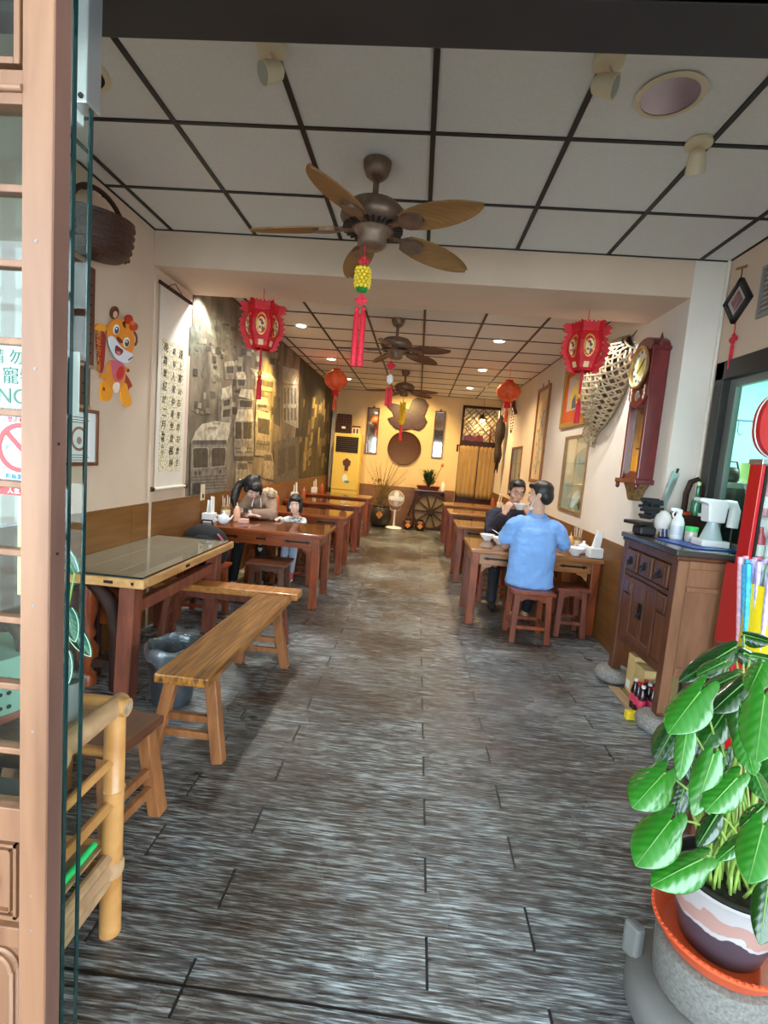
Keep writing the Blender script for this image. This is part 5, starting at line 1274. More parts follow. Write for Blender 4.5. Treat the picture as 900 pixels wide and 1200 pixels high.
MB().bb((-.085, -.065, .15), (.085, .065, .18)).build('lid', M['dark_wood'], t, bev=.004)
for s in (-1, 1): MB().bb((s*.035-.02, -.064, .02), (s*.035+.02, -.06, .12)).build('jar_print', M['mahogany'], t)

# two tall mirrors, the burl slab and the round tray
mirror = plain('old_mirror', (.62, .58, .50), .05, .95)
for i, (x0, x1, z0, z1, lab) in enumerate(((-1.225, -.955, 1.54, 2.57, 'tall narrow mirror in dark frame beside the air conditioner'), (.285, .525, 1.56, 2.60, 'tall narrow mirror in dark frame between burl slab and doorway'))):
    t = thing('wall_mirror', lab, 'mirror', ((x0+x1)/2, BY-.015, z0), 0, 'tall mirrors on the back wall')
    for lo, hi in (((x0, BY-.03, z0), (x0+.028, BY, z1)), ((x1-.028, BY-.03, z0), (x1, BY, z1)), ((x0+.028, BY-.03, z0), (x1-.028, BY, z0+.028)), ((x0+.028, BY-.03, z1-.028), (x1-.028, BY, z1))):
        MB().bb(lo, hi).build('frame_strip', M['dark_seat'], t, bev=.003, wld=True)
    MB().bb((x0+.028, BY-.012, z0+.028), (x1-.028, BY-.004, z1-.028)).build('mirror_glass', mirror, t, wld=True)
    MB().prism([((x0+x1)/2-.04, BY-.02, z1), ((x0+x1)/2+.04, BY-.02, z1), ((x0+x1)/2, BY-.02, z1+.05)], (0, .015, 0)).build('crest', M['dark_seat'], t, wld=True)
sl = [(215, 465), (235, 458), (290, 470), (322, 492), (342, 445), (365, 434), (400, 442), (418, 468), (408, 498), (398, 520), (410, 548), (396, 575), (372, 592), (335, 582), (300, 590), (262, 583), (235, 556), (222, 532), (252, 524), (244, 500), (222, 480)]
pp = [on_y(400+u/4.09, 360+v/4.09, BY) for u, v in sl]
MB().prism([(p.x, BY, p.z) for p in pp], (0, -.05, 0)).top('burl_slab', M['slab'], 'butterfly-shaped polished burl slab on the back wall', 'slab', (-.33, BY-.02, 2.1), bev=.012)
t = thing('round_tray', 'large round dark woven tray hung below the burl slab', 'tray', (-.335, BY-.022, 1.72))
Rb = Matrix.Rotation(PI/2, 3, 'X')
MB().lathe([(0, .0), (.36, 0), (.375, .03), (.365, .045), (.345, .03), (.33, .014), (0, .012)], (0, .017, 0), 44, Rb).build('tray_body', M['tray_wood'], t, smooth=1)
for r in (.06, .14, .22, .29): MB().lathe([(r-.006, .013), (r, .019), (r+.006, .013)], (0, .02, 0), 36, Rb, caps=(0, 0)).build('woven_ring', plain('ring_brown', (.14, .05, .025), .6), t, smooth=1)

# things on the floor against the back wall
t = thing('dried_plant_pot', 'dark round pot of dried twigs with an orange paper diamond', 'plant', (-.72, 10.75, 0))
MB().lathe([(.16, 0), (.22, .08), (.255, .22), (.235, .36), (.19, .42), (.20, .44), (.17, .43), (.15, .38), (0, .37)], n=28).build('pot', plain('dark_glaze', (.04, .032, .026), .35, var=.3), t, smooth=1)
MB().bar((-.0, -.262, .22), (-.0, -.262, .40), .002, .13, up=(0, 1, 0)).build('band', M['dark_wood'], t)
rnd = random.Random(5); b = MB()
for i in range(46):
    a = rnd.uniform(0, 2*PI); s = rnd.uniform(.1, .55); h = rnd.uniform(.5, 1.15)
    b.tube([(0, 0, .38), (s*.3*math.cos(a), s*.2*math.sin(a), .38+h*.5), (s*math.cos(a), s*.6*math.sin(a), .38+h)], [.005, .004, .002], 4)
b.build('twigs', plain('dry_twig', (.22, .15, .05), .8), t)['kind'] = 'stuff'
b = MB()
for i in range(150):
    a = rnd.uniform(0, 2*PI); s = rnd.uniform(.02, .24); z = rnd.uniform(.42, 1.0); c = Vector((s*math.cos(a), s*.7*math.sin(a), z))
    d = Vector((rnd.uniform(-1, 1), rnd.uniform(-1, 1), rnd.uniform(-.3, 1))).normalized()*.06; n_ = d.cross(Vector((rnd.uniform(-1, 1), 1, .3))).normalized()*.012
    b.add([c, c+d*.5+n_, c+d, c+d*.5-n_], [(0, 1, 2, 3)])
b.build('dry_leaves', plain('dry_leaf', (.12, .11, .05), .8, var=.5), t)['kind'] = 'stuff'
od = plain('orange_diamond_paper', (.80, .28, .03), .5)
MB().prism([(0, -.262, .18), (.075, -.262, .27), (0, -.262, .36), (-.075, -.262, .27)], (0, -.004, 0)).build('paper_diamond', od, t)
for i, (x, y, lab) in enumerate(((-.10, 10.60, 'small dark jar with orange diamond, left of the pair by the wheel'), (.16, 10.58, 'small dark jar with orange diamond, right of the pair by the wheel'))):
    j = thing('dark_jar', lab, 'jar', (x, y, 0), 0, 'small jars by the wheel')
    MB().lathe([(.07, 0), (.115, .06), (.12, .12), (.085, .19), (.06, .20), (.065, .23), (.05, .23), (0, .2)], n=22).build('jar_body', plain('dark_glaze_%d' % i, (.05, .02, .012), .25), j, smooth=1)
    MB().prism([(0, -.124, .035), (.06, -.124, .10), (0, -.124, .165), (-.06, -.124, .10)], (0, -.004, 0)).build('paper_diamond', od, j)
t = thing('floor_fan', 'white pedestal fan standing on the floor before the back wall', 'fan', (-.40, 10.55, 0))
MB().lathe([(.17, 0), (.175, .012), (.16, .03), (.05, .045), (0, .05)], n=28).build('base', M['white'], t, smooth=1)
MB().cyl((0, 0, .04), (0, 0, .40), .02, n=14).build('pole', M['white'], t, smooth=1)
MB().tube([(-.13, 0, .52), (-.10, 0, .40), (0, 0, .36), (.10, 0, .40), (.13, 0, .52)], .007, 6).build('yoke', M['chrome'], t, smooth=1)
hc = Vector((.01, -.03, .64)); Rh = Matrix.Rotation(PI/2-.1, 3, 'X')
MB().lathe([(0, .03), (.05, .025), (.06, 0), (.05, -.10), (0, -.11)], hc, 18, Rh).build('motor', M['white'], t, smooth=1)
for i, r in enumerate((.05, .085, .12, .15, .168)): MB().tube([hc + Rh @ Vector((r*math.cos(a), r*math.sin(a), .055-.35*r*r/.17*1.0)) for a in [2*PI*k/28 for k in range(29)]], .0045, 5, cap=False).build('grille_ring', M['white'], t, smooth=1)
for i in range(24):
    a = 2*PI*i/24; MB().tube([hc + Rh @ Vector((r*math.cos(a), r*math.sin(a), .055-.35*r*r/.17)) for r in (.0, .08, .13, .168)], .0022, 4).build('grille_wire', M['white'], t)
for i in range(4):
    R = Rh @ Matrix.Rotation(i*PI/2, 3, 'Z') @ Matrix.Rotation(.4, 3, 'X'); MB().lathe([(0, 0), (.06, 0), (.06, .003), (0, .003)], hc + R @ Vector((.085, 0, .0)), 14, R, 1.1, .9).build('blade', M['paper'], t, smooth=1)
t = thing('wagon_wheel', 'large dark wooden wheel standing before the back wall', 'wheel', (.36, 10.78, 0))
Rw = Matrix.Rotation(PI/2-.06, 3, 'X'); wc = Vector((0, .0, .401))
MB().lathe([(.36, -.025), (.40, -.025), (.40, .025), (.36, .025), (.36, -.025)], wc, 40, Rw).build('rim', M['dark_wood'], t)
MB().lathe([(0, -.05), (.06, -.05), (.07, 0), (.06, .05), (0, .05)], wc, 18, Rw).build('hub', M['dark_wood'], t, smooth=1)
for i in range(10): a = 2*PI*i/10; MB().bar(wc + Rw @ Vector((.06*math.cos(a), .06*math.sin(a), 0)), wc + Rw @ Vector((.365*math.cos(a), .365*math.sin(a), 0)), .025, .025).build('spoke', M['dark_wood'], t)
MB().lathe([(0, -.01), (.35, -.01)], wc, 30, Rw).build('back_disc', plain('sieve_net', (.20, .15, .09), .9), t)
t = thing('plant_shelf', 'dark wooden stand holding the potted plant above the wheel', 'stand', (.30, 11.03, 0))
MB().bb((-.32, -.17, .82), (.34, .36, .85)).build('shelf_board', M['dark_seat'], t)
for x in (-.30, .32):
    for y in (-.15, .34): MB().bar((x, y, .82), (x, y, 0), .03, .03).build('leg', M['dark_wood'], t)
MB().bar((-.26, -.19, .80), (-.42, -.19, .25), .05, .025, up=(0, 1, 0)).build('leaning_board', M['dark_wood'], t)
t = thing('potted_fern', 'bushy dark green plant in a reddish tray on the rear stand', 'plant', (.27, 11.05, .85))
MB().lathe([(.20, 0), (.24, .08), (.225, .08), (.19, .02), (0, .02)], n=22, sx=1.1).build('tray', plain('red_brown_tray', (.22, .04, .03), .4), t, smooth=1)
rnd = random.Random(11)
fm = plain('fern_green', (.03, .075, .02), .5, var=.5, scale=9)
b = MB()
for i in range(170):
    a = rnd.uniform(0, 2*PI); s = rnd.uniform(.08, .32); h = rnd.uniform(.12, .42)
    p = [(0, 0, .05), (s*.5*math.cos(a), s*.4*math.sin(a), .08+h*.8), (s*math.cos(a), s*.7*math.sin(a), .05+h)]
    d = Vector((-math.sin(a), math.cos(a), 0))*.016; q = [Vector(x) for x in p]
    b.add([q[0], q[1]-d, q[2], q[1]+d], [(0, 1, 2, 3)])
b.build('fronds', fm, t)['kind'] = 'stuff'
b = MB().tube([(.1, 0, .1), (.2, -.05, .4), (.26, -.08, .55)], .006, 5).build('flower_stem', fm, t)
MB().ell((.26, -.08, .56), (.03, .03, .04)).build('flower', M['orange_lantern'], b, smooth=1)
MB().lathe([(.035, 0), (.04, .02), (.04, .15), (.02, .18), (.02, .21)], n=14).top('white_bottle', M['white'], 'small white bottle on the rear stand beside the plant tray', 'bottle', (0, 0, 0), smooth=1).location = (.58, 10.92, .85)

# ------------------------------------------------------------------ small things on tables and cabinet
def napkin_box(x, y, z, label, rz=0):
    t = thing('napkin_box', label, 'napkin box', (x, y, z), rz, 'napkin boxes')
    MB().box((0, 0, .045), (.12, .10, .09)).build('box_body', M['white'], t, bev=.006)
    MB().prism([(-.03, -.035, .09), (.03, -.035, .09), (.055, -.02, .24), (-.005, -.02, .25)], (0, .012, 0)).build('paper_napkins', M['paper'], t)
    MB().prism([(-.03, .005, .09), (.03, .005, .09), (.05, .012, .20), (.0, .012, .21)], (0, .010, 0)).build('paper_napkins', M['paper'], t)
    return t
def teapot(x, y, z, label):
    t = thing('teapot', label, 'teapot', (x, y, z), 0, 'small white condiment pots')
    MB().lathe([(.03, 0), (.05, .02), (.055, .05), (.045, .08), (.02, .09), (.012, .10), (.014, .115), (0, .12)], n=18).build('pot_body', M['porcelain'], t, smooth=1)
    MB().tube([(.045, 0, .04), (.075, 0, .06), (.09, 0, .09)], [.014, .01, .007], 8).build('spout', M['porcelain'], t, smooth=1)
    MB().tube([(-.045, 0, .075), (-.08, 0, .075), (-.085, 0, .04), (-.05, 0, .025)], .007, 8).build('handle', M['porcelain'], t, smooth=1)
def caddy(x, y, z, label):
    t = thing('chopstick_holder', label, 'holder', (x, y, z), 0, 'chopstick holders')
    MB().lathe([(.04, 0), (.045, .13), (.047, .135), (.043, .13), (.038, .006), (0, .006)], n=18).build('holder_cup', plain('amber_cup', (.42, .27, .08), .3), t, smooth=1)
    MB().lathe([(.046, .04), (.048, .05), (.048, .09), (.046, .1)], n=18, caps=(0, 0)).build('band', M['ivory'], t, smooth=1)
    for i in range(8):
        a = 2*PI*i/8; MB().tube([(.02*math.cos(a), .02*math.sin(a), .01), (.036*math.cos(a), .036*math.sin(a), .21+.015*(i % 3))], .0045, 6).build('chopstick', plain('chopstick_pale', (.72, .58, .46), .5), t)
def sauce(x, y, z, label, col):
    t = thing('sauce_bottle', label, 'bottle', (x, y, z), 0, 'sauce bottles on the tables')
    MB().lathe([(.03, 0), (.034, .01), (.033, .10), (.026, .125), (.0, .13)], n=16).build('bottle_body', plain('sauce_'+label[:9], col, .35), t, smooth=1)
    MB().lathe([(.020, .124), (.018, .145), (.006, .15), (.003, .185), (0, .186)], n=12).build('nozzle', plain('nozzle_'+label[:9], [min(1, c*1.15+.1) for c in col], .4), t, smooth=1)
def bowl(x, y, z, r, label, group='white porcelain bowls'):
    return MB().lathe([(r*.45, 0), (r*.48, r*.12), (r*.8, r*.38), (r, r*.75), (r*1.02, r*.8), (r*.95, r*.78), (r*.7, r*.38), (0, r*.2)], n=26).top('bowl', M['porcelain'], label, 'bowl', (0, 0, 0), group, smooth=1)
TT = .7195
napkin_box(-1.925, 4.60, TT, 'white napkin box with tall folded napkins, left end of the woman\'s table', PI/2)
teapot(-1.775, 4.57, TT, 'white little pot beside the napkins on the woman\'s table')
caddy(-1.87, 4.86, TT, 'chopstick holder against the mural side of the woman\'s table')
sauce(-1.74, 4.82, TT, 'peach coloured squeeze bottle on the woman\'s table', (.85, .45, .28))
MB().prism([(0, 0, 0), (.09, .01, 0), (.085, .07, 0), (.01, .08, 0)], (0, 0, .035)).top('tissue_packet', plain('pink_packet', (.75, .42, .34), .6), 'pinkish folded packet beside the squeeze bottle on the table', 'packet', (0, 0, 0)).location = (-1.69, 4.73, TT)
o = bowl(0, 0, 0, .085, 'white bowl with a spoon at the aisle end of the men\'s table'); o.location = (.86, 4.85, TT)
MB().tube([(-.05, .0, .05), (-.02, .0, .06), (.03, .0, .10), (.09, 0, .13)], [.018, .02, .009, .007], 8, flat=.4).top('soup_spoon', M['porcelain'], 'white soup spoon resting in the aisle-side bowl', 'spoon', (0, 0, 0), smooth=1, rz=PI*.9).location = (.86, 4.85, TT+.004)
bowl(0, 0, 0, .075, 'shallow white bowl behind the bowl with the spoon').location = (.76, 5.05, TT)
bowl(0, 0, 0, .085, 'white bowl near the napkins at the wall end of the men\'s table').location = (1.50, 4.63, TT)
napkin_box(1.655, 4.58, TT, 'white napkin box with tall napkins at wall end of men\'s table', .1)
teapot(1.615, 4.765, TT, 'white little pot behind the napkins on the men\'s table')
sauce(1.50, 4.80, TT, 'orange sauce bottle beside the holder on the men\'s table', (.80, .38, .10))
caddy(1.60, 4.92, TT, 'chopstick holder at the wall end of the men\'s table')
MB().box((0, 0, .006), (.16, .08, .012)).top('phone', M['black'], 'black phone lying by the elbow of the man in blue', 'phone', (1.36, 4.70, TT), bev=.003)
for i, side in ((1, 0), (2, 0), (3, 0), (1, 1), (2, 1), (3, 1)):
    x = -1.9 if side == 0 else 1.60; y = (TL if side == 0 else TR)[i]
    w = ['', 'second', 'third', 'rearmost'][i] + (' left' if side == 0 else ' right')
    napkin_box(x, y, TT, 'white napkin box on the %s table' % w, PI/2 if side == 0 else -PI/2)
    sauce(x+(.13 if side == 0 else -.13), y+.06, TT, '%s sauce bottle on the %s table' % ('reddish', w), (.45, .09, .03))
t = thing('backpack', 'black backpack sitting on a stool by the left wall', 'bag', (-1.72, 4.04, .4465))
MB().ell((0, 0, .172), (.20, .13, .172), None, 18, 12).ell((.10, -.03, .12), (.12, .11, .12)).build('bag_body', M['black_soft'], t, smooth=1)
MB().ell((.02, -.09, .14), (.14, .08, .13), None, 14, 10).build('front_pocket', M['black_soft'], t, smooth=1)
MB().tube([(-.05, .03, .33), (-.04, .03, .37), (.04, .03, .37), (.05, .03, .33)], .008, 6).build('grab_handle', M['black_soft'], t, smooth=1)
MB().tube([(.14, -.08, .28), (.19, -.10, .24), (.20, -.10, .18)], .008, 6).build('pink_ribbon', plain('pink_cord', (.55, .12, .2), .6), t, smooth=1)
stool('stool carrying the black backpack by the left wall', (-1.72, 4.04, 0))

CZT = CT+.0008
t = thing('blue_mat', 'blue flat mat under the jar and dispenser on the cabinet', 'mat', (1.73, 3.14, CZT))
MB().box((0, 0, .003), (.30, .36, .006), Matrix.Rotation(.15, 3, 'Z')).build('mat_sheet', plain('blue_mat', (.02, .07, .36), .35), t, bev=.002)
MB().box((.03, -.17, .007), (.16, .012, .002), Matrix.Rotation(.15, 3, 'Z')).build('pale_strip', plain('pale_blue', (.3, .55, .75), .4), t)
t = thing('spray_bottle', 'white plastic spray bottle with trigger on the cabinet', 'bottle', (1.705, 3.335, CZT))
MB().lathe([(.034, 0), (.038, .01), (.038, .11), (.03, .14), (.016, .16), (.016, .175)], n=20).build('bottle_body', M['white'], t, smooth=1)
MB().lathe([(.0385, .035), (.0388, .095)], n=20, caps=(0, 0)).build('bottle_label', plain('pale_label', (.62, .66, .70), .4), t, smooth=1)
MB().box((0, 0, .187), (.03, .026, .026)).box((-.03, 0, .195), (.05, .018, .022)).build('spray_head', M['white'], t, bev=.005)
MB().tube([(-.03, 0, .185), (-.04, 0, .165), (-.032, 0, .145)], .006, 6).build('trigger', M['white'], t, smooth=1)
t = thing('glass_jar', 'small glass jar with bright green lid on blue mat', 'jar', (1.735, 3.22, CZT+.0072))
MB().lathe([(.03, 0), (.035, .008), (.035, .065), (.03, .075)], n=20).build('jar_body', plain('jar_contents', (.50, .46, .40), .15, coat=.5), t, smooth=1)
MB().lathe([(.034, .07), (.036, .072), (.036, .092), (.034, .096), (0, .096)], n=20).build('lid', plain('bright_green', (.05, .62, .12), .4), t, smooth=1)
t = thing('drink_dispenser', 'white jug-shaped dispenser with handle on the blue mat', 'dispenser', (1.78, 3.09, CZT+.0072))
MB().box((0, 0, .02), (.16, .13, .04)).build('base', M['white'], t, bev=.008)
MB().lathe([(.062, .04), (.030, .14), (.03, .15)], n=20).build('glass_funnel', plain('clear_plastic', (.45, .55, .55), .1, coat=.6), t, smooth=1)
MB().prism([(-.05, -.045, .145), (.045, -.045, .145), (.055, -.045, .28), (-.11, -.045, .285), (-.11, -.045, .265), (-.06, -.045, .25)], (0, .09, 0)).build('upper_body', M['white'], t, bev=.008)
MB().tube([(.055, 0, .255), (.10, 0, .255), (.115, 0, .22), (.112, 0, .12)], .026, 10, flat=1.2).build('handle', M['white'], t, smooth=1)
MB().cyl((.112, 0, .12), (.115, 0, .0), .008).build('dark_leg', M['black'], t, smooth=1)
t = thing('shoe_pile', 'pile of black and white tangled things at cabinet far end', 'pile', (1.585, 3.50, CZT)); t.name = 'clutter_pile'
MB().box((-.02, -.02, .03), (.11, .13, .06)).build('black_box', M['black'], t, bev=.015)
MB().box((-.06, .0, .078), (.10, .16, .025), Matrix.Rotation(.3, 3, 'Z')).build('black_tray', M['black'], t, bev=.006)
b = MB()
rnd = random.Random(4)
for i in range(16): b.tube([(rnd.uniform(-.06, .08), rnd.uniform(-.08, .06), .12+.008*i) for k in range(4)], .012, 6)
b.build('black_straps', M['black_soft'], t, smooth=1)['kind'] = 'stuff'
MB().ell((.07, -.07, .105), (.055, .05, .075), None, 14, 10).build('white_pouch', plain('pouch_white', (.66, .62, .58), .8, bump=.5, scale=25), t, smooth=1)
for i in range(5): MB().tube([(.045+.013*i, -.12, .008), (.045+.013*i, -.108, .06)], .005, 6).build('striped_fold', plain('fold_blue_%d' % i, (.03, .04, .12) if i % 2 else (.4, .4, .42), .7), t)
t = thing('wooden_caddy', 'dark wooden box with tall arched handle at the back of the cabinet', 'box', (1.815, 3.50, CZT))
MB().box((0, 0, .08), (.21, .16, .16)).build('box_body', M['dark_wood'], t, bev=.004)
MB().tube([(-.0, .0, .16), (-.0, 0, .30), (.02, 0, .38), (.06, 0, .40), (.09, 0, .36), (.095, 0, .16)], .014, 8, flat=1.5).build('arched_handle', M['dark_wood'], t, smooth=1)
MB().lathe([(.05, 0), (.062, .022), (.058, .022), (.045, .005), (0, .005)], n=20).top('orange_dish', M['terracotta'], 'small orange dish on top of the dark wooden box', 'dish', (0, 0, 0), smooth=1).location = (1.785, 3.465, CZT+.1605)
t = thing('glass_bottle', 'green glass bottle standing on the dark wooden box', 'bottle', (1.868, 3.46, CZT+.1605))
MB().lathe([(.028, 0), (.03, .01), (.03, .09), (.012, .14), (.011, .20), (.013, .205)], n=18).build('bottle_body', plain('green_glass', (.03, .22, .10), .08, coat=.8), t, smooth=1)
MB().lathe([(.014, .2), (.014, .225), (0, .226)], n=12).build('cap', plain('pale_green_cap', (.55, .72, .35), .4), t, smooth=1)
MB().lathe([(.02, 0), (.022, .02), (0, .022)], n=12).top('bottle_stopper', M['white'], 'small white stopper lying beside the green bottle', 'stopper', (0, 0, 0), smooth=1).location = (1.885, 3.412, CZT+.1605)
t = thing('cleaver', 'long steel blade leaning on the wall behind the cabinet box', 'knife', (1.665, 3.585, 1.085))
MB().prism([(-.02, 0, 0), (.025, -.0, .0), (.135, .01, .42), (.12, .01, .45), (.09, .01, .44)], (0, .006, 0)).build('blade', M['chrome'], t)
MB().tube([(.115, .013, .43), (.125, .013, .46)], .008, 6).build('rivet', M['dark_iron'], t)

# ------------------------------------------------------------------ drinks cooler and straw bucket by the right wall
t = thing('drinks_rack', 'slim red drinks rack with glass front and rounded sign beside the cabinet', 'rack', (1.83, 2.74, 0))
FY0, FY1, FX0, FX1 = 2.655, 2.75, 1.725, 1.935
MB().bb((FX0, FY0-.01, .02), (FX1, 2.825, 1.04)).build('lower_body', M['red_gloss'], t, bev=.008, wld=True)
MB().bb((FX0+.02, FY0+.01, .0), (FX1-.02, 2.80, .02)).build('plinth', M['black'], t, wld=True)
MB().bb((FX0, FY0, 1.04), (FX0+.02, FY1, 1.575)).build('side_wall', M['red_gloss'], t, wld=True, bev=.003)
MB().bb((FX1-.02, FY0, 1.04), (FX1, FY1, 1.575)).build('side_wall', M['red_gloss'], t, wld=True, bev=.003)
MB().bb((FX0+.02, FY1-.015, 1.04), (FX1-.02, FY1, 1.575)).build('inner_back', M['white'], t, wld=True)
MB().bb((FX0-.006, FY0-.008, 1.575), (FX1, FY1+.004, 1.602)).build('silver_band', M['chrome'], t, wld=True, bev=.003)
for x in (FX0+.02, FX1-.034): MB().bb((x, FY0-.004, 1.06), (x+.014, FY0+.012, 1.57)).build('gasket', M['black'], t, wld=True)
MB().bb((FX0+.034, FY0+.004, 1.05), (FX1-.034, FY0+.008, 1.57)).build('door_pane', M['glass'], t, wld=True)
pts = [(1.862+.172*math.copysign(abs(math.cos(a))**.85, math.cos(a)), 1.78+.178*math.copysign(abs(math.sin(a))**.85, math.sin(a))) for a in [2*PI*k/40 for k in range(40)]]
pts = [(min(x, FX-.006), z) for x, z in pts]
sg = MB().prism([(x, FY0+.01, z) for x, z in pts], (0, .06, 0)).build('rounded_sign', M['red_gloss'], t, wld=True)
MB().tube([(x, FY0+.045, z) for x, z in pts+pts[:1] if x < FX-.02], .004, 6).build('white_rim', M['white'], sg, smooth=1, wld=True)
for z in (1.06, 1.31): MB().bb((FX0+.02, FY0+.014, z), (FX1-.02, FY1-.016, z+.005)).build('shelf', M['chrome'], t, wld=True)
for i, (x, z, c, lab) in enumerate(((1.80, 1.0655, (.55, .05, .08), 'red bottle on the lower shelf of the slim drinks rack'), (1.86, 1.0655, (.7, .7, .72), 'pale bottle on the lower shelf of the slim drinks rack'),
        (1.80, 1.3155, (.72, .30, .34), 'pink bottle on the upper shelf of the slim drinks rack'), (1.86, 1.3155, (.62, .60, .55), 'cream bottle on the upper shelf of the slim drinks rack'))):
    b = thing('drink_bottle', lab, 'bottle', (x, 2.702, z), 0, 'bottles inside the drinks rack')
    MB().lathe([(.024, 0), (.026, .01), (.026, .13), (.012, .175), (.012, .19), (0, .192)], n=14).build('body', plain('rack_bottle_%d' % i, c, .25), b, smooth=1)
    MB().lathe([(.0265, .04), (.0265, .1)], n=14, caps=(0, 0)).build('bottle_label', M['white'], b, smooth=1)
t = thing('side_stand', 'tall narrow wooden stand under the yellow straw bucket', 'stand', (1.385, 1.92, 0))
MB().box((0, 0, .815), (.26, .26, .03)).build('stand_top', M['dark_seat'], t, bev=.004)
for sx_ in (-1, 1):
    for sy_ in (-1, 1): MB().bar((sx_*.10, sy_*.10, .80), (sx_*.11, sy_*.11, 0), .035, .035).build('leg', M['dark_seat'], t)
t = thing('straw_bucket', 'yellow bucket with white cursive lettering holding wrapped straws', 'bucket', (1.385, 1.90, .8305))
yb = plain('yellow_bucket', (.88, .66, .01), .35, coat=.3)
MB().lathe([(.110, 0), (.113, .01), (.126, .27), (.130, .275), (.124, .275), (.110, .012), (0, .012)], n=36).build('bucket_body', yb, t, smooth=1)
# illegible white cursive script running up the side
b = MB()
def on_cup(a, z): r = .1125+.0145*z/.27+.0015; return Vector((r*math.cos(a), r*math.sin(a), z))
for k in range(5):
    z0 = .05+.036*k
    b.tube([on_cup(-1.95+.30*math.sin(q*2*PI)+.05*k*.3, z0+.05*q-.012*math.cos(q*2*PI)) for q in np.linspace(0, 1, 12)], .005, 5)
b.tube([on_cup(-2.2+.25*math.sin(q*4), .03+.2*q) for q in np.linspace(0, 1, 14)], .006, 5)
b.build('white_lettering', M['white'], t, smooth=1)
rnd = random.Random(8); cols = [(.05, .45, .75), (.45, .75, .25), (.75, .10, .25), (.55, .45, .75), (.85, .75, .25), (.85, .45, .55), (.6, .75, .75), (.5, .5, .5)]
sm = [plain('straw_%d' % i, c, .5, var=.3, scale=60) for i, c in enumerate(cols)]
scol = ['blue', 'green', 'crimson', 'violet', 'yellow', 'pink', 'pale teal', 'grey']
for i in range(78):
    a = 2.39996*i; r0_ = .0124*math.sqrt(i+.3); r1_ = r0_*1.35
    zone = 'in the middle' if i < 9 else ('in the inner ring' if i < 34 else 'at the rim')
    face = ['right', 'back right', 'back left', 'left', 'front left', 'front right'][int((a % (2*PI))/(PI/3)) % 6]
    s = thing('wrapped_straw', '%s wrapped straw %s of the yellow bucket, %s' % (scol[i % 8], zone, face + ' side'), 'straw', (1.385+r0_*math.cos(a), 1.90+r0_*math.sin(a), .8435), 0, 'straws in the yellow bucket')
    MB().tube([(0, 0, 0), ((r1_-r0_)*math.cos(a), (r1_-r0_)*math.sin(a), .32+.03*rnd.random())], .0098, 6).build('straw_paper', sm[i % 8], s, smooth=1)

# ------------------------------------------------------------------ the plant at the front right
PX, PY = .895, 1.255
t = thing('stone_mill', 'grey stone mill base carrying the orange basin and pot', 'stone', (PX, PY, 0))
MB().lathe([(.185, 0), (.20, .03), (.20, .09), (.185, .115), (.14, .12), (.13, .12)], n=36).build('mill_base', M['stone_blue'], t, smooth=1)
MB().lathe([(.128, .118), (.138, .125), (.142, .20), (.143, .245), (.13, .25), (0, .25)], n=36).build('mill_drum', plain('speckled_stone', (.14, .135, .118), .75, var=.3, scale=130, bump=.25), t, smooth=1)
MB().box((-.165, .09, .15), (.035, .05, .10), Matrix.Rotation(.5, 3, 'Z')).build('lug', M['stone_blue'], t, bev=.01)
t = thing('basin', 'orange plastic basin with notched rim under the flower pot', 'basin', (PX, PY, .2505))
MB().lathe([(.12, 0), (.135, .01), (.152, .045), (.160, .05), (.160, .056), (.154, .058), (.148, .048), (.131, .016), (0, .012)], n=48).build('basin_body', M['terracotta'], t, smooth=1)
b = MB()
for i in range(64): a = 2*PI*i/64; b.box((.158*math.cos(a), .158*math.sin(a), .058), (.006, .007, .006), Matrix.Rotation(a, 3, 'Z'))
b.build('rim_notches', M['terracotta'], t)['kind'] = 'stuff'
t = thing('potted_plant', 'large glossy green philodendron in a pale glazed pot', 'plant', (PX, PY, .2635))
def pot_mat():
    m, nt, p = new_mat('two_tone_glaze')
    tc = nt.nodes.new('ShaderNodeTexCoord'); n = nt.nodes.new('ShaderNodeTexNoise'); n.inputs['Scale'].default_value = 9; n.inputs['Detail'].default_value = 4
    nt.links.new(tc.outputs['Object'], n.inputs['Vector'])
    sep = nt.nodes.new('ShaderNodeSeparateXYZ'); nt.links.new(tc.outputs['Object'], sep.inputs[0])
    wv = nt.nodes.new('ShaderNodeMath'); wv.operation = 'MULTIPLY_ADD'; wv.inputs[1].default_value = .12
    nt.links.new(n.outputs['Fac'], wv.inputs[0]); nt.links.new(sep.outputs['Z'], wv.inputs[2])
    r = nt.nodes.new('ShaderNodeValToRGB'); r.color_ramp.interpolation = 'CONSTANT'; e = r.color_ramp.elements
    e[0].position = 0; e[0].color = (.055, .04, .05, 1); e[1].position = .150; e[1].color = (.36, .345, .335, 1)
    q = e.new(.162); q.color = (.32, .19, .16, 1); q = e.new(.205); q.color = (.35, .33, .32, 1)
    nt.links.new(wv.outputs[0], r.inputs['Fac']); nt.links.new(r.outputs[0], p.inputs['Base Color']); p.inputs['Roughness'].default_value = .3
    return m
MB().lathe([(.085, 0), (.092, .01), (.120, .11), (.132, .185), (.136, .19), (.130, .195), (.124, .19)], n=40, caps=(1, 0)).build('glazed_pot', pot_mat(), t, smooth=1)
MB().lathe([(.122, .17), (.124, .198), (.116, .20), (.112, .17)], n=36, caps=(0, 0)).build('black_liner_rim', M['black'], t, smooth=1)
MB().lathe([(0, .178), (.115, .17)], n=30).build('soil', M['soil'], t, smooth=1)
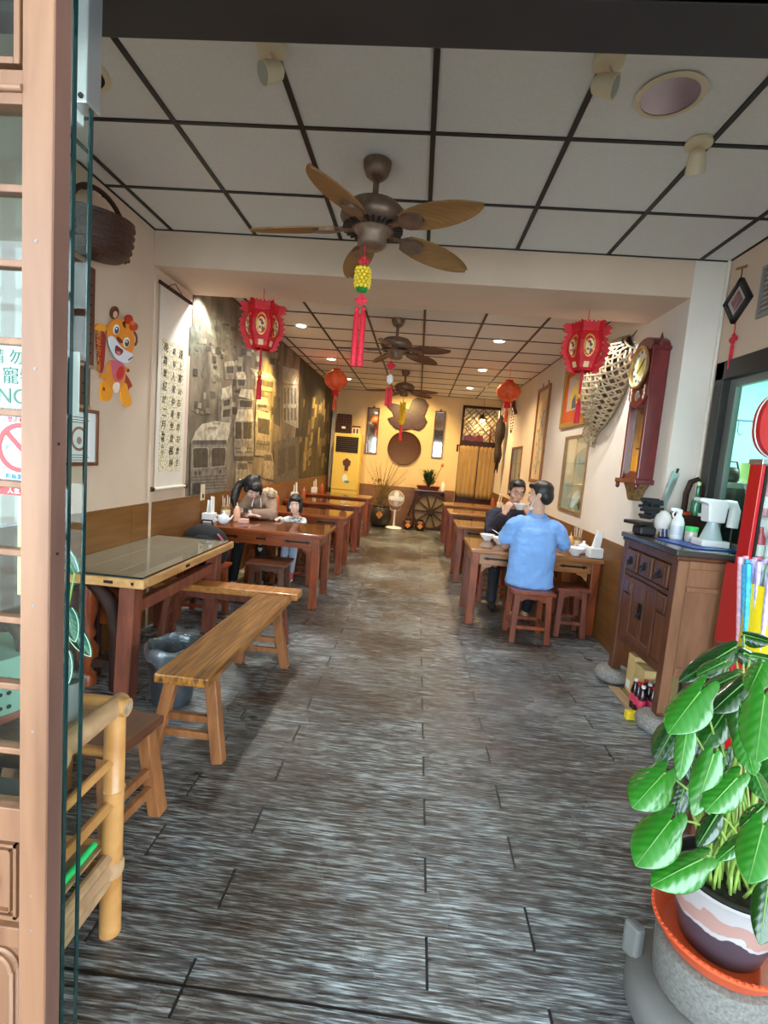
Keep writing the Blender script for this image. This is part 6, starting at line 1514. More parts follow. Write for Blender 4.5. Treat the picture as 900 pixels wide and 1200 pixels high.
def leaf_mat(name, c1, c2):
    m, nt, p = new_mat(name)
    at = nt.nodes.new('ShaderNodeAttribute'); at.attribute_name = 'leafuv'
    sep = nt.nodes.new('ShaderNodeSeparateXYZ'); nt.links.new(at.outputs['Vector'], sep.inputs[0])
    ab = nt.nodes.new('ShaderNodeMath'); ab.operation = 'ABSOLUTE'; nt.links.new(sep.outputs['Y'], ab.inputs[0])
    sb = nt.nodes.new('ShaderNodeMath'); sb.operation = 'MULTIPLY_ADD'; sb.inputs[1].default_value = -.35; nt.links.new(ab.outputs[0], sb.inputs[0]); nt.links.new(sep.outputs['X'], sb.inputs[2])
    sn = nt.nodes.new('ShaderNodeMath'); sn.operation = 'MULTIPLY'; sn.inputs[1].default_value = 34; nt.links.new(sb.outputs[0], sn.inputs[0])
    s2 = nt.nodes.new('ShaderNodeMath'); s2.operation = 'SINE'; nt.links.new(sn.outputs[0], s2.inputs[0])
    mr = nt.nodes.new('ShaderNodeMapRange'); mr.inputs[1].default_value = -1; mr.inputs[2].default_value = 1
    nt.links.new(s2.outputs[0], mr.inputs[0])
    r = nt.nodes.new('ShaderNodeValToRGB'); r.color_ramp.elements[0].color = rgb(c1); r.color_ramp.elements[1].color = rgb(c2)
    nt.links.new(mr.outputs[0], r.inputs['Fac']); nt.links.new(r.outputs[0], p.inputs['Base Color'])
    bm_ = nt.nodes.new('ShaderNodeBump'); bm_.inputs['Strength'].default_value = .22; bm_.inputs['Distance'].default_value = .003
    nt.links.new(mr.outputs[0], bm_.inputs['Height']); nt.links.new(bm_.outputs[0], p.inputs['Normal'])
    p.inputs['Roughness'].default_value = .25; p.inputs['Coat Weight'].default_value = .6; p.inputs['Coat Roughness'].default_value = .1
    return m
LM = [leaf_mat('leaf_green', (.016, .135, .009), (.019, .158, .011)), leaf_mat('leaf_dark', (.005, .042, .005), (.007, .052, .007)), leaf_mat('leaf_deep', (.010, .085, .008), (.013, .10, .009))]
midrib = plain('leaf_midrib', (.09, .26, .035), .4)
petm = plain('petiole_green', (.24, .38, .07), .4)
def make_leaf(parent, base, tip, w, mat, normal, curl=.10, fold=.25, lobes=.22, name='leaf'):
    base, tip = Vector(base), Vector(tip); ax = tip-base; L = ax.length; ax.normalize()
    n = Vector(normal); n = (n - ax*n.dot(ax)).normalized(); sd = ax.cross(n)
    us = [0, .06, .14, .26, .40, .55, .70, .82, .91, .97, 1.0]; ws = [.62, .80, .93, 1.0, .99, .91, .75, .55, .34, .15, .0]
    def pt(u, s, wd):   # s in -1..1 across
        x = s*wd*w
        return base + ax*(u*L) + sd*x + n*(fold*abs(x)*.55 - curl*L*u*u*1.1 - abs(x)**2/w*.75 + .018*L*math.sin(9*u+3*x/w)*abs(x/w)*.6)
    V, UV, F, key = [], [], [], {}
    def vid(u, s_, wd):
        p = pt(u, s_, wd); k = tuple(round(c, 5) for c in p)
        if k not in key: key[k] = len(V); V.append(tuple(p)); UV.append((u, s_*wd, 0))
        return key[k]
    def patch(rows):
        for r0, r1 in zip(rows, rows[1:]):
            for q0, q1, q2, q3 in zip(r0, r0[1:], r1[1:], r1):
                f = list(dict.fromkeys((q0, q1, q2, q3)))
                if len(f) > 2: F.append(f)
    for side in (-1, 1):
        patch([[vid(u, side*k/4, wd) for k in range(5)] for u, wd in zip(us, ws)])
        rows = []
        for q in range(5):      # basal lobe, rounded, leaving a notch for the petiole
            u = -lobes*(0, .4, .72, .93, 1)[q]; outer = (.62, .62, .56, .45, .33)[q]; inner = (0, .05, .11, .17, .24)[q]
            rows.append([vid(u, side*(inner+(outer-inner)*j/4), 1) for j in range(5)])
        patch(rows)
    b = MB(); b.add(V, F)
    lf = b.build(name, mat, parent, smooth=2, wld=True)
    at = lf.data.attributes.new('leafuv', 'FLOAT_VECTOR', 'POINT'); at.data.foreach_set('vector', np.array(UV, 'f').ravel())
    so = lf.modifiers.new('thick', 'SOLIDIFY'); so.thickness = .0012
    ss = lf.modifiers.new('smooth', 'SUBSURF'); ss.levels = ss.render_levels = 1
    MB().tube([pt(u, 0, 1) + n*.001 for u in us], [.0019*(1-.8*u) for u in us], 6).build('midrib', midrib, lf, smooth=1, wld=True)
    return lf
def D3(px, py, y): return on_y(px, py, y)
LEAVES = [  # base (sinus) in the photograph, its distance, tip, its distance, half width in px, tone
    ((820, 811), 1.16, (783, 857), 1.10, 26, 0, .40), ((806, 851), 1.12, (795, 914), 1.06, 13, 0, .1), ((836, 884), 1.10, (813, 956), 1.04, 18, 0, .1),
    ((778, 906), 1.12, (743, 944), 1.04, 26, 0, .30), ((785, 962), 1.10, (746, 1012), 1.02, 29, 0, .32), ((822, 1007), 1.08, (766, 1034), 1.00, 24, 0, .32),
    ((863, 912), 1.08, (828, 949), 1.02, 21, 0, .30), ((896, 815), 1.06, (885, 892), .98, 27, 0, .22), ((868, 826), 1.18, (874, 890), 1.12, 16, 2, .1),
    ((848, 836), 1.22, (822, 876), 1.16, 18, 2, .15), ((862, 758), 1.42, (798, 796), 1.34, 16, 1, .1), ((872, 765), 1.40, (905, 782), 1.36, 15, 1, .15),
    ((894, 968), 1.00, (877, 1033), .93, 26, 0, .2), ((877, 978), 1.06, (841, 1006), 1.0, 11, 0, .1), ((840, 955), 1.16, (817, 992), 1.12, 13, 1, .1),
    ((792, 850), 1.26, (768, 892), 1.22, 20, 1, .15), ((866, 790), 1.28, (826, 808), 1.22, 14, 2, .2), ((872, 800), 1.22, (834, 832), 1.16, 18, 1, .2),
    ((880, 768), 1.24, (912, 774), 1.2, 9, 2, .1), ((872, 744), 1.5, (905, 752), 1.45, 12, 1, .1), ((893, 778), 1.16, (878, 808), 1.1, 16, 0, .2),
    ((760, 915), 1.3, (738, 935), 1.26, 12, 1, .1), ((900, 1040), 1.05, (890, 1108), 1.0, 18, 1, .2), ((838, 800), 1.36, (806, 830), 1.3, 18, 1, .2),
    ((818, 860), 1.3, (800, 905), 1.26, 15, 1, .15), ((850, 880), 1.24, (846, 925), 1.2, 16, 2, .15), ((905, 860), 1.2, (900, 930), 1.12, 20, 2, .2),
    ((848, 900), 1.17, (838, 938), 1.13, 14, 2, .15), ((802, 922), 1.2, (792, 958), 1.17, 14, 1, .15), ((872, 862), 1.12, (884, 908), 1.06, 16, 0, .2), ((884, 905), 1.1, (900, 940), 1.05, 13, 2, .15),
    ((806, 885), 1.22, (818, 924), 1.18, 14, 1, .15), ((850, 775), 1.34, (818, 790), 1.3, 12, 2, .15), ((895, 945), 1.12, (868, 968), 1.08, 12, 2, .15), ((836, 840), 1.24, (812, 868), 1.2, 14, 1, .15)]
camp = Vector((0, 0, CAMH)); rnd = random.Random(21)
root = Vector((PX, PY, .445))
for (b_, yb_, t_, yt_, hw_, tone, lo_) in LEAVES:
    B_, T_ = D3(*b_, yb_), D3(*t_, yt_)
    nrm = (camp-B_).normalized()*.75 + Vector((rnd.uniform(-.2, .2), rnd.uniform(-.25, .1), .55))
    lf = make_leaf(t, B_, T_, hw_*yb_/FPX*.88, LM[tone], nrm, curl=.08, lobes=lo_)
    r0_ = root + Vector((rnd.uniform(-.06, .06), rnd.uniform(-.06, .06), -.01)); mid = (r0_+B_)/2 + Vector((0, 0, .05 + .1*(B_-r0_).length)) 
    P = [r0_*(1-q)**2 + mid*(2*q*(1-q)) + B_*q*q for q in np.linspace(0, 1, 9)]
    MB().tube(P, [.0042-.0018*q for q in np.linspace(0, 1, 9)], 7).build('petiole', petm, t, smooth=1, wld=True)
for i in range(16):
    a = rnd.uniform(0, 2*PI); r0_ = root + Vector((.05*math.cos(a), .05*math.sin(a), -.012)); e_ = r0_ + Vector((rnd.uniform(-.13, .08), rnd.uniform(-.1, .05), rnd.uniform(.15, .30)))
    MB().tube([r0_, (r0_+e_)/2+Vector((0, 0, .02)), e_], [.004, .0035, .002], 6).build('petiole', petm, t, smooth=1, wld=True)

# ------------------------------------------------------------------ entrance on the left: lattice leaf, glass doors, bamboo rack
DY0, DY1, DXR, DXL = .80, .838, -.612, -1.42
d1 = structure(bpy.data.objects.new('door_1', None)); COL.objects.link(d1)
MB().bb((DXR-.051, DY0, .04), (DXR, DY1, 2.62)).build('stile', [M['door_wood']], d1, bev=.0025)
MB().bb((DXR-.0005, DY0+.0025, .04), (DXR+.0015, DY1, 2.62)).build('stile_edge', M['door_dark'], d1)
MB().bb((DXL, DY0, .04), (DXL+.051, DY1, 2.62)).build('stile', M['door_wood'], d1, bev=.0025)
x0, x1 = DXL+.051, DXR-.051
for z0, z1 in ((1.954, 2.004), (2.56, 2.62), (2.27, 2.31), (.70, .765), (.485, .525), (.04, .11)): MB().bb((x0, DY0+.003, z0), (x1, DY1-.003, z1)).build('rail', M['door_wood'], d1, bev=.002)
MB().cyl((x0, DY0+.002, 1.976), (x1, DY0+.002, 1.976), .006, n=8).build('bead', M['door_wood'], d1, smooth=1)
MZ = [1.832, 1.717, 1.593, 1.476, 1.355, 1.237, 1.116, .994, .872]
for z in MZ: MB().bb((x0, DY0+.008, z-.006), (x1, DY1-.008, z+.006)).build('muntin', M['door_wood'], d1, bev=.002)
for k in range(1, 4):
    x = x0+(x1-x0)*k/4; MB().bb((x-.006, DY0+.008, .765), (x+.006, DY1-.008, 1.954)).build('muntin', M['door_wood'], d1, bev=.002)
MB().bb((x0, DY0+.020, .765), (x1, DY0+.023, 1.954)).build('pane', M['glass'], d1)
# small framed upper pane, carved middle panel, arched lower panel
for k in range(4):
    a, c = x0+(x1-x0)*k/4, x0+(x1-x0)*(k+1)/4
    for lo, hi in (((a+.006, DY0+.002, 2.012), (a+.014, DY1, 2.255)), ((c-.016, DY0+.002, 2.012), (c-.006, DY1, 2.255)), ((a+.014, DY0+.002, 2.012), (c-.016, DY1, 2.022)), ((a+.014, DY0+.002, 2.245), (c-.016, DY1, 2.255))):
        MB().bb(lo, hi).build('pane_frame', M['door_wood'], d1, bev=.0015)
    MB().bb((a+.01, DY0+.02, 2.015), (c-.01, DY0+.023, 2.25)).build('pane', M['glass'], d1)
MB().bb((x0, DY0+.016, .525), (x1, DY1-.006, .70)).build('carved_panel', M['door_wood'], d1)
for q, w in ((.012, .006), (.024, .003)):
    for lo, hi in (((x0+q, DY0+.008, .525+q), (x0+q+w, DY0+.017, .70-q)), ((x1-q-w, DY0+.008, .525+q), (x1-q, DY0+.017, .70-q)), ((x0+q, DY0+.008, .525+q), (x1-q, DY0+.017, .525+q+w)), ((x0+q, DY0+.008, .70-q-w), (x1-q, DY0+.017, .70-q))):
        MB().bb(lo, hi).build('panel_moulding', M['door_wood'], d1)
for k in range(7):
    c = Vector((x0+.08+.09*k, DY0+.014, .612+.02*math.sin(k*2)))
    MB().tube([c+Vector((.03*math.cos(a)*(.3+a/8), 0, .03*math.sin(a)*(.3+a/8))) for a in np.linspace(0, 7, 16)], .004, 5).build('carved_scroll', M['door_wood'], d1, smooth=1)
MB().bb((x0, DY0+.018, .11), (x1, DY1-.006, .485)).build('lower_panel', M['door_wood'], d1)
ar = [(x1-.012, .12), (x1-.012, .43)] + [(x1-.05+.035*math.cos(a), .43+.035*math.sin(a)) for a in np.linspace(0, PI/2, 7)] + [(x0+.05-.035*math.sin(a), .43+.035*math.cos(a)) for a in np.linspace(0, PI/2, 7)] + [(x0+.012, .12)]
for o in (0, .014): MB().tube([(x+(o if x < -1 else -o), DY0+.016, z-(o if z > .2 else 0)) for x, z in ar], .005, 6).build('arch_moulding', M['door_wood'], d1, smooth=1)
for z in (1.75, 1.55, 1.15, .92, .60, .53): MB().cyl((DXR-.026, DY0-.0006, z), (DXR-.026, DY0+.004, z), .0028, n=10).build('nail_plug', plain('nail_plug', (.20, .16, .15), .5), d1)
for z in (1.43, 1.24): MB().cyl((DXR+.0008, DY0+.019, z), (DXR+.0026, DY0+.019, z), .003, n=10).build('screw_head', M['dark_iron'], d1)
# notices stuck on the panes
def notice(name, label, lo, hi, mat):
    t = thing(name, label, 'sign', ((lo[0]+hi[0])/2, DY0+.018, lo[1]))
    MB().bb((lo[0], DY0+.0165, lo[1]), (hi[0], DY0+.0185, hi[1])).build('sheet', mat, t, wld=True); return t
ny = DY0+.016
t = notice('pet_notice', 'pale green notice about pets taped behind the lattice door', (-.86, 1.484), (-.664, 1.588), plain('mint_sheet', (.36, .54, .43), .6))
gi = plain('green_ink', (.04, .13, .09), .6)
for i, ch in enumerate('請勿攜帶'[:2]): text('character', ch, .026, gi, (-.718+.034*i, ny, 1.567), (0, -1, 0), t)
for i, ch in enumerate('寵物'): text('character', ch, .030, plain('dark_green_ink', (.03, .10, .07), .6), (-.694+.031*i, ny, 1.536), (0, -1, 0), t)
text('lettering', 'NO', .036, gi, (-.690, ny, 1.503), (0, -1, 0), t)
t = notice('no_smoking_notice', 'white no-smoking notice with a red crossed ring on the door', (-.87, 1.362), (-.664, 1.470), plain('white_sheet', (.46, .51, .55), .5))
rc = (-.676, 1.418); R = Matrix.Rotation(PI/2, 3, 'X')
rs = plain('sign_red', (.50, .03, .03), .5)
MB().lathe([(.034, 0), (.042, 0), (.042, .001), (.034, .001), (.034, 0)], (rc[0], ny, rc[1]), 32, R).build('red_ring', rs, t, wld=True)
MB().bar((rc[0]-.026, ny-.0002, rc[1]+.026), (rc[0]+.026, ny-.0002, rc[1]-.026), .008, .001, up=(0, 1, 0)).build('red_slash', rs, t, wld=True)
MB().bb((rc[0]-.024, ny+.0002, rc[1]-.004), (rc[0]+.022, ny+.0008, rc[1]+.004)).build('cigarette', plain('cigarette_grey', (.55, .58, .68), .6), t, wld=True)
MB().bb((rc[0]-.027, ny+.0001, rc[1]-.004), (rc[0]-.021, ny+.0007, rc[1]+.004)).build('cigarette_tip', plain('cigarette_tip', (.16, .2, .35), .6), t, wld=True)
for i, ch in enumerate('防癌新生'): text('character', ch, .0095, plain('sign_blue', (.04, .22, .42), .6), (-.698+.0105*i, ny, 1.368), (0, -1, 0), t)
for i, ch in enumerate('禁止吸菸'): text('character', ch, .0095, rs, (-.695+.0105*i, ny, 1.464), (0, -1, 0), t)
t = notice('red_sticker', 'red strip sticker with white characters on the lattice door', (-.80, 1.336), (-.665, 1.350), rs)
for i, ch in enumerate('人氣名店'): text('character', ch, .0105, M['white'], (-.694+.012*i, ny, 1.343), (0, -1, 0), t)
t = thing('automatic_door_sign', 'yellow vertical plate for the automatic door behind the lattice', 'sign', (-.672, DY0+.0335, 1.155))
MB().bb((-.0225, -.0015, 0), (.017, .0015, .178)).build('plate', plain('lime_yellow', (.60, .60, .20), .5), t, bev=.0012)
for i, ch in enumerate('自動門'): text('character', ch, .036, M['ink'], (-.662, DY0+.0315, 1.298-.058*i), (0, -1, 0), t)

# two frameless sliding glass doors behind the leaf
for n, (xe, y) in enumerate(((-.652, .905), (-.662, .965))):
    g = structure(bpy.data.objects.new('door_%d' % (n+2), None)); COL.objects.link(g)
    MB().bb((xe-.95, y-.005, .02), (xe-.003, y+.005, 2.27)).build('pane', M['glass'], g)
    MB().bb((xe-.003, y-.005, .02), (xe, y+.005, 2.27)).build('glass_edge', M['edge_green'], g)
    if n == 1:
        MB().bb((xe-.028, y-.02, 2.05), (xe+.004, y+.02, 2.27)).build('patch_clamp', M['chrome'], g, bev=.002)
        MB().bb((xe-.12, y-.019, 2.03), (xe-.028, y+.019, 2.10)).build('clamp_bar', M['white'], g, bev=.002)
        MB().cyl((xe-.008, y-.022, 2.062), (xe-.008, y-.018, 2.062), .005, n=10).build('clamp_screw', M['dark_iron'], g)
    else:
        MB().bb((xe-.06, y+.005, 1.485), (xe-.002+.014, y+.0065, 1.60)).build('frosted_sticker', plain('pale_sticker_glass', (.55, .60, .53), .4), g, bev=.0)
MB().bb((-1.7, .88, 2.29), (FX, 1.0, 2.34)).build('door_track', M['black'], hdr, wld=False)

t = thing('bamboo_rack', 'low bamboo rack with round rails standing inside the glass doors', 'rack', (-1.09, 1.16, 0))
RX0, RX1, RY0, RY1 = -1.40, -.785, 1.035, 1.29
for x in (RX0, RX1):
    for y in (RY0, RY1):
        MB().tube([(x, y, 0), (x, y, .20), (x, y, .205), (x, y, .21), (x, y, .45), (x, y, .455), (x, y, .46), (x, y, .69)], [.030, .029, .033, .029, .0285, .032, .0285, .028], 16).build('post', M['bamboo'], t, smooth=.6, wld=True)
        MB().lathe([(.031, .188), (.034, .2), (.034, .225), (.031, .235)], (x, y, 0), 14, caps=(0, 0)).build('binding', M['bamboo_grey'], t, smooth=1, wld=True)
for x in (RX0, RX1):
    r = MB().cyl((x, RY0-.06, .70), (x, RY1+.03, .70), .027, n=16).build('top_rail', M['bamboo_grey'], t, smooth=.6, wld=True)
    for z, rr in ((.545, .013), (.415, .015), (.255, .016), (.215, .020), (.18, .016)): MB().cyl((x, RY0, z), (x, RY1, z), rr, n=10).build('side_rail', M['bamboo'] if z > .3 else M['bamboo_grey'], t, smooth=.6, wld=True)
for y in (RY0, RY1):
    for z, rr in ((.70, .026), (.56, .014), (.27, .014), (.20, .016)): r = MB().cyl((RX0, y, z), (RX1+(.036 if z > .6 else -.01), y, z), rr, n=14).build('cross_rail', M['bamboo'], t, smooth=.6, wld=True)
    MB().cyl((RX1+.036, y, .70), (RX1+.0372, y, .70), .019, n=14).build('cut_end', M['bamboo_end'], t, wld=True)
for z in (.705, .278):
    for i in range(9): 
        y = RY0+.03+(RY1-RY0-.06)*i/8; MB().bb((RX0+.02, y-.0125, z-.004), (RX1-.02, y+.0125, z+.004)).build('slat', M['bamboo_grey'], t, wld=True)
MB().tube([(-.82, 1.08, .295), (-.82, 1.26, .297)], .010, 8).top('green_stick', plain('bright_green_plastic', (.02, .55, .14), .4), 'bright green plastic stick on the bottom shelf of the bamboo rack', 'stick', (-.82, 1.17, .284), smooth=1)
t = thing('mint_bag', 'mint green perforated bucket bag with wooden handle on the rack', 'bag', (-1.05, 1.16, .7275))
MB().lathe([(.105, .012), (.112, .03), (.115, .13), (.112, .165), (.10, .168)], n=30).build('bag_body', plain('mint_leatherette', (.50, .76, .60), .5), t, smooth=1)
MB().lathe([(.108, 0), (.114, .006), (.114, .02), (.106, .024)], n=30).build('red_base', plain('coral_base', (.60, .16, .10), .5), t, smooth=1)
for i in range(16):
    a = -PI/2+(i-8)*.16
    for j in range(3):
        c = Vector((.1145*math.cos(a), .1145*math.sin(a), .045+.035*j)); R = Matrix.Rotation(a, 3, 'Z') @ Matrix.Rotation(PI/2, 3, 'Y')
        MB().lathe([(0, 0), (.0055, 0), (.0055, .0012), (0, .0012)], c, 8, R).build('perforation', M['ink'], t)
MB().tube([(-.10, 0, .15), (-.085, 0, .21), (-.04, 0, .25), (.04, 0, .25), (.085, 0, .21), (.10, 0, .15)], .012, 10).build('wooden_handle', M['door_wood'], t, smooth=1)
t = thing('teal_box', 'teal plastic box on the lower shelf of the bamboo rack', 'box', (-1.08, 1.16, .2835))
MB().box((0, 0, .09), (.22, .16, .18)).build('box_body', plain('teal_plastic', (.18, .55, .56), .4), t, bev=.01)
MB().box((0, 0, .19), (.23, .17, .02)).build('lid', plain('grey_lid', (.25, .28, .30), .5), t, bev=.006)
t = thing('house_plant', 'potted plant with pale-edged dark leaves behind the glass doors', 'plant', (-.862, 1.19, .7105))
MB().lathe([(.035, 0), (.042, .06), (.046, .10), (.042, .105), (.038, .09), (0, .085)], n=20).build('pot', M['stone_blue'], t, smooth=1)
LM.append(leaf_mat('house_leaf', (.012, .07, .05), (.02, .10, .07))); edge = plain('pale_leaf_edge', (.45, .65, .45), .5)
for i, (dx, dy, z, L, an) in enumerate(((.05, -.02, .30, .11, -1.1), (.03, .0, .25, .13, -.75), (.04, -.03, .20, .12, -1.25), (-.03, .02, .32, .13, 3.6), (-.06, .0, .24, .14, 3.9), (-.02, -.04, .36, .12, -2.1), (.0, .03, .38, .12, 1.9))):
    B_ = Vector((-.862+dx*.35, 1.19+dy, .7105+z)); T_ = B_ + Vector((L*math.cos(an)*.75, -.02, L*math.sin(an)*.75))
    lf = make_leaf(t, B_, T_, .018, LM[-1], (.1, -1, .3), curl=.05, lobes=.02)
    us = np.linspace(0, 1, 10)
    for sgn in (-1, 1):
        ax = (T_-B_); sd = ax.normalized().cross(Vector((.1, -1, .3)).normalized())
        MB().tube([B_+ax*u+sd*sgn*.0185*math.sin(PI*min(1, u*.8+.2))**.7 + Vector((0, -.001, 0)) for u in us], .0012, 4).build('leaf_margin', edge, lf, wld=True)
    MB().tube([(-.862, 1.19, .80), (B_.x*.5-.862*.5, 1.19, .80+(z-.09)*.6), B_], .0025, 6).build('petiole', petm, t, smooth=1, wld=True)

# ------------------------------------------------------------------ people
def blob(name, prims, mat, parent, voxel=.009, smooth=6, wrinkle=0):
    """one continuous surface grown over tapered limbs and ellipsoids"""
    b = MB()
    for p in prims:
        if p[0] == 'c':      # chain of joints with radii
            pts, rs = [Vector(q) for q in p[1]], p[2]
            if len(p) > 3:           # torso: flattened front to back
                ts = np.linspace(0, len(pts)-1, 6*len(pts)); X_ = [[float(np.interp(u, range(len(pts)), [q[m] for q in pts])) for m in range(3)] for u in ts]
                for u, q in zip(ts, X_): r = float(np.interp(u, range(len(rs)), rs)); b.ell(q, (r, r*p[3], .05), None, 20, 8)
            else:
                b.tube(pts, rs, 14)
                for q, r in zip(pts, rs): b.ell(q, r, None, 12, 8)
        else: b.ell(p[1], p[2], p[3] if len(p) > 3 else None, 18, 12)
    o = b.build(name, mat, parent, wld=True)
    m = o.modifiers.new('remesh', 'REMESH'); m.mode = 'VOXEL'; m.voxel_size = voxel; m.use_smooth_shade = True
    k = o.modifiers.new('smooth', 'SMOOTH'); k.factor = .5; k.iterations = smooth
    if wrinkle:
        tx = bpy.data.textures.new('folds', 'CLOUDS'); tx.noise_scale = .07; tx.noise_depth = 1
        d = o.modifiers.new('folds', 'DISPLACE'); d.texture = tx; d.strength = wrinkle; d.mid_level = .5; d.texture_coords = 'GLOBAL'
    return o
def headframe(fwd, up=(0, 0, 1)):
    f = Vector(fwd).normalized(); u = Vector(up); r = f.cross(u).normalized(); u = r.cross(f)   # r: the head's right seen from behind
    return Matrix((r, f, u)).transposed()
def head_prims(c, R, k=1.0, nose=1):
    """skull, jaw, cheeks, nose, lips, ears in the head's own axes: x right, y forward, z up"""
    c = Vector(c); P = lambda x, y, z: c + R @ Vector((x*k, y*k, z*k)); r = lambda *a: tuple(q*k for q in a)
    pr = [('e', P(0, -.012, .03), r(.076, .094, .092), R), ('e', P(0, .025, -.02), r(.064, .066, .085), R), ('e', P(0, .05, -.075), r(.042, .038, .036), R),
          ('e', P(0, .09, -.018), r(.011*nose, .018, .024), R), ('e', P(0, .098, -.032), r(.016*nose, .014, .011), R), ('e', P(0, .080, -.066), r(.024, .012, .008), R), ('e', P(0, .078, -.077), r(.020, .012, .008), R),
          ('e', P(0, .072, .036), r(.052, .018, .012), R)]
    for s in (-1, 1): pr += [('e', P(s*.077, -.012, -.005), r(.010, .022, .033), R), ('e', P(s*.040, .062, -.03), r(.026, .024, .028), R)]
    return pr
def face_parts(parent, c, R, k=1.0, lids=1, brows=True):
    c = Vector(c); P = lambda x, y, z: c + R @ Vector((x*k, y*k, z*k))
    for s in (-1, 1):
        e = MB().ell(P(s*.031, .078, .008), (.014*k, .008*k, .0075*k*lids), R, 12, 8).build('eye', M['eye_white'], parent, smooth=1, wld=True)
        MB().ell(P(s*.031, .0845, .008), (.0065*k, .003*k, .0068*k*lids), R, 10, 6).build('iris', M['hair'], e, smooth=1, wld=True)
        if brows: MB().tube([P(s*.014, .087, .028), P(s*.032, .087, .034), P(s*.05, .078, .028)], [.0025*k, .0035*k, .002*k], 6).build('eyebrow', M['hair'], parent, smooth=1, wld=True)
    MB().ell(P(0, .091, -.0715), (.020*k, .0045*k, .0055*k), R, 12, 6).build('lips', M['lip'], parent, smooth=1, wld=True)
def hand_prims(w, fd, pn, k=1.0, curl=.5, side=1):
    """palm at wrist w, fingers along fd, palm normal pn (towards what is held); side puts the thumb"""
    w, fd, pn = Vector(w), Vector(fd).normalized(), Vector(pn).normalized(); pn = (pn-fd*pn.dot(fd)).normalized(); sd = fd.cross(pn)*side
    R = Matrix((sd, fd, pn)).transposed(); pr = [('e', w+fd*.045*k, (.038*k, .050*k, .015*k), R)]
    for i, (o, L) in enumerate(((.030, .072), (.010, .080), (-.010, .074), (-.029, .058))):
        p = w + fd*.082*k + sd*o*k; q = p; chain = [w+fd*.055*k+sd*o*k*.9, p]; a = curl*.4
        for seg in (.42, .32, .26):
            q = q + (fd*math.cos(a)+pn*math.sin(a))*L*seg*k; chain.append(q); a += curl*.9
        pr.append(('c', chain, [.0095*k, .0092*k, .0085*k, .0078*k, .0065*k]))
    p = w + fd*.02*k + sd*.030*k
    pr.append(('c', [p, p+(sd*.7+fd*.5+pn*.3)*.035*k, p+(sd*.7+fd*1.3+pn*.8)*.042*k], [.0135*k, .0105*k, .008*k]))
    return pr

# --- man in the blue shirt, seen from behind
hc, Rh = (1.085, 4.455, 1.235), headframe((-.86, .42, -.18), (.08, .12, 1))
t = thing('person', 'person in a pale blue short-sleeved shirt seated with back to the door', 'person', (1.06, 4.36, .446))
sho = [(.88, 4.435, .965), (1.265, 4.435, .945)]
body = head_prims(hc, Rh) + [('c', [(1.075, 4.42, 1.02), (1.08, 4.44, 1.09), (1.085, 4.45, 1.15)], [.062, .056, .054]),
    ('e', (1.065, 4.42, .82), (.15, .10, .24)), ('e', (1.06, 4.385, .575), (.16, .12, .12)),
    ('c', [sho[0], (.825, 4.455, .85), (.85, 4.55, .765), (.93, 4.72, .762)], [.055, .045, .040, .028]), ('c', [sho[1], (1.345, 4.455, .84), (1.36, 4.54, .767), (1.27, 4.72, .762)], [.055, .045, .040, .028]),
    ('c', [(.99, 4.40, .53), (.97, 4.78, .485), (1.05, 4.86, .08)], [.07, .052, .035]), ('c', [(1.14, 4.40, .53), (1.20, 4.78, .485), (1.17, 4.88, .08)], [.07, .052, .035])]
body += hand_prims((.93, 4.72, .762), (.35, .9, 0), (0, .1, -1), 1, .25, -1) + hand_prims((1.27, 4.72, .762), (-.35, .9, 0), (0, .1, -1), 1, .25, 1)
body += [('c', [(1.05, 4.84, .045), (1.06, 4.93, .034)], [.036, .028]), ('c', [(1.17, 4.86, .045), (1.18, 4.95, .034)], [.036, .028])]
bd = blob('body', body, M['skin'], t, .007); face_parts(t, hc, Rh)
shirt = plain('pale_blue_cloth', (.22, .42, .80), .8, var=.05, scale=5)
blob('shirt', [('c', [(1.06, 4.375, .475), (1.06, 4.385, .62), (1.065, 4.40, .78), (1.07, 4.425, .93)], [.215, .20, .205, .195], .70), ('c', [(1.07, 4.43, .93), (1.073, 4.436, 1.01), (1.077, 4.44, 1.05)], [.20, .15, .085], .62),
    ('c', [(.935, 4.43, .975), (.885, 4.435, .955), (.835, 4.452, .845)], [.082, .078, .066]), ('c', [(1.21, 4.43, .96), (1.265, 4.435, .94), (1.335, 4.455, .835)], [.082, .078, .066])], shirt, t, .009, 5, .026)
MB().tube([Vector((1.078, 4.44, 1.075)) + Vector((.066*math.cos(a), .062*math.sin(a), .012*math.sin(a))) for a in [2*PI*i/20 for i in range(21)]], .017, 8, cap=False, flat=1.0).build('collar', shirt, t, smooth=1, wld=True)
pants = plain('dark_trousers', (.02, .02, .026), .8, var=.2)
blob('trousers', [('e', (1.06, 4.40, .505), (.15, .10, .055)), ('c', [(.99, 4.40, .525), (.97, 4.77, .485), (1.047, 4.858, .11)], [.078, .062, .05]), ('c', [(1.14, 4.40, .525), (1.20, 4.77, .485), (1.178, 4.875, .11)], [.078, .062, .05])], pants, t, .010)
blob('slippers', [('e', (1.055, 4.89, .028), (.042, .09, .026)), ('e', (1.175, 4.91, .028), (.042, .09, .026))], plain('pink_slippers', (.75, .36, .34), .6), t, .006)['label'] = 'pair of pink slippers'
H = lambda x, y, z: Vector(hc) + Rh @ Vector((x, y, z))
blob('hair', [('e', H(0, -.028, .052), (.086, .094, .086), Rh), ('e', H(0, -.055, .0), (.078, .066, .085), Rh), ('e', H(0, .045, .098), (.066, .045, .028), Rh), ('e', H(-.066, -.01, .03), (.02, .035, .045), Rh), ('e', H(.066, -.01, .03), (.02, .035, .045), Rh)], M['hair'], t, .007, 3, .008)
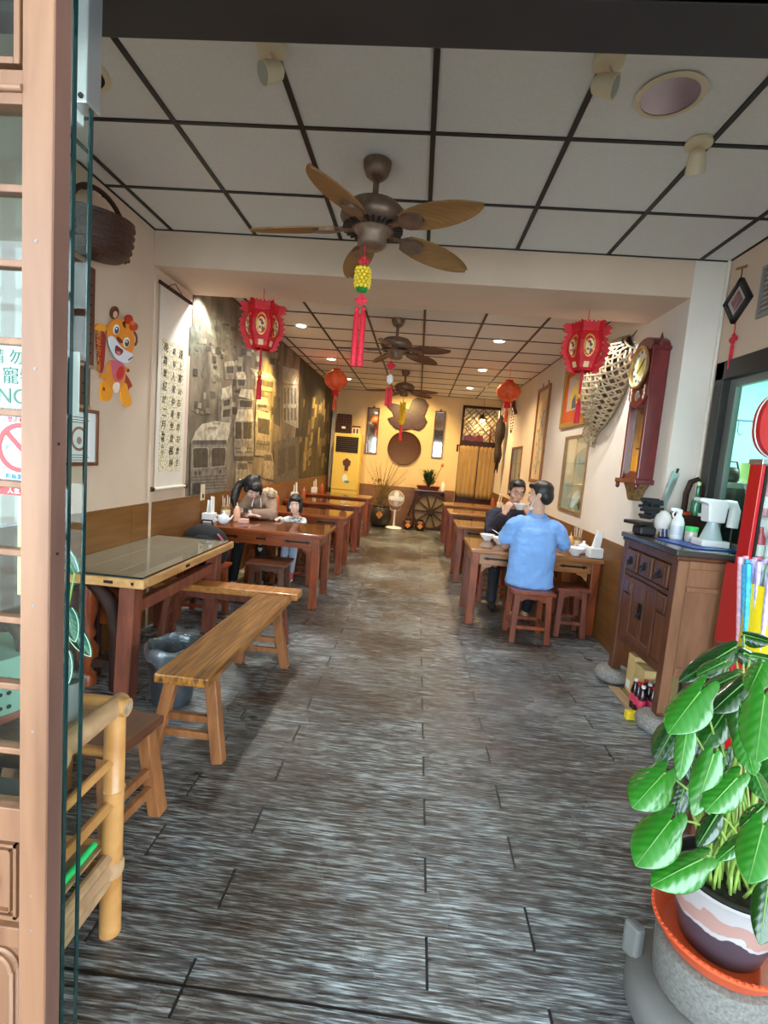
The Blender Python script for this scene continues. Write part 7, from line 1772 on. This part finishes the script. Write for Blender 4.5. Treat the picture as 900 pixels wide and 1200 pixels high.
MB().tube([H(-.078, .0, -.02), H(-.068, .045, -.06), H(-.04, .075, -.095)], .0035, 5, flat=1).build('mask_strap', M['mask'], t, smooth=1, wld=True)
MB().tube([H(.078, .0, -.02), H(.068, .045, -.06), H(.04, .075, -.095)], .0035, 5).build('mask_strap', M['mask'], t, smooth=1, wld=True)
blob('mask', [('e', H(0, .07, -.105), (.05, .03, .022), Rh)], M['mask'], t, .006)

# --- man in navy opposite him, eating from a bowl
hc2, Rh2 = (1.055, 5.335, 1.215), headframe((.12, -1, -.22), (.10, 0, 1))
t = thing('person', 'person with glasses in a dark navy jacket raising a bowl to eat', 'person', (.96, 5.45, .446))
body = head_prims(hc2, Rh2) + [('c', [(1.02, 5.40, 1.0), (1.04, 5.37, 1.07), (1.05, 5.36, 1.13)], [.062, .056, .054]), ('e', (1.0, 5.42, .82), (.15, .10, .24)), ('e', (.96, 5.45, .575), (.16, .12, .12)),
    ('c', [(.87, 5.39, .94), (.80, 5.22, .80), (.915, 5.115, 1.0)], [.055, .042, .028]), ('c', [(1.18, 5.39, .94), (1.28, 5.20, .81), (1.175, 5.14, .985)], [.055, .042, .028]),
    ('c', [(.90, 5.43, .53), (.86, 5.06, .485), (.88, 5.12, .08)], [.07, .052, .035]), ('c', [(1.04, 5.43, .53), (1.08, 5.06, .485), (1.06, 5.12, .08)], [.07, .052, .035])]
body += hand_prims((.915, 5.115, 1.0), (.32, -.1, .9), (.55, .75, -.2), 1, .95, 1) + hand_prims((1.175, 5.14, .985), (-.45, -.05, .85), (-.5, .3, .6), 1, .7, -1)
blob('body', body, M['skin'], t, .007); face_parts(t, hc2, Rh2)
navy = plain('navy_jacket', (.022, .02, .034), .85, var=.25, scale=14)
blob('jacket', [('c', [(.96, 5.45, .50), (.97, 5.445, .64), (1.0, 5.42, .80), (1.02, 5.41, .92)], [.20, .195, .20, .195], .72), ('c', [(1.02, 5.41, .92), (1.03, 5.40, 1.0), (1.04, 5.385, 1.04)], [.20, .15, .085], .62),
    ('c', [(.88, 5.40, .955), (.84, 5.385, .945), (.80, 5.22, .805), (.90, 5.13, .965)], [.082, .075, .062, .046]), ('c', [(1.17, 5.40, .955), (1.22, 5.385, .945), (1.28, 5.205, .81), (1.19, 5.15, .95)], [.082, .075, .062, .046])], navy, t, .010, 6, .016)
blob('trousers', [('e', (.96, 5.45, .525), (.165, .13, .08)), ('c', [(.90, 5.43, .525), (.86, 5.07, .485), (.875, 5.12, .10)], [.078, .062, .052]), ('c', [(1.04, 5.43, .525), (1.08, 5.07, .485), (1.06, 5.12, .10)], [.078, .062, .052])], pants, t, .010)
blob('shoes', [('e', (.875, 5.07, .045), (.045, .115, .044)), ('e', (1.06, 5.07, .045), (.045, .115, .044))], M['black_soft'], t, .008)
H = lambda x, y, z: Vector(hc2) + Rh2 @ Vector((x, y, z))
blob('hair', [('e', H(0, -.024, .056), (.086, .092, .084), Rh2), ('e', H(0, -.055, .0), (.078, .062, .08), Rh2), ('e', H(.01, .05, .100), (.066, .042, .028), Rh2), ('e', H(-.072, -.0, .035), (.016, .035, .04), Rh2), ('e', H(.072, -.0, .035), (.016, .035, .04), Rh2)], M['hair'], t, .007, 3, .012)
for s in (-1, 1):
    g = MB().tube([H(s*.032+.024*math.cos(a), .094, .006+.018*math.sin(a)) for a in [2*PI*i/16 for i in range(17)]], .002, 5, cap=False).build('glasses_rim', M['dark_iron'], t, smooth=1, wld=True)
    MB().tube([H(s*.056, .092, .01), H(s*.08, .04, .012), H(s*.082, -.01, .008)], .0018, 5).build('glasses_temple', M['dark_iron'], t, smooth=1, wld=True)
MB().tube([H(-.008, .095, .01), H(0, .098, .013), H(.008, .095, .01)], .0018, 5).build('glasses_bridge', M['dark_iron'], t, smooth=1, wld=True)
o = bowl(0, 0, 0, .078, 'white bowl held up to the mouth of the man in navy'); o.location = (1.07, 5.165, 1.045)
MB().tube([(.93, 5.085, 1.10), (1.0, 5.135, 1.09), (1.07, 5.20, 1.112)], [.003, .003, .012], 8, flat=.4).top('spoon', M['chrome'], 'metal spoon in the raised hand of the man in navy', 'spoon', (.93, 5.085, 1.10), smooth=1)

# --- woman with the ponytail, bent over her folded arms
hc3, Rh3 = (-1.70, 5.13, 1.04), headframe((.42, -.50, -.76), (.2, -.6, .75))
t = thing('person', 'person with a black ponytail in a beige jacket bowed over table', 'person', (-1.64, 5.42, .446))
body = head_prims(hc3, Rh3, .97) + [('c', [(-1.66, 5.30, .93), (-1.675, 5.24, .99), (-1.685, 5.19, 1.02)], [.056, .05, .05]), ('e', (-1.64, 5.36, .80), (.14, .10, .20)), ('e', (-1.63, 5.43, .575), (.16, .12, .12)),
    ('c', [(-1.77, 5.28, .88), (-1.86, 5.12, .765), (-1.70, 5.00, .765)], [.05, .04, .028]), ('c', [(-1.54, 5.28, .88), (-1.47, 5.11, .765), (-1.64, 5.02, .785)], [.05, .04, .028]),
    ('c', [(-1.71, 5.41, .53), (-1.78, 5.03, .485), (-1.80, 4.97, .08)], [.07, .052, .035]), ('c', [(-1.56, 5.41, .53), (-1.55, 5.05, .485), (-1.56, 5.12, .08)], [.07, .052, .035])]
body += hand_prims((-1.70, 5.00, .77), (.95, .05, .05), (0, .1, -1), .92, .3, 1) + hand_prims((-1.64, 5.02, .80), (-.95, -.1, .05), (0, .1, -1), .92, .4, -1)
blob('body', body, M['skin_pale'], t, .007); face_parts(t, hc3, Rh3, .97, .45)
beige = plain('beige_jacket', (.30, .19, .125), .9, var=.1, scale=10)
blob('jacket', [('c', [(-1.63, 5.43, .50), (-1.635, 5.41, .64), (-1.645, 5.35, .80), (-1.655, 5.31, .88)], [.165, .165, .17, .15], .72), ('c', [(-1.66, 5.30, .88), (-1.67, 5.27, .95)], [.15, .08], .7),
    ('c', [(-1.77, 5.29, .88), (-1.86, 5.13, .775), (-1.70, 5.015, .775)], [.075, .060, .045]), ('c', [(-1.54, 5.29, .88), (-1.47, 5.11, .778), (-1.63, 5.03, .785)], [.078, .064, .046])], beige, t, .010, 6, .014)
blob('hood', [('e', (-1.58, 5.32, .975), (.10, .08, .06)), ('e', (-1.53, 5.24, .99), (.045, .055, .05))], plain('mottled_fur', (.55, .40, .26), .95, var=.55, scale=50, bump=.8), t, .009, 3, .02)['label'] = 'mottled fur lining'
blob('trousers', [('e', (-1.63, 5.43, .525), (.165, .13, .08)), ('c', [(-1.71, 5.41, .525), (-1.78, 5.04, .485), (-1.80, 4.97, .10)], [.078, .062, .048]), ('c', [(-1.56, 5.41, .525), (-1.55, 5.06, .485), (-1.56, 5.12, .10)], [.078, .062, .048])], M['black_soft'], t, .010)
blob('shoes', [('e', (-1.80, 4.93, .04), (.042, .105, .039)), ('e', (-1.56, 5.07, .04), (.042, .105, .039))], M['white'], t, .008)
H = lambda x, y, z: Vector(hc3) + Rh3 @ Vector((x, y, z))
blob('hair', [('e', H(0, -.022, .045), (.090, .096, .092), Rh3), ('e', H(0, -.055, -.01), (.082, .062, .08), Rh3), ('e', H(-.02, .045, .075), (.07, .055, .05), Rh3), ('e', H(-.078, .03, -.01), (.022, .05, .09), Rh3), ('e', H(.072, .02, .03), (.02, .045, .05), Rh3),
    ('c', [H(-.06, -.07, .07), (-1.835, 5.13, 1.06), (-1.855, 5.08, .98), (-1.855, 5.03, .90), (-1.83, 5.0, .83)], [.04, .045, .048, .04, .016])], M['hair'], t, .008, 3, .010)
MB().lathe([(.030, -.01), (.040, 0), (.030, .01), (.030, -.01)], (-1.82, 5.15, 1.085), 14, Matrix.Rotation(.9, 3, 'Y')).build('hair_tie', M['paper'], t, smooth=1, wld=True)
for s in (-.035, .035): MB().tube([(-1.66+s, 5.19, .93), (-1.655+s*1.3, 5.16, .88), (-1.65+s*1.4, 5.14, .84)], .005, 6).build('hood_cord', M['paper'], t, smooth=1, wld=True)
MB().box((-1.70, 4.965, .815), (.05, .03, .045), Matrix.Rotation(.3, 3, 'Z')).build('dark_watch', M['black'], t, bev=.006, wld=True)

# --- the little girl
hc4, Rh4 = (-1.268, 5.27, .885), headframe((.05, -1, -.05), (.04, 0, 1))
t = thing('person', 'small child with a dark bob in white patterned top and pale leggings', 'person', (-1.25, 5.43, .446))
K = .83
body = head_prims(hc4, Rh4, K, .8) + [('c', [(-1.262, 5.31, .745), (-1.266, 5.295, .80)], [.035, .034]), ('e', (-1.26, 5.34, .66), (.085, .065, .11)), ('e', (-1.25, 5.41, .53), (.095, .085, .075)),
    ('c', [(-1.34, 5.32, .71), (-1.385, 5.23, .70), (-1.395, 5.13, .742)], [.032, .027, .019]), ('c', [(-1.185, 5.32, .71), (-1.16, 5.25, .66), (-1.19, 5.21, .60)], [.032, .027, .02]),
    ('c', [(-1.295, 5.39, .505), (-1.315, 5.16, .475), (-1.335, 5.12, .20)], [.045, .037, .026]), ('c', [(-1.215, 5.39, .505), (-1.225, 5.15, .475), (-1.235, 5.10, .17)], [.045, .037, .026])]
body += hand_prims((-1.395, 5.13, .742), (-.15, -1, 0), (0, .1, -1), .62, .3, 1) + hand_prims((-1.19, 5.21, .60), (0, -.5, -.8), (0, .8, -.5), .62, .3, -1)
blob('body', body, M['skin_pale'], t, .0055); face_parts(t, hc4, Rh4, K)
top_ = blob('top', [('c', [(-1.25, 5.40, .50), (-1.255, 5.37, .60), (-1.262, 5.33, .70)], [.095, .095, .088], .85), ('c', [(-1.31, 5.325, .705), (-1.34, 5.32, .71), (-1.383, 5.235, .70), (-1.393, 5.165, .728)], [.045, .043, .038, .03]), ('c', [(-1.21, 5.325, .705), (-1.185, 5.32, .71), (-1.162, 5.25, .665)], [.045, .043, .036])], plain('white_top', (.78, .78, .76), .85), t, .007, 5, .006)
rnd = random.Random(2)
for i in range(18):
    x, z = rnd.uniform(-.075, .075), rnd.uniform(.64, .745); MB().ell((-1.262+x, 5.33-.092*math.sqrt(max(.05, 1-(x/.11)**2)), z), (.008, .004, .008), None, 8, 5).build('printed_dot', plain('dot_blue', (.05, .07, .12), .8), t, smooth=1, wld=True)
blob('leggings', [('e', (-1.25, 5.41, .515), (.10, .09, .06)), ('c', [(-1.295, 5.39, .505), (-1.315, 5.16, .478), (-1.334, 5.125, .23)], [.054, .047, .036]), ('c', [(-1.215, 5.39, .505), (-1.225, 5.15, .478), (-1.234, 5.105, .20)], [.054, .047, .036])], plain('pale_blue_leggings', (.46, .52, .68), .85), t, .007)
for x, y, z in ((-1.336, 5.09, .165), (-1.236, 5.07, .135)):
    blob('shoe', [('e', (x, y-.005, z), (.034, .068, .032)), ('e', (x, y+.03, z+.025), (.033, .036, .04))], plain('pink_red_shoe', (.70, .06, .12), .5), t, .006)
    MB().lathe([(.034, 0), (.036, .012)], (x, y-.005, z-.034), 14, None, 1, 2.0).build('white_sole', M['white'], t, smooth=1, wld=True)
H = lambda x, y, z: Vector(hc4) + Rh4 @ Vector((x*K, y*K, z*K))
k_ = lambda *a: tuple(q*K for q in a)
blob('hair', [('e', H(0, -.02, .052), k_(.092, .098, .090), Rh4), ('e', H(0, -.045, -.03), k_(.088, .06, .085), Rh4), ('e', H(0, .058, .078), k_(.070, .036, .032), Rh4), ('e', H(-.080, .015, -.03), k_(.024, .045, .085), Rh4), ('e', H(.080, .015, -.03), k_(.024, .045, .085), Rh4)], M['hair'], t, .006, 4, .006)
